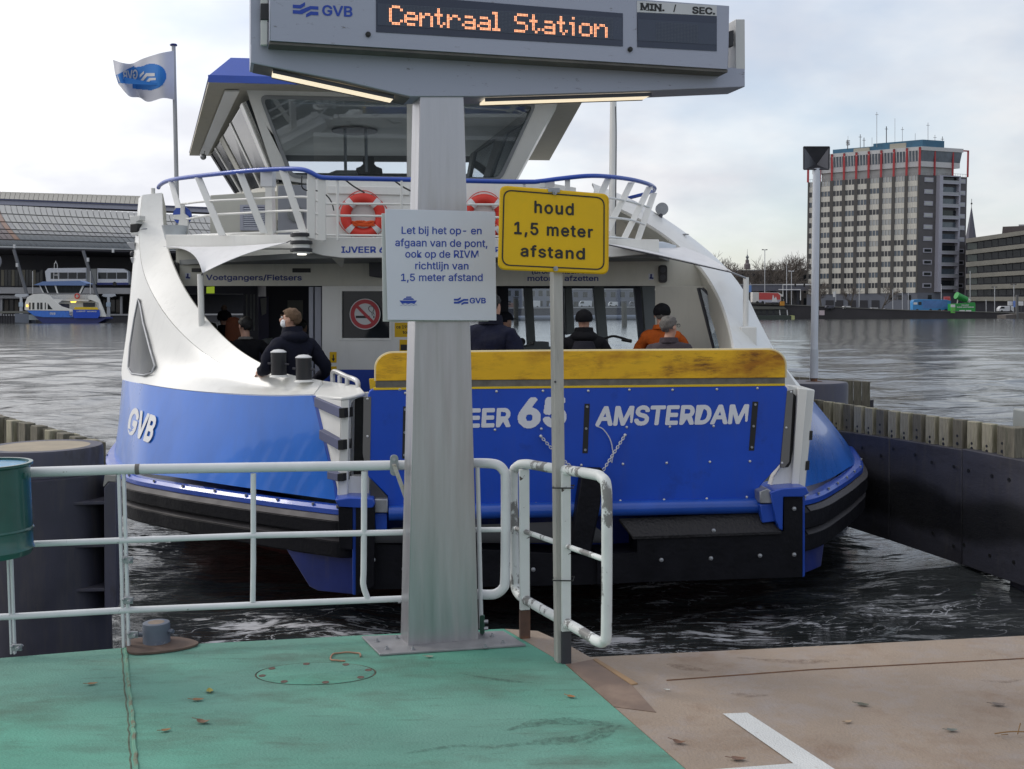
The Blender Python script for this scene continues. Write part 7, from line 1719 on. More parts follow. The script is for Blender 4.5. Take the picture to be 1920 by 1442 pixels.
mb = MB(); mb.ball(Q(-.28, .95), .12, 14, 8, (.7, 1.1, .35), Matrix.Rotation(R(-15), 3, 'Z')); mb.build('saddle', Mt['ink_black'], bc)
# ================================================================ FAR SHORE, LEFT : STATION
S = Mt
def vm(name, c, **k): return mat(name, c, **k)
m_roofL = vm('pale_roof_glass', (.27, .275, .27), rough=.3, var=.12, vs=.3); m_roofM = vm('grey_roof_glass', (.215, .22, .23), rough=.25, var=.12, vs=.2); m_roofD = vm('blue_grey_roof_glass', (.105, .12, .135), rough=.2, var=.15, vs=.15)
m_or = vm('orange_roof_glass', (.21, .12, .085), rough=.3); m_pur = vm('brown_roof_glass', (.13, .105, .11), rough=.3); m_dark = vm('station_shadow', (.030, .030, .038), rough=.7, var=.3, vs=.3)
m_band = vm('grey_concrete', (.30, .30, .31), rough=.7, var=.1, vs=.5); m_beige = vm('old_glass_vault', (.26, .25, .22), rough=.6, var=.25, vs=.8); m_lil = vm('pale_lilac_cladding', (.33, .34, .42), rough=.5)
YS = 408
st = thing('station_building', at(120, 600, YS), 'long railway and bus station with grey glass barrel roof across the water', 'station')
def line(x, x0, y0, x1, y1): return y0 + (y1 - y0) * (x - x0) / (x1 - x0)
vr = [0, .22, .42, .60, .70, .85, 1.0]
def vp(i, v):
 x = -60 + i * 11.0 + 52 * (1 - math.cos(v * math.pi / 2)) ** .9 - 30
 yt = line(x, 0, 384, 260, 398); yb = line(x, 0, 461, 260, 467)
 y = yt + (yb - yt) * v
 return at(x, y, YS + 26 * (1 - v) ** 1.6)
nx = 48
for i in range(nx):
 for j in range(6):
  v0, v1 = vr[j], vr[j + 1]; mb = MB(); g_ = .012
  rows = [[vp(i + .06, v0 + g_ + (v1 - v0 - 2 * g_) * k / 3), vp(i + .94, v0 + g_ + (v1 - v0 - 2 * g_) * k / 3)] for k in range(4)]
  mb.grid(rows)
  x = -90 + i * 11
  m = [m_roofL, m_roofL, m_roofM, m_roofL if True else 0, m_roofD, m_roofD][j]
  if j == 3: m = m_roofM
  if j == 2: m = m_roofL if i % 2 else m_roofM
  if j < 5 and i <= 6: m = m_pur
  if j < 5 and i == 7: m = m_or
  mb.build('roof_panel', m, st, solid=.25, smooth=0, fixn=False)
mb = MB(); mb.grid([[vp(i, v) + Vector((0, .7, -.3)) for i in range(nx + 1)] for v in vr]); mb.build('roof_frame', vm('roof_ribs', (.24, .24, .24), rough=.5), st, smooth=0, fixn=False)
sp_ = vplane(-100, YS - .5, 470, YS + .5, 460)
L4 = lambda xa, xb, ya0, ya1, yb0, yb1: [(xa, line(xa, 0, ya0, 260, ya1)), (xb, line(xb, 0, ya0, 260, ya1)), (xb, line(xb, 0, yb0, 260, yb1)), (xa, line(xa, 0, yb0, 260, yb1))]
mb = MB(); mb.plate(L4(-100, 470, 461, 466, 464, 469), sp_, 1.5); mb.build('gutter', vm('pale_gutter', (.42, .44, .45), rough=.5), st)
sb = vplane(-100, YS + 30, 470, YS + 31, 380)
mb = MB(); mb.plate(L4(-100, 470, 375, 385.5, 383.5, 393.5), sb, 2); mb.build('upper_fascia', m_lil, st)
mb = MB(); mb.plate(L4(-100, 470, 372.5, 383, 375, 385.5), off(sb, .5), 2); mb.build('fascia_line', vm('dark_blue_line', (.06, .07, .14), rough=.5), st)
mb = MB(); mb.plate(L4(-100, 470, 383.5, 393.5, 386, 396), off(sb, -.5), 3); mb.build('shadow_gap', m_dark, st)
vb = [0, .5, 1]
for i in range(40):
 x0 = -90 + i * 9.0; x1 = x0 + 8.2; mb = MB()
 rows = []
 for k in range(5):
  t = k / 4
  rows.append([at(x, line(x, 0, 360, 260, 368) * (1 - t) + line(x, 0, 373, 260, 383) * t, YS + 60 - 22 * t ** 1.5) for x in (x0 + 3 * (1 - t), x1 + 3 * (1 - t))])
 mb.grid(rows); 
 if x1 < 264: mb.build('vault_panel', m_beige, st, solid=.3, smooth=0, fixn=False)
mb = MB(); mb.plate([(-95, 357.5), (0, 360), (255, 368), (263, 372), (263, 384), (0, 374), (-95, 370)], vplane(-100, YS + 63, 470, YS + 64, 370), 1); mb.build('vault_core', m_beige, st)
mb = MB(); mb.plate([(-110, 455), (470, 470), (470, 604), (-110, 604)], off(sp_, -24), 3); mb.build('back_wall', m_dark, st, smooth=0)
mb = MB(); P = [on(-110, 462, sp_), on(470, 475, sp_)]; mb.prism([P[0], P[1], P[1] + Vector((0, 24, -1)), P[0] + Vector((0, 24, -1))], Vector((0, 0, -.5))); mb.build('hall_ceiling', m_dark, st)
mb = MB(); mb.plate([(-110, 538), (250, 540), (470, 541), (470, 551), (250, 551), (-110, 550)], off(sp_, -3), 18); mb.build('bus_deck', m_band, st)
mb = MB(); mb.plate([(-110, 553), (84, 554), (84, 560), (-110, 559)], off(sp_, -5), 4); mb.build('lower_canopy', m_band, st)
for k, (xt, yt, xb, yb) in enumerate(((26, 468, 64, 600), (156, 470, 196, 600), (290, 474, 330, 600), (-90, 466, -60, 600))):
 mb = MB(); mb.tube([at(xt, yt, YS - .5), at(xb, yb, YS - .8)], .62, 10); mb.build('slanted_column', vm('column_grey', (.13, .135, .15), rough=.5) if k == 0 else bpy.data.materials['column_grey'], st)
for (x, y) in ((27, 462), (32, 497), (165, 487), (212, 470)):
 mb = MB(); mb.box(at(x, y, YS - 4), (.7, .7, 1.4)); mb.build('deck_lamp', S['ring_white'], st)
for k in range(12):
 x = 2 + k * 6.6; mb = MB(); mb.plate([(x, 506), (x + 5.4, 506), (x + 5.4, 536), (x, 536)], off(sp_, -12), .2); mb.build('window', S['dark_glass'] if k % 3 else vm('warm_inside_glass', (.10, .09, .06), rough=.3), st)
for k in range(26):
 x = -20 + k * 9.5; 
 if x > 235: break
 mb = MB(); mb.plate([(x, 562), (x + 7.2, 562), (x + 7.2, 586), (x, 586)], off(sp_, -16), .2); mb.build('window', [S['dark_glass'], vm('brown_glass', (.06, .05, .04), rough=.3) if k == 1 else bpy.data.materials.get('brown_glass', S['dark_glass'])][k % 2], st)
for x in (0, 154, 225):
 mb = MB(); mb.plate([(x, 556), (x + 4, 556), (x + 4, 596), (x, 596)], off(sp_, -6), .8); mb.build('round_column', m_band, st)
mb = MB(); mb.ball(at(-9, 490, YS - 6), 2.2, 16, 10, (1, 1, 1.3)); mb.build('clock_housing', m_band, st)
ql = thing('quay_wall', at(100, 604, 396), 'dark quay wall in front of the station on the far left shore', 'quay wall')
qp = vplane(-200, 398, 460, 400, 600)
mb = MB(); mb.plate([(-200, 593), (460, 591), (460, 605), (-200, 607)], qp, 10); mb.build('wall', vm('dark_quay_stone', (.04, .04, .045), rough=.8, var=.3), ql)
mb = MB(); mb.plate([(-200, 590), (460, 588), (460, 591), (-200, 593)], off(qp, .3), 11); mb.build('coping', m_band, ql)
ls = thing('landing_stage', at(40, 606, 380), 'low grey landing stage with a pale hut left of the distant ferry', 'pontoon')
lp = vplane(-60, 376, 80, 377, 600)
mb = MB(); mb.plate([(-60, 584), (60, 583), (60, 587), (-60, 588)], lp, 5); mb.build('walkway', vm('walkway_grey', (.16, .16, .14), rough=.8), ls)
mb = MB(); mb.plate([(28, 588), (54, 588), (54, 606), (28, 605)], off(lp, .5), 6); mb.build('float', vm('float_grey', (.15, .17, .21), rough=.6), ls)
mb = MB(); mb.plate([(54, 590), (72, 589), (72, 600), (54, 600)], off(lp, .8), 3); mb.build('hut', vm('hut_pale', (.33, .38, .40), rough=.6), ls)
for k in range(7):
 x = -2 + k * 5; mb = MB(); mb.plate([(x, 588), (x + 1.4, 588), (x + 1.4, 606), (x, 606)], off(lp, -.5), .4); mb.build('support', m_dark, ls)
def tsign(px, label, first=None):
 t = thing('terminal_sign', at(px, 600, 385), label, 'sign', 'far T-shaped ferry stop signs'); p = vplane(px - 20, 385, px + 20, 385.4, 560)
 mb = MB(); mb.plate([(px - 10, 551), (px + 12, 551), (px + 13, 555), (px + 6, 557), (px - 6, 557), (px - 12, 555)], p, 1); mb.build('beam', vm('far_sign_white', (.5, .52, .55)) if first is None else bpy.data.materials['far_sign_white'], t)
 mb = MB(); mb.plate([(px - 2, 557), (px + 2.2, 557), (px + 3, 598), (px - 3, 598)], p, .6); mb.build('column', bpy.data.materials['far_sign_white'], t)
 mb = MB(); mb.plate([(px - 4, 567), (px + 4, 567), (px + 4, 575), (px - 4, 575)], off(p, .2), .2); mb.build('board', vm('far_board_blue', (.42, .52, .62)) if first is None else bpy.data.materials['far_board_blue'], t)
 return t
t1 = tsign(39, 'white T-shaped stop sign left of the distant ferry'); tsign(203, 'white T-shaped stop sign right of the distant ferry', t1)
bs = thing('bus', at(160, 534, YS + 5), 'white and blue articulated bus on the upper station deck behind the distant ferry', 'bus')
bp_ = vplane(80, YS + 3, 245, YS + 3.5, 520)
bw = vm('bus_white', (.55, .57, .62), rough=.3)
mb = MB(); mb.plate([(84, 509), (90, 503), (162, 502), (162, 534), (87, 534)], bp_, 3); mb.build('front_body', bw, bs, bevel=.2)
mb = MB(); mb.plate([(182, 503), (232, 504), (240, 509), (241, 534), (182, 534)], bp_, 3); mb.build('rear_body', bw, bs, bevel=.2)
mb = MB(); mb.plate([(163, 504), (181, 504), (181, 533), (163, 533)], off(bp_, -.2), 2.4); mb.build('bellows', S['inside_grey'], bs)
for i, (x0, x1) in enumerate(((95, 110), (111, 127), (128, 144), (145, 161), (184, 200), (201, 218), (219, 238))):
 mb = MB(); mb.plate([(x0, 511), (x1, 511), (x1, 523), (x0, 523)], off(bp_, .05), .1); mb.build('window', S['dark_glass'], bs)
for x0, x1 in ((87, 162), (182, 241)):
 mb = MB(); mb.plate([(x0, 530), (x1, 530), (x1, 534), (x0, 534)], off(bp_, .06), .1); mb.build('blue_stripe', S['hull_dark_blue'], bs)
for x in (105, 150, 215):
 mb = MB(); c = on(x, 532, off(bp_, .1)); mb.tube([c, c + Vector((0, .4, 0))], .75, 14); mb.build('wheel', S['ink_black'], bs)
ff = thing('ferry', at(120, 606, 372), 'small distant blue and white ferry with yellow lights in front of the station', 'ferry')
k_ = 1 / 8.727
def f2(pts): return [(x * k_, 470 + y * k_) for x, y in pts]
f0 = vplane(0, 372, 220, 373, 590)
def fpl(name, pts, m, o_=0, th=2.0, **kw):
 mb = MB(); mb.plate(f2(pts), off(f0, o_), th); return mb.build(name, S[m] if isinstance(m, str) else m, ff, **kw)
fpl('hull_side', [(430, 975), (1190, 985), (1200, 1095), (700, 1090), (560, 1070), (470, 1010)], 'ship_blue', 0, 7, bevel=.15)
fpl('lower_hull', [(560, 1075), (1200, 1095), (1720, 1085), (1740, 1110), (1600, 1185), (700, 1185)], 'hull_dark_blue', -.6, 7)
fpl('bulwark_side', [(400, 970), (410, 850), (450, 760), (540, 712), (700, 705), (800, 720), (900, 830), (1000, 910), (1180, 965), (1190, 985), (430, 977)], 'ship_white', .1, .6, bevel=.05)
for x0, x1 in ((475, 500), (528, 562), (605, 640), (658, 695), (732, 750)): fpl('window', [(x0, 850), (x1, 850), (x1, 962), (x0, 962)], 'dark_glass', .15, .1)
fpl('window', [(780, 860), (860, 960), (780, 960)], 'side_glass', .15, .1)
fpl('open_cabin', [(860, 830), (1560, 825), (1600, 960), (1180, 975), (1000, 910)], 'ship_cream', -2.5, 2)
fpl('dark_doorway', [(950, 870), (1130, 870), (1130, 965), (1010, 915)], 'dark_inside', -2.3, .2)
fpl('window', [(1360, 850), (1550, 850), (1550, 920), (1360, 920)], 'dark_glass', -2.3, .2)
fpl('arch_side', [(1560, 725), (1620, 800), (1660, 900), (1730, 1080), (1630, 1080), (1610, 850), (1440, 790), (1450, 740)], 'ship_white', 0, 1.0)
fpl('ramp', [(1195, 965), (1625, 970), (1632, 1060), (1600, 1105), (1215, 1105), (1190, 1060)], 'ramp_blue', .8, .4)
fpl('yellow_flap', [(1215, 940), (1230, 922), (1590, 928), (1605, 965), (1210, 965)], 'yellow', .8, .3)
fpl('corner_post', [(1130, 985), (1190, 985), (1195, 1075), (1145, 1060)], 'ship_white', .3, .3)
for y in (1000, 1025, 1050): fpl('step', [(1128, y), (1180, y + 4), (1180, y + 12), (1130, y + 8)], 'hull_dark_blue', .7, .3)
fpl('fascia', [(800, 720), (1100, 715), (1500, 720), (1560, 725), (1440, 830), (1020, 820), (830, 790)], 'ship_white', -1.2, .8)
fpl('awning', [(840, 790), (1040, 795), (950, 865)], 'ship_white', -.2, .1)
for x in range(800, 1500, 38): fpl('rail_post', [(x, 715), (x + 8, 715), (x + 8, 795), (x, 795)], 'ring_white', -.9, .15)
for y in (718, 745, 772): fpl('rail_bar', [(790, y), (1520, y), (1520, y + 6), (790, y + 6)], 'ring_white', -.95, .1)
fpl('wheelhouse_window', [(640, 570), (900, 572), (940, 690), (700, 690)], 'side_glass', -3, 3)
fpl('wheelhouse_window', [(915, 575), (1350, 570), (1290, 690), (950, 690)], 'side_glass', -2.6, 3)
for pts in ([(890, 570), (915, 570), (955, 700), (930, 700)], [(1350, 570), (1375, 570), (1315, 700), (1290, 700)], [(640, 570), (655, 570), (715, 690), (700, 690)], [(730, 570), (742, 570), (790, 690), (778, 690)]): fpl('window_mullion', pts, 'ship_white', -2.4, .3)
fpl('roof', [(550, 560), (700, 505), (1300, 490), (1430, 540), (1380, 570), (640, 568)], vm('pale_blue_roof', (.13, .21, .42), rough=.4), -1.5, 6)
for x in (535, 1478):
 mb = MB(); mb.tube([at(x * k_, 470 + 335 * k_, 371), at(x * k_, 470 + 710 * k_, 371)], .12, 8); mb.build('mast', S['ring_white'], ff)
mb = MB()
for a, b in (((875, 495), (890, 220)), ((960, 495), (935, 220)), ((890, 220), (912, 185)), ((935, 220), (912, 185)), ((880, 400), (950, 400)), ((885, 300), (945, 300)), ((912, 185), (912, 165))): mb.tube([at(a[0] * k_, 470 + a[1] * k_, 373), at(b[0] * k_, 470 + b[1] * k_, 373)], .09, 5)
mb.build('antenna_frame', S['ring_white'], ff)
mb = MB(); c = at(1265 * k_, 470 + 745 * k_, 373); mb.tube([c + Vector((.75 * math.cos(a), -.2, .75 * math.sin(a))) for a in [2 * math.pi * i / 14 for i in range(14)]], .2, 6, closed=True); mb.build('red_ring', S['ring_red'], ff)
m_yl = vm('lit_yellow_lamp', (1, .7, .1), emit=(1, .62, .08), es=1.6)
fpl('lamp', [(1150, 830), (1250, 830), (1230, 852), (1165, 852)], m_yl, .9, .2); fpl('lamp', [(430, 885), (455, 885), (455, 918), (430, 918)], m_yl, .9, .2)
mb = MB(); add_text(mb, 'GVB', [(p[0], p[1]) for p in f2([(820, 1010), (910, 1015), (900, 1050), (815, 1045)])], off(f0, .05), bold=.04); add_text(mb, 'IJVEER 63', [p for p in f2([(1250, 985), (1395, 978), (1395, 1002), (1250, 1004)])], off(f0, .85), bold=.04); add_text(mb, 'AMSTERDAM', [p for p in f2([(1420, 985), (1580, 985), (1580, 1004), (1420, 1004)])], off(f0, .85), bold=.04); mb.build('lettering', S['ring_white'], ff, smooth=0)
# ================================================================ MIDDLE SHORE seen through the ferry
YM = 395
brick = vm('dark_brick', (.085, .060, .055), rough=.85, var=.25, vs=.4)
def block(px0, px1, ytop, label, m, win=None, Y=440, base=590, cols=0, rows=0, deep=15):
 b = thing('building', at((px0 + px1) / 2, base, Y), label, 'building', 'low buildings on the far quay')
 pl = vplane(px0, Y, px1, Y + .5, 560); mb = MB(); mb.plate([(px0, ytop), (px1, ytop), (px1, base), (px0, base)], pl, deep); mb.build('wall', m, b)
 mb = MB(); mb.plate([(px0 - 1, ytop - 2), (px1 + 1, ytop - 2), (px1 + 1, ytop), (px0 - 1, ytop)], off(pl, .3), deep + 1); mb.build('roof_edge', m_band, b)
 w0 = None
 for i in range(cols):
  for j in range(rows):
   x = px0 + (px1 - px0) * (i + .3) / cols; y = ytop + (base - ytop) * (j + .25) / (rows + .6); w = (px1 - px0) / cols * .5; h = (base - ytop) / (rows + .6) * .55
   if w0 is None:
    mb = MB(); mb.plate([(x, y), (x + w, y), (x + w, y + h), (x, y + h)], off(pl, .05), .3); w0 = mb.build('window', S['dark_glass'], b); p0 = on(x, y, pl)
   else:
    c = w0.copy(); COL.objects.link(c); c.parent = b; c.location = w0.location + (on(x, y, pl) - p0)
 return b
block(430, 560, 528, 'dark brick building glimpsed through the left ferry doorway', brick, cols=9, rows=3)
block(560, 930, 536, 'long dark building behind the steel column on the far quay', vm('grey_brown_wall', (.12, .11, .11)), cols=18, rows=2)
block(931, 1065, 540, 'grey blue quay building seen through the left pane of the ferry window', vm('blue_grey_wall', (.15, .16, .20)), cols=9, rows=2)
block(1070, 1210, 543, 'slate coloured low quay building seen through the right pane of the ferry window', vm('slate_wall', (.11, .12, .16)), cols=8, rows=2)
block(1215, 1345, 546, 'low brown quay building hidden mostly by the right ferry arch', brick, cols=8, rows=2)
qm = thing('quay_wall', at(900, 600, YM), 'dark quay wall on the far shore seen through the ferry windows', 'quay wall')
qp = vplane(462, YM + 4, 1395, YM - 8, 600); mb = MB(); mb.plate([(462, 583), (1395, 575), (1395, 599), (462, 604)], qp, 12); mb.build('wall', vm('purple_quay_stone', (.055, .055, .07), rough=.8, var=.3, vs=.3), qm)
mb = MB(); mb.plate([(462, 581), (1395, 573), (1395, 575), (462, 583)], off(qp, .3), 12); mb.build('coping', m_band, qm)
mb = MB(); mb.tube([at(930, 597, YM - 14), at(1215, 595, YM - 14)], .9, 10); mb.build('floating_boom', vm('boom_grey', (.13, .15, .20)), qm)
def van(px, w, h, y, Y, col, label, cat='van'):
 v = thing('parked_van', at(px, y, Y), label, cat, 'vehicles on the far quay'); pl = vplane(px - w, Y, px + w, Y + .2, y); m = vm('van_paint', col, rough=.35)
 mb = MB(); mb.plate([(px - w / 2, y - 1.5), (px - w / 2, y - h * .55), (px - w * .36, y - h), (px + w / 2, y - h), (px + w / 2, y - 1.5)], pl, 2); mb.build('body', m, v, bevel=.15)
 mb = MB(); mb.plate([(px - w * .44, y - h * .58), (px - w * .33, y - h * .9), (px - w * .12, y - h * .9), (px - w * .12, y - h * .58)], off(pl, .03), .1); mb.build('window', S['dark_glass'], v)
 for s_ in (-.3, .3):
  mb = MB(); c = on(px + w * s_, y - 1.5, off(pl, .02)); mb.tube([c, c + Vector((0, .5, 0))], .36, 12); mb.build('wheel', S['ink_black'], v)
 return v
van(1000, 26, 13, 577, YM - 1, (.5, .5, .5), 'white van on the far quay seen through the ferry left window pane'); van(1040, 20, 10, 576, YM - 1, (.16, .2, .3), 'blue grey car on the far quay beside the yellow sign post'); van(1098, 24, 12, 576, YM - 1, (.45, .46, .48), 'pale van on the far quay above the cyclist')
van(1150, 18, 9, 575, YM - 1, (.5, .5, .5), 'small white car on the far quay left of the dark pile', 'car'); van(1190, 20, 10, 575, YM - 1, (.08, .08, .1), 'dark car on the far quay right of the dark pile', 'car'); van(960, 22, 10, 578, YM - 1, (.2, .12, .1), 'brown red car on the far quay beside the white board', 'car')
for (px, yt, yb, Y, lab) in ((968, 560, 606, 250, 'slim dark timber pile in the water seen through the ferry window left'), (1171, 568, 613, 225, 'thick dark timber pile in the water seen through the ferry window right')):
 p = thing('timber_pile', at(px, yb, Y), lab, 'pile', 'timber piles in the river'); mb = MB(); mb.tube([at(px, yb + 5, Y), at(px - 1, yt, Y)], .55, 10); mb.build('shaft', S['dark_wood'], p); mb = MB(); mb.tube([at(px - 1, yt - .5, Y), at(px - 1, yt - 3, Y)], .62, 10); mb.build('head', m_dark, p)
# ================================================================ RIGHT SHORE
YQ = 385
qr = thing('quay_wall', at(1650, 598, YQ), 'long dark quay wall sloping down along the right shore below the office tower', 'quay wall')
qp = plane3(at(1390, 598, 392), at(1900, 597, 372), at(1900, 560, 372))
mb = MB(); mb.plate([(1396, 570), (1440, 571), (1520, 574), (1600, 578), (1700, 582), (1900, 587), (2100, 590), (2100, 599), (1900, 598), (1640, 597.5), (1396, 599)], qp, 14); mb.build('wall', vm('dark_quay_brick', (.038, .036, .04), rough=.85, var=.35, vs=.25), qr)
mb = MB(); mb.plate([(1396, 568.6), (1440, 569.6), (1520, 572.6), (1600, 576.6), (1700, 580.8), (1900, 585.8), (2100, 588.8), (2100, 590), (1900, 587), (1700, 582), (1600, 578), (1520, 574), (1440, 571), (1396, 570)], off(qp, .3), 15); mb.build('coping', vm('coping_grey', (.14, .14, .13)), qr)
mb = MB(); mb.plate([(1536, 582), (1546, 582), (1546, 591), (1536, 591)], off(qp, .2), .2); mb.build('notice_plate', vm('pinkish_plate', (.5, .42, .45)), qr)
mb = MB(); mb.prism([Vector((-400, 412, 1.3)), Vector((600, 400, 1.3)), Vector((900, 800, 1.3)), Vector((-700, 800, 1.3))], Vector((0, 0, -2))); mb.build('far_ground', vm('city_paving', (.12, .12, .11), rough=.9), kind='structure', label='paved far shore')
YT = 440
tw = thing('office_tower', at(1700, 590, YT), 'tall cream and dark grey office tower with red roof frames on the right shore', 'office tower')
Cc = at(1722, 440, YT); Lc = at(1514, 440, YT * 1.055); Rc = at(1811, 440, YT * 1.02)
uL = (Lc - Cc); uL.z = 0; uR = (Rc - Cc); uR.z = 0
LP = plane3(Cc, Lc, Cc + Vector((0, 0, 10))); RP2 = plane3(Cc, Rc, Cc + Vector((0, 0, 10)))
zT = on(1722, 328, LP).z; zB = on(1722, 549, LP).z; z0 = 1.3
def lw_(u, z): return Vector((Cc.x + uL.x * u, Cc.y + uL.y * u, z))
def rw_(u, z): return Vector((Cc.x + uR.x * u, Cc.y + uR.y * u, z))
cream = vm('cream_facade_panel', (.66, .63, .56), rough=.7, var=.08, vs=.5); dgrey = vm('dark_grey_brick', (.10, .095, .10), rough=.8, var=.15, vs=.5); red = vm('red_steel_frame', (.36, .03, .035), rough=.5); wht = vm('white_cladding', (.52, .52, .52), rough=.6)
nL = LP[1]; nR = RP2[1]
mb = MB(); mb.hexa([lw_(1, zB), lw_(0, zB), rw_(1, zB), lw_(1, zB) + uR, lw_(1, zT), lw_(0, zT), rw_(1, zT), lw_(1, zT) + uR]); mb.build('core', dgrey, tw, smooth=0)
mb = MB(); mb.hexa([lw_(1, z0), lw_(0.0, z0), rw_(1, z0), lw_(1, z0) + uR, lw_(1, zB), lw_(0, zB), rw_(1, zB), lw_(1, zB) + uR]); mb.build('ground_floor', vm('slate_ground_floor', (.13, .14, .17), rough=.6, var=.1, vs=.3), tw, smooth=0)
nf = 11; fh = (zT - zB) / nf; nb = 9
def fpan(mb, w, u0, u1, za, zb_, n, d0, d1):
 P = [w(u0, za), w(u1, za), w(u1, zb_), w(u0, zb_)]; mb.prism([p + n * d1 for p in P], n * (d0 - d1))
dgl = S['dark_glass']; pgl = vm('pale_blind_glass', (.40, .41, .41), rough=.4, var=.08, vs=.4); bgl = vm('blueish_glass', (.10, .125, .155), rough=.15, var=.3, vs=.4)
wcache = {}
S['window_mid'] = vm('tower_window_glass', (.045, .048, .055), rough=.2, var=.5, vs=.25)
for i in range(nb):
 u0, u1 = i / nb + .012, (i + 1) / nb - .012
 for f in range(nf):
  za = zB + f * fh
  key = 'sp'
  if key not in wcache:
   mb = MB()
   for k in range(6):
    a, b_ = u0 + (u1 - u0) * k / 6, u0 + (u1 - u0) * (k + 1) / 6 - .0012
    fpan(mb, lw_, a, b_, za, za + fh * .50, nL, 0, .12)
   wcache[key] = (mb.build('spandrel', cream, tw), u0, za)
  else:
   o, uu, zz_ = wcache[key]; c = o.copy(); COL.objects.link(c); c.parent = tw; c.location = o.location + uL * (u0 - uu) + Vector((0, 0, za - zz_))
  pale = (f >= 5 and i <= 2) or (f == nf - 1 and (i <= 3 or i >= 7))
  if f >= 4 and i == 3: pale = (f % 2 == 0)
  key = 'wp' if pale else ('wd' if (i + f) % 4 else 'wb')
  if key not in wcache:
   mb = MB()
   for k in range(3):
    a, b_ = u0 + (u1 - u0) * (k + .06) / 3, u0 + (u1 - u0) * (k + .80) / 3; fpan(mb, lw_, a, b_, za + fh * .52, za + fh * .98, nL, -.1, .04)
   mb.mat(1)
   for k in range(4):
    a = u0 + (u1 - u0) * (k - .07) / 3; fpan(mb, lw_, max(a, u0), min(a + (u1 - u0) * .13 / 3 * 1.0, u1), za + fh * .50, za + fh, nL, 0, .12)
   wcache[key] = (mb.build('window', [{'wp': pgl, 'wd': S['window_mid'], 'wb': bgl}[key], cream], tw), u0, za)
  else:
   o, uu, zz_ = wcache[key]; c = o.copy(); COL.objects.link(c); c.parent = tw; c.location = o.location + uL * (u0 - uu) + Vector((0, 0, za - zz_))
zred0 = zT; ztop_ = on(1724, 276, LP).z
for i in range(nb + 1):
 mb = MB(); u = i / nb; fpan(mb, lw_, u - .014 if i else 0, u + .014 if i < nb else 1.0, zB, zT, nL, 0, .5); mb.build('pilaster', vm('pilaster_grey', (.085, .08, .075), rough=.8) if i == 0 else bpy.data.materials['pilaster_grey'], tw)
 mb = MB(); a = lw_(u, zT) + nL * .4; b_ = lw_(u, ztop_) + nL * .4; w_ = uL.normalized() * .40; d_ = nL * .5
 mb.hexa([a - w_, a + w_, a + w_ - d_, a - w_ - d_, b_ - w_, b_ + w_, b_ + w_ - d_, b_ - w_ - d_]); c_ = b_ - nL * 2.2; mb.hexa([b_ - w_ + Vector((0, 0, -.5)), b_ + w_ + Vector((0, 0, -.5)), c_ + w_ + Vector((0, 0, -.5)), c_ - w_ + Vector((0, 0, -.5)), b_ - w_, b_ + w_, c_ + w_, c_ - w_]); mb.build('red_frame', red, tw)
for u in (.30, .68, 1.0):
 mb = MB(); a = rw_(u, zT) + nR * .5; b_ = rw_(u, ztop_ - .2) + nR * .5; w_ = uR.normalized() * .3; d_ = nR * .5
 mb.hexa([a - w_, a + w_, a + w_ - d_, a - w_ - d_, b_ - w_, b_ + w_, b_ + w_ - d_, b_ - w_ - d_]); c_ = b_ - uR.normalized() * 2.5
 mb.hexa([b_ + Vector((0, 0, -.5)), b_ - d_ + Vector((0, 0, -.5)), c_ - d_ + Vector((0, 0, -.5)), c_ + Vector((0, 0, -.5)), b_, b_ - d_, c_ - d_, c_]); mb.build('red_frame', red, tw)
def ringbox(name, m, ua, ub, va, vb, za, zb_, grow=0):
 a = lw_(ub, 0) + uR * 0; 
 def q(u, v, z): p = Vector((Cc.x, Cc.y, 0)) + uL * u + uR * v; return Vector((p.x, p.y, z))
 mb = MB(); mb.hexa([q(ub, va, za), q(ua, va, za), q(ua, vb, za), q(ub, vb, za), q(ub + grow, va - grow, zb_), q(ua - grow, va - grow, zb_), q(ua - grow, vb + grow, zb_), q(ub + grow, vb + grow, zb_)]); return mb.build(name, m, tw, smooth=0)
zA = on(1722, 312, LP).z; zBn = on(1722, 302, LP).z; zCn = on(1722, 282, LP).z; zD_ = on(1722, 275, LP).z
ringbox('terrace_storey', vm('terrace_glass', (.36, .36, .35), rough=.4, var=.2, vs=.3), .03, .90, .06, .78, zT, zA)
ringbox('white_band', wht, .0, .97, .02, .84, zA, zBn)
ringbox('window_band', bgl, .0, .97, .02, .84, zBn, zCn, .012)
ringbox('white_roof_band', wht, -.02, .985, -.0, .86, zCn, zD_)
zE = on(1722, 261, LP).z
teal = vm('teal_blue_cladding', (.035, .12, .20), rough=.5, var=.2, vs=.3)
ringbox('blue_plant_room', teal, .02, .45, .1, .55, zD_, zE); ringbox('blue_plant_room', teal, .45, .84, .15, .7, zD_, zE - .9); ringbox('pale_plant_room', vm('pale_plant', (.36, .34, .28)), .16, .30, .09, .12, zD_, zE - .7); ringbox('pale_plant_room', bpy.data.materials['pale_plant'], .50, .64, .13, .17, zD_, zE - 1.2)
for i in range(nb):
 for k in range(4):
  u = (i + (k + .5) / 4) / nb * .97
  for zz_, hh in ((zBn, zCn),):
   mb = MB(); p = lambda u_, z: lw_(u_, z) + nL * (-.15 + .6 * (z - zBn) / (zCn - zBn)); w_ = .0035; mb.hexa([p(u - w_, zBn), p(u + w_, zBn), p(u + w_, zBn) - nL * .3, p(u - w_, zBn) - nL * .3, p(u - w_, zCn), p(u + w_, zCn), p(u + w_, zCn) - nL * .3, p(u - w_, zCn) - nL * .3]); mb.build('window_bar', wht, tw)
mb = MB()
for u in np.linspace(0, 1, 46): mb.tube([lw_(u, zT) + nL * .3, lw_(u, zT + 1.1) + nL * .3], .05, 4)
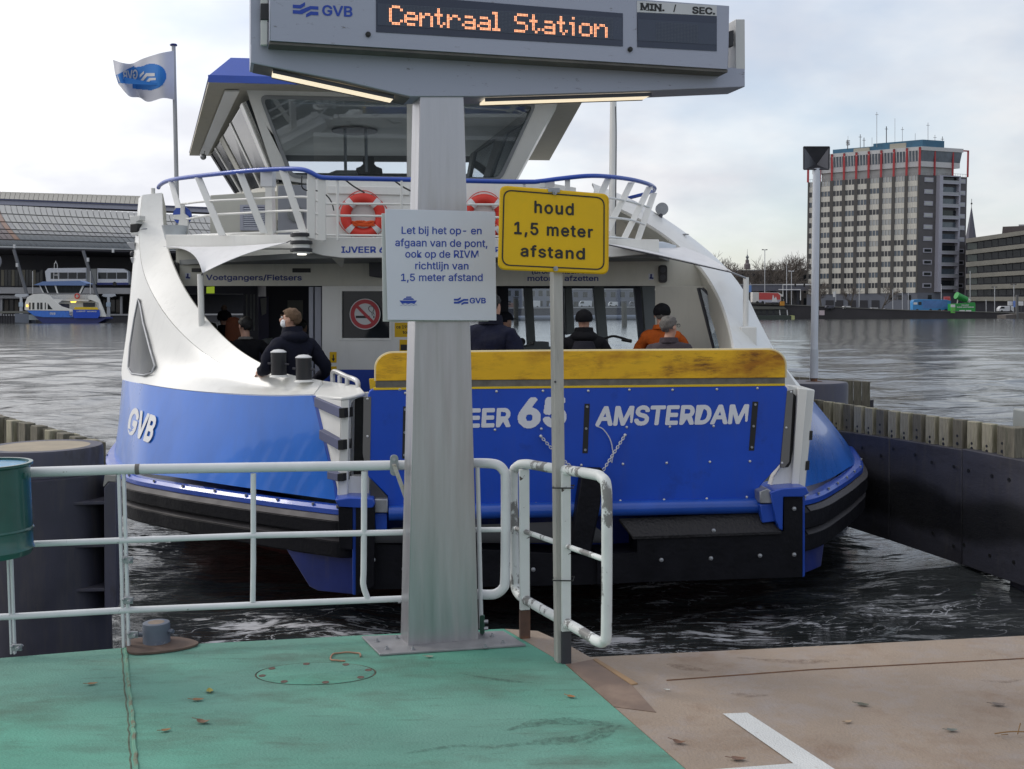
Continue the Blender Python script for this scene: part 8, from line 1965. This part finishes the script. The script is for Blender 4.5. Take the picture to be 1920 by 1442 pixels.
mb.tube([lw_(0, zT + 1.1) + nL * .3, lw_(1, zT + 1.1) + nL * .3], .06, 4); mb.tube([rw_(0, zT + 1.1) + nR * .3, rw_(1, zT + 1.1) + nR * .3], .06, 4)
for u in np.linspace(0, 1, 20): mb.tube([rw_(u, zT) + nR * .3, rw_(u, zT + 1.1) + nR * .3], .05, 4)
mb.build('terrace_rail', m_band, tw)
lil = vm('lilac_frame_tower', (.36, .36, .42), rough=.5)
for f in range(10):
 za = zT - (f + 1) * (zT - zB) / 10 + 2.0
 for u0, u1 in ((.10, .28), (.80, .96)):
  mb = MB(); fpan(mb, rw_, u0, u1, za, za + 1.8, nR, 0, .25); mb.build('window_frame', lil, tw)
  mb = MB(); fpan(mb, rw_, u0 + .02, u1 - .02, za + .35, za + 1.45, nR, .2, .3); mb.build('window', pgl if f < 6 else dgl, tw)
 mb = MB(); fpan(mb, rw_, .43, .76, za - .2, za + 3.0, nR, .3, .4); mb.build('balcony_glass', bgl if f % 3 else dgl, tw)
 mb = MB(); fpan(mb, rw_, .42, .77, za - .6, za - .25, nR, .3, 2.0); mb.build('balcony_floor', lil, tw)
 mb = MB(); fpan(mb, rw_, .42, .77, za - .25, za + .8, nR, 1.9, 2.0); mb.build('balcony_rail', vm('balcony_panel', (.30, .31, .34), rough=.4) if f == 0 else bpy.data.materials['balcony_panel'], tw)
for u0, u1 in ((.35, .42), (.76, .79)):
 mb = MB(); fpan(mb, rw_, u0, u1, zB + .3, zT - .4, nR, 0, 2.0); mb.build('balcony_side', lil, tw)
mb = MB(); fpan(mb, rw_, .35, .79, zT - .4, zT, nR, 0, 2.0); mb.build('balcony_top', lil, tw)
for x in (1667, 1684, 1701, 1740):
 mb = MB(); p_ = LP if x < 1722 else RP2; mb.plate([(x, 553), (x + 7, 553), (x + 7, 562), (x, 562)], off(p_, .1), .2); mb.build('window', dgl, tw)
for x in (1548, 1566, 1590, 1612, 1634):
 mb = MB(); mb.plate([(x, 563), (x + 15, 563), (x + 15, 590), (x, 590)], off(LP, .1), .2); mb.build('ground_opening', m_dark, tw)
for (x, yt, yb, r_) in ((1590, 255, 274, .06), (1589, 262, 275, .12), (1613, 252, 272, .12), (1620, 258, 270, .14), (1635, 258, 270, .07), (1644, 210, 270, .10), (1662, 237, 268, .18), (1678, 222, 266, .07), (1692, 238, 264, .09), (1740, 230, 262, .10), (1753, 253, 262, .1), (1767, 256, 264, .12), (1716, 250, 262, .08)):
 mb = MB(); mb.tube([at(x, yb + 6, YT + 10), at(x, yt, YT + 10)], r_, 6)
 if r_ > .08: mb.tube([at(x - 3, yt + 5, YT + 10), at(x + 3, yt + 5, YT + 10)], .09, 5)
 mb.build('antenna', S['dark_metal'] if r_ > .1 else m_band, tw)
for y in (265, 269, 272):
 mb = MB(); mb.lathe([(.8, 0), (.8, .25), (0, .3)], at(1590, y, YT + 10), sides=10); mb.build('dish', m_band, tw)
ob = thing('office_building', at(1870, 590, 430), 'long low office block with concrete bands at the right edge behind the container', 'office building')
OP = vplane(1811, 436, 1930, 424, 520); conc = vm('brownish_concrete', (.26, .245, .21), rough=.8, var=.12, vs=.4)
mb = MB(); mb.plate([(1811, 449), (1850, 446), (2060, 436), (2060, 592), (1811, 592)], off(OP, -1.2), 14); mb.build('core', m_dark, ob, smooth=0)
rows_ = [(447, 455), (469, 477), (491, 500), (513, 521), (534, 543), (556, 564)]
for k, (a, b_) in enumerate(rows_):
 sl = -(5 - k) * .028
 mb = MB(); mb.plate([(1811, a + .6), (2060, a + 249 * sl), (2060, b_ + 249 * sl), (1811, b_ + .6)], OP, 2.5); mb.build('concrete_band', conc, ob)
for k in range(5):
 y0 = rows_[k][1]; y1 = rows_[k + 1][0]; sl = -(4.5 - k) * .028; x = 1814
 while x < 1990:
  w_ = 10 + (x * 7) % 9; mb = MB(); d_ = (x - 1811) * sl; mb.plate([(x, y0 + 1 + d_), (x + w_, y0 + 1 + d_), (x + w_, y1 - 1 + d_), (x, y1 - 1 + d_)], off(OP, -1.0), .15); mb.build('window', [S['dark_glass'], bgl, vm('green_grey_glass', (.05, .065, .06), rough=.2) if 'ggg' not in wcache else wcache['ggg']][int(x) % 3], ob)
  wcache['ggg'] = bpy.data.materials.get('green_grey_glass', bgl); x += w_ + 1.5
mb = MB(); mb.plate([(1880, 425), (2060, 418), (2060, 446), (1878, 446)], off(OP, -4), 12); mb.build('roof_storey', vm('brown_brick_top', (.09, .075, .075), rough=.8), ob); mb = MB(); mb.plate([(1910, 421), (1960, 420), (1960, 424), (1910, 425)], off(OP, -5), 3); mb.build('roof_box', m_band, ob)
sp1 = thing('church_spire', at(1820, 450, 520), 'slim dark pointed church spire rising behind the low office block', 'church'); c = at(1820, 460, 520); H = at(1820, 389, 520).z - c.z
mb = MB(); mb.lathe([(3.0, -30), (3.0, 0)], c, sides=8); mb.build('tower', m_dark, sp1); mb = MB(); mb.lathe([(3.1, 0), (0.15, H)], c, sides=8); mb.build('spire', vm('slate_spire', (.085, .085, .11), rough=.6), sp1, smooth=0); mb = MB(); mb.tube([c + Vector((0, 0, H)), c + Vector((0, 0, H + 4))], .12, 6); mb.ball(c + Vector((0, 0, H + 1.8)), .45, 8, 6); mb.build('finial', m_dark, sp1)
ct = thing('church_tower', at(1401, 520, 640), 'old brick church tower with a small lantern dome among bare trees', 'church'); Yc = 640; k1 = Yc / FPX
tb = vm('old_tower_brick', (.14, .12, .125), rough=.9, var=.2); c = at(1401, 500, Yc); zz_ = lambda y: at(1401, y, Yc).z - c.z
mb = MB(); mb.box(c + Vector((0, 0, zz_(509 + 40))) * 1 + Vector((0, 0, 0)), (10 * k1, 10 * k1, 60 * k1)); mb.build('shaft', tb, ct)
mb = MB(); mb.lathe([(5.5 * k1 * 1.1, zz_(505)), (6 * k1, zz_(500)), (6 * k1, zz_(496)), (3.4 * k1, zz_(493)), (3.4 * k1, zz_(488)), (2.6 * k1, zz_(487))], c, sides=8); mb.build('belfry', tb, ct, smooth=0)
mb = MB(); mb.lathe([(2.0 * k1, zz_(487)), (2.0 * k1, zz_(484)), (3 * k1, zz_(483)), (3 * k1, zz_(481.5)), (1.6 * k1, zz_(480)), (.4 * k1, zz_(477)), (.25 * k1, zz_(468)), (0, zz_(466))], c, sides=8); mb.build('lantern', vm('lantern_lead', (.16, .17, .18)), ct)
def make_tree(seed, H, name_m):
 g = random.Random(seed); tr = MB(); tw_ = MB()
 def br(p, d, L, r, dep):
  n = 3; pts = [p]; q = p.copy(); dd = d.copy()
  for i in range(n):
   dd = (dd + Vector((g.gauss(0, .13), g.gauss(0, .13), g.gauss(.02, .07)))).normalized(); q = q + dd * (L / n); pts.append(q.copy())
  (tr if dep < 2 else tw_).tube(pts, [r, r * .62], 5 if dep < 2 else 3, cap=False)
  if dep >= 5 or L < .6: return
  nc = 4 if dep < 2 else 3
  for k in range(nc):
   f = g.uniform(.45, 1.0) if k else 1.0; s = pts[0].lerp(pts[-1], f) if k else pts[-1]
   s = pts[min(int(f * n), n - 1)].lerp(pts[min(int(f * n) + 1, n)], f * n - int(f * n)) if f < 1 else pts[-1]
   a = g.uniform(0, 6.28); sp = g.uniform(.35, .8); x = dd.cross(Vector((.3, .2, 1))).normalized() if abs(dd.z) < .95 else Vector((1, 0, 0)); y = dd.cross(x)
   nd_ = (dd + (x * math.cos(a) + y * math.sin(a)) * sp + Vector((0, 0, .12))).normalized()
   br(s, nd_, L * g.uniform(.60, .80), max(r * .52, .035), dep + 1)
 br(Vector((0, 0, 0)), Vector((0, 0, 1)), H * .30, H * .020, 0)
 return tr, tw_
bark = vm('bare_bark', (.085, .072, .06), rough=.9, var=.2); twg = vm('bare_twigs', (.13, .11, .095), rough=.9, var=.2); olv = vm('olive_twigs', (.12, .115, .045), rough=.9, var=.2)
treeD = []
for sd in range(3):
 tr, tw_ = make_tree(sd + 11, 17, '')
 t = thing('bare_tree', (0, 0, 0)); a = tr.build('trunk', bark, t, origin=(0, 0, 0), fixn=False); b_ = tw_.build('crown', twg, t, origin=(0, 0, 0), fixn=False); treeD.append(t)
spots = [(1352, 470, 420, 1, 'leftmost bare tree rising just over the right ferry arch'), (1381, 478, 425, 0, 'slim bare tree left of the old brick church tower'), (1423, 478, 430, 2, 'bare tree between the church tower and the tall lamp'), (1447, 492, 424, 1, 'small bare tree under the tall double lamp post'),
         (1470, 470, 428, 0, 'wide bare tree left of the office tower'), (1497, 471, 432, 2, 'bare tree touching the left corner of the office tower'), (1484, 490, 445, 1, 'bare tree further back between the two beside the office tower'), (1365, 488, 440, 2, 'bare tree further back behind the right ferry arch'), (1436, 486, 445, 0, 'bare tree in the second row behind the tall lamp'), (1405, 495, 436, 1, 'bare tree in front of the church tower base'),
         (1541, 522, 405, 0, 'young bare tree in front of the tower just right of the beacon mast'), (1598, 530, 405, 2, 'young bare tree before the tower ground floor, middle one'), (1652, 530, 405, 1, 'young bare tree before the tower, nearest the blue truck'), (1525, 526, 408, 2, 'young bare tree right behind the beacon mast')]
used = set()
for i, (px, yt, Y, k, lab) in enumerate(spots):
 b0 = at(px, 588, Y); H = at(px, yt, Y).z - 1.3; src = treeD[k]; hh = max(v.co.z for v in [c_ for c_ in src.children if c_.name.startswith('crown')][0].data.vertices)
 o = src if k not in used else copy_tree(src)
 used.add(k); o.location = Vector((b0.x, Y, 1.3)); sc = H / hh; o.scale = (sc, sc, sc); o.rotation_euler = (0, 0, i * 1.3)
 props(o, lab, 'tree', 'bare trees on the right shore')
 if i == 0:
  for ch in o.children:
   if ch.name.startswith('crown'): pass
bh = block(1345, 1514, 508, 'dim brown row of roofs behind the bare trees', vm('brown_roofs', (.085, .075, .07), rough=.9, var=.3, vs=.2), Y=470, base=590, cols=16, rows=3)
bd = thing('railway_bridge', at(1450, 560, 415), 'low dark railway viaduct between the ferry arch and the office tower', 'bridge'); bpn = vplane(1395, 414, 1516, 416, 560)
mb = MB(); mb.plate([(1380, 534), (1516, 533), (1516, 545), (1380, 546)], bpn, 5); mb.build('deck', vm('viaduct_grey', (.10, .10, .125)), bd)
for x in range(1384, 1516, 22):
 mb = MB(); mb.plate([(x, 545), (x + 5, 545), (x + 5, 574), (x, 574)], off(bpn, -.5), 4); mb.build('pier', m_dark, bd)
mb = MB(); mb.plate([(1380, 533), (1516, 532), (1516, 534), (1380, 535)], off(bpn, .3), .3); mb.build('rail', m_band, bd)
lamps = [(1434, 468, 570, 1, 'tallest grey double-headed lamp above the bare trees'), (1475, 497, 568, 0, 'thin pale pole left of the double-headed white lamp'), (1484, 508, 572, 1, 'white double-headed street lamp left of the office tower'), (1611, 519, 575, 1, 'slim double-headed lamp post before the tower facade'), (1674, 543, 582, 0, 'pale pole before the tower ground floor left of the blue truck'), (1692, 548, 586, 0, 'thicker white pole just left of the blue truck'), (1703, 548, 585, 0, 'thin pole between the white pole and the blue truck'),
         (1765, 533, 586, 0, 'pole rising in front of the blue truck'), (1819, 508, 560, 0, 'white pole standing behind the green container'), (1865, 538, 586, 1, 'grey street lamp right of the green container'), (1901, 533, 586, 1, 'dark street lamp beside the white hoardings at the right'), (1849, 562, 586, 0, 'short white pole between container and street lamp'), (1567, 545, 566, 0, 'banner pole in front of the tower')]
for (px, yt, yb, dbl, lab) in lamps:
 Y = 392 if px > 1660 else 400
 l = thing('lamp_post', at(px, yb, Y), lab, 'lamp post' if dbl else 'pole', 'poles and lamps along the right shore'); mb = MB(); mb.tube([at(px, yb, Y), at(px, yt, Y)], .13, 6); mb.build('pole', vm('pole_pale', (.42, .43, .45)) if 'pole_pale' not in bpy.data.materials else bpy.data.materials['pole_pale'], l)
 if dbl:
  for s_ in (-1, 1):
   mb = MB(); mb.hexa([at(px + s_ * x, y, Y) + Vector((0, dy, 0)) for y, dy in ((yt + 1, 0), (yt + 1, .5)) for x in (0, 5)][0:2] + [at(px + s_ * 5, yt + 1, Y) + Vector((0, .5, 0)), at(px, yt + 1, Y) + Vector((0, .5, 0))] + [at(px, yt, Y), at(px + s_ * 5, yt - .8, Y), at(px + s_ * 5, yt - .8, Y) + Vector((0, .5, 0)), at(px, yt, Y) + Vector((0, .5, 0))]); mb.build('lamp_head', S['dark_metal'] if px != 1484 else S['ring_white'], l)
mb = MB(); mb.plate([(1562, 547), (1566, 547), (1566, 557), (1562, 557)], vplane(1560, 400, 1570, 400), .1); mb.build('banner', S['ring_white'], [o for o in COL.objects if o.get('label') == 'banner pole in front of the tower'][0])
for (x0, x1, y, yb, lab) in ((1468, 1523, 534, 573, 'white traffic gantry crossing left of the beacon mast'), (1460, 1501, 543, 563, 'shorter lower white gantry left of the office tower')):
 g_ = thing('traffic_gantry', at(x0, yb, 398), lab, 'gantry'); mb = MB(); P = [(x0, yb), (x0, y), (x1, y)] if x1 > 1510 else [(x0, y), (x1, y), (x1, yb)]
 mb.tube([at(*p, 398) for p in P], .17, 6); mb.build('frame', S['ring_white'], g_)
 if x1 > 1510:
  for x in (1491, 1508): mb = MB(); mb.box(at(x, y + 1, 397.5), (.5, .4, 1.1)); mb.build('traffic_light', S['ink_black'], g_)
def lorry(name, label, outl, side, ms, Y, extra):
 t = thing(name, at(outl[0][0], outl[0][1], Y), label, 'truck'); pl = vplane(outl[0][0], Y, outl[0][0] + 50, Y + .5, 570)
 mb = MB(); mb.plate(outl, pl, 2.5); mb.build('box_body', ms, t, bevel=.1)
 for q, m, nm in extra: mb = MB(); mb.plate(q, off(pl, .05), .15); mb.build(nm, m, t)
 return t, pl
whl = vm('lorry_white', (.58, .56, .53)); rdl = vm('lorry_red', (.46, .06, .055)); blu = vm('lorry_blue', (.04, .20, .44), rough=.35, var=.1, vs=.4)
t, pl = lorry('lorry', 'red and white box lorry on the quay road just right of the ferry', [(1411, 548), (1460, 549), (1468, 553), (1470, 567), (1411, 567)], None, whl, 386,
 [([(1423, 548.5), (1459, 549.5), (1463, 554), (1463, 562), (1423, 562)], rdl, 'red_side_panel'), ([(1464, 556), (1470, 556), (1471, 561), (1465, 561)], S['dark_glass'], 'cab_window'), ([(1423, 562.5), (1463, 562.5), (1463, 567), (1423, 567)], vm('lorry_lilac', (.38, .38, .45)), 'skirt')])
mb = MB(); add_text(mb, 'Nederlands', tquad(1425, 556, 1439, 556.5, 3), off(pl, .3), bold=.02) if False else mb.face([on(x, y, off(pl, .08)) for x, y in ((1447, 566), (1449, 553), (1450, 553), (1452, 560), (1455, 556), (1458, 566))]); mb.build('white_skyline_print', S['ring_white'], t, smooth=0)
for x in (1420, 1430, 1464): mb = MB(); c = on(x, 567, off(pl, .1)); mb.tube([c, c + Vector((0, .5, 0))], .5, 10); mb.build('wheel', S['ink_black'], t)
t, pl = lorry('lorry', 'light blue articulated lorry parked on the quay under the office tower', [(1712, 566), (1714, 562), (1722, 561), (1775, 562), (1783, 564), (1783, 581), (1712, 582)], None, blu, 380,
 [([(1713, 567), (1720, 567), (1720, 571), (1713, 571)], S['ring_white'], 'windscreen'), ([(1722, 566), (1728, 566), (1728, 572), (1722, 572)], S['dark_glass'], 'cab_window'), ([(1730, 563), (1776, 563.5), (1776, 578), (1730, 578)], vm('lorry_blue_panel', (.07, .17, .40), rough=.4, var=.3, vs=.3), 'side_panel')])
for x in (1720, 1745, 1762, 1774): mb = MB(); c = on(x, 582, off(pl, .1)); mb.tube([c, c + Vector((0, .6, 0))], .5, 12); mb.build('wheel', S['ink_black'], t)
gc = thing('container', at(1806, 586, 376), 'bright green container with white lettering on the quay at the right', 'container'); grn = vm('bright_green_paint', (.02, .26, .045), rough=.45, var=.1, vs=.4); grl = vm('light_green_paint', (.12, .42, .07), rough=.45)
gp_ = vplane(1782, 376, 1830, 376.6, 575)
mb = MB(); mb.plate([(1783, 570), (1828, 567), (1829, 570), (1829, 587), (1783, 587)], gp_, 2.4); mb.build('box', grn, gc, bevel=.05); mb = MB(); mb.plate([(1783, 570), (1791, 570), (1791, 587), (1783, 587)], off(gp_, .06), .1); mb.build('end_panel', grl, gc)
mb = MB(); mb.plate([(1783, 571), (1791, 571), (1791, 576), (1783, 576)], off(gp_, .1), .1); mb.build('white_panel', S['ring_white'], gc)
mb = MB(); pp = off(gp_, .08)
add_text(mb, 'PROJECT', tquad(1803, 573.2, 1817, 573.2, 2), pp, bold=.05); add_text(mb, 'CLEAN AMSTERDAM', tquad(1794, 577, 1826, 577, 2.2), pp, bold=.05)
for x0, x1 in ((1799, 1809), (1811, 1821)): mb.face([on(x, y, pp) for x, y in ((x0, 581.5), (x1, 581.5), (x1, 585), (x0, 585))])
mb.build('lettering', S['ring_white'], gc, smooth=0)
cn = thing('spray_cannon', at(1803, 569, 376), 'green barrel shaped spray cannon mounted on the green container', 'machine'); mb = MB(); mb.tube([at(1793, 554, 376), at(1812, 562, 377)], [1.25, 1.0], 16); mb.build('barrel', grn, cn); mb = MB(); mb.tube([at(1811, 561.5, 377), at(1819, 565, 377)], [.9, .55], 12); mb.tube([at(1818, 564, 377), at(1817, 568, 377)], .3, 8); mb.tube([at(1796, 560, 376), at(1795, 569, 376.5)], .2, 6); mb.build('fan_housing', whl, cn)
rs = thing('billboard', at(1776, 570, 384), 'red and white square board behind the blue lorry', 'sign'); p_ = vplane(1770, 384, 1784, 384); mb = MB(); mb.plate([(1770, 556), (1782, 556), (1782, 584), (1780, 584), (1780, 568), (1772, 568), (1772, 584), (1770, 584)], p_, .3); mb.build('frame', vm('pink_red_frame', (.5, .12, .12)), rs); mb = MB(); mb.plate([(1772, 558), (1780, 558), (1780, 567), (1772, 567)], off(p_, .1), .2); mb.build('panel', rdl, rs)
for x0, x1, lab in ((1890, 1899, 'left white hoarding board on the landing stage at the right edge'), (1910, 1919, 'right white hoarding board on the landing stage at the right edge')):
 hb_ = thing('billboard', at(x0, 573, 374), lab, 'sign'); p_ = vplane(x0, 374, x1, 374); mb = MB(); mb.plate([(x0, 565), (x1, 565), (x1, 573), (x0, 573)], p_, .3); mb.build('panel', S['ring_white'], hb_); mb = MB(); mb.tube([at((x0 + x1) / 2, 573, 374.2), at((x0 + x1) / 2, 590, 374.2)], .15, 6); mb.build('pole', S['dark_metal'], hb_)
tb_ = thing('info_totem', at(1905, 590, 373), 'small blue and white totem sign between two white boards at the right edge', 'sign'); p_ = vplane(1900, 373, 1910, 373); mb = MB(); mb.plate([(1901, 564), (1908, 564), (1908, 576), (1901, 576)], p_, .4); mb.build('panel', vm('totem_blue', (.12, .2, .5)), tb_); mb = MB(); mb.plate([(1902, 576), (1907, 576), (1907, 592), (1902, 592)], p_, .4); mb.build('stem', m_dark, tb_)
lsr = thing('landing_stage', at(1905, 598, 362), 'small dark landing stage in the water at the right edge of the far quay', 'pontoon'); p_ = vplane(1885, 362, 1960, 362.6, 595); mb = MB(); mb.plate([(1886, 591), (1906, 589), (1906, 600), (1886, 600)], p_, 6); mb.plate([(1909, 588), (1990, 587), (1990, 600), (1909, 600)], p_, 6); mb.build('float', vm('brown_float', (.10, .09, .085), rough=.8, var=.3), lsr); mb = MB(); mb.plate([(1906, 553), (1909.5, 553), (1910, 601), (1906, 601)], off(p_, .3), .7); mb.build('pile', vm('grey_pile', (.11, .11, .11)), lsr)
v = van(1887, 28, 11, 585, 378, (.55, .56, .58), 'white estate car parked right of the green container', 'car')
bg = thing('barge', at(1440, 600, 372), 'dark green tour barge with a row of windows moored right of the ferry', 'boat'); p_ = vplane(1400, 372, 1490, 373, 595)
mb = MB(); mb.plate([(1400, 592), (1478, 591), (1490, 594), (1490, 600), (1486, 601), (1400, 601)], p_, 5); mb.build('hull', vm('green_black_hull', (.035, .045, .038), rough=.6, var=.3), bg, bevel=.1)
mb = MB(); mb.plate([(1400, 580), (1472, 580), (1478, 592), (1400, 592)], off(p_, -.6), 3.5); mb.build('cabin', m_dark, bg)
mb = MB(); mb.plate([(1400, 574), (1470, 575), (1476, 580), (1400, 580)], off(p_, .1), 5); mb.build('canopy', vm('olive_canopy', (.10, .10, .085), rough=.8), bg)
for x in (1406, 1417, 1428, 1440, 1452, 1464): mb = MB(); mb.plate([(x, 582), (x + 9, 582), (x + 9, 590), (x, 590)], off(p_, -.5), .1); mb.build('window', S['dark_glass'], bg)
for x in (1461, 1475): mb = MB(); mb.plate([(x, 581), (x + 1.4, 581), (x + 2.5, 591), (x + 1, 591)], off(p_, -.3), .2); mb.build('white_post', S['ring_white'], bg)
mb = MB(); mb.plate([(1484, 591), (1490, 592), (1490, 600), (1484, 601)], off(p_, .1), 2); mb.build('yellow_bow', vm('pale_yellow', (.40, .42, .18)), bg)
bx = thing('orange_box', at(1467, 573, 384), 'small orange box with dark figure on the quay beside the red lorry', 'box'); p_ = vplane(1463, 384, 1471, 384); mb = MB(); mb.plate([(1463.5, 565), (1471, 565), (1471, 573), (1463.5, 573)], p_, 1.2); mb.build('box', vm('orange_paint', (.5, .22, .02)), bx); mb = MB(); mb.plate([(1465, 559), (1468, 559), (1469, 565), (1465, 565)], off(p_, -.2), .5); mb.build('figure', S['ink_black'], bx)
for k, (px, w, h, y, c, lab) in enumerate(((1556, 16, 7, 580, (.05, .05, .07), 'dark car on the quay nearest the beacon mast'), (1588, 15, 7, 581, (.4, .4, .4), 'silver car on the quay under the tower'), (1640, 14, 6, 583, (.35, .35, .36), 'pale grey car left of the poles before the tower'), (1664, 12, 6, 584, (.1, .1, .12), 'black car beside the pale grey one under the tower'))):
 van(px, w, h, y, 384, c, lab, 'car')
sb_ = thing('blue_sign', at(1416, 545, 398), 'blue road sign panel beside the white ferry post', 'sign'); p_ = vplane(1400, 398, 1420, 398); mb = MB(); mb.plate([(1398, 535), (1409, 535), (1409, 548), (1398, 548)], p_, .3); mb.build('panel', vm('motorway_blue', (.10, .2, .45)), sb_); mb = MB(); mb.tube([at(1407, 530, 398.3), at(1407, 570, 398.3)], .15, 6); mb.build('pole', m_band, sb_)
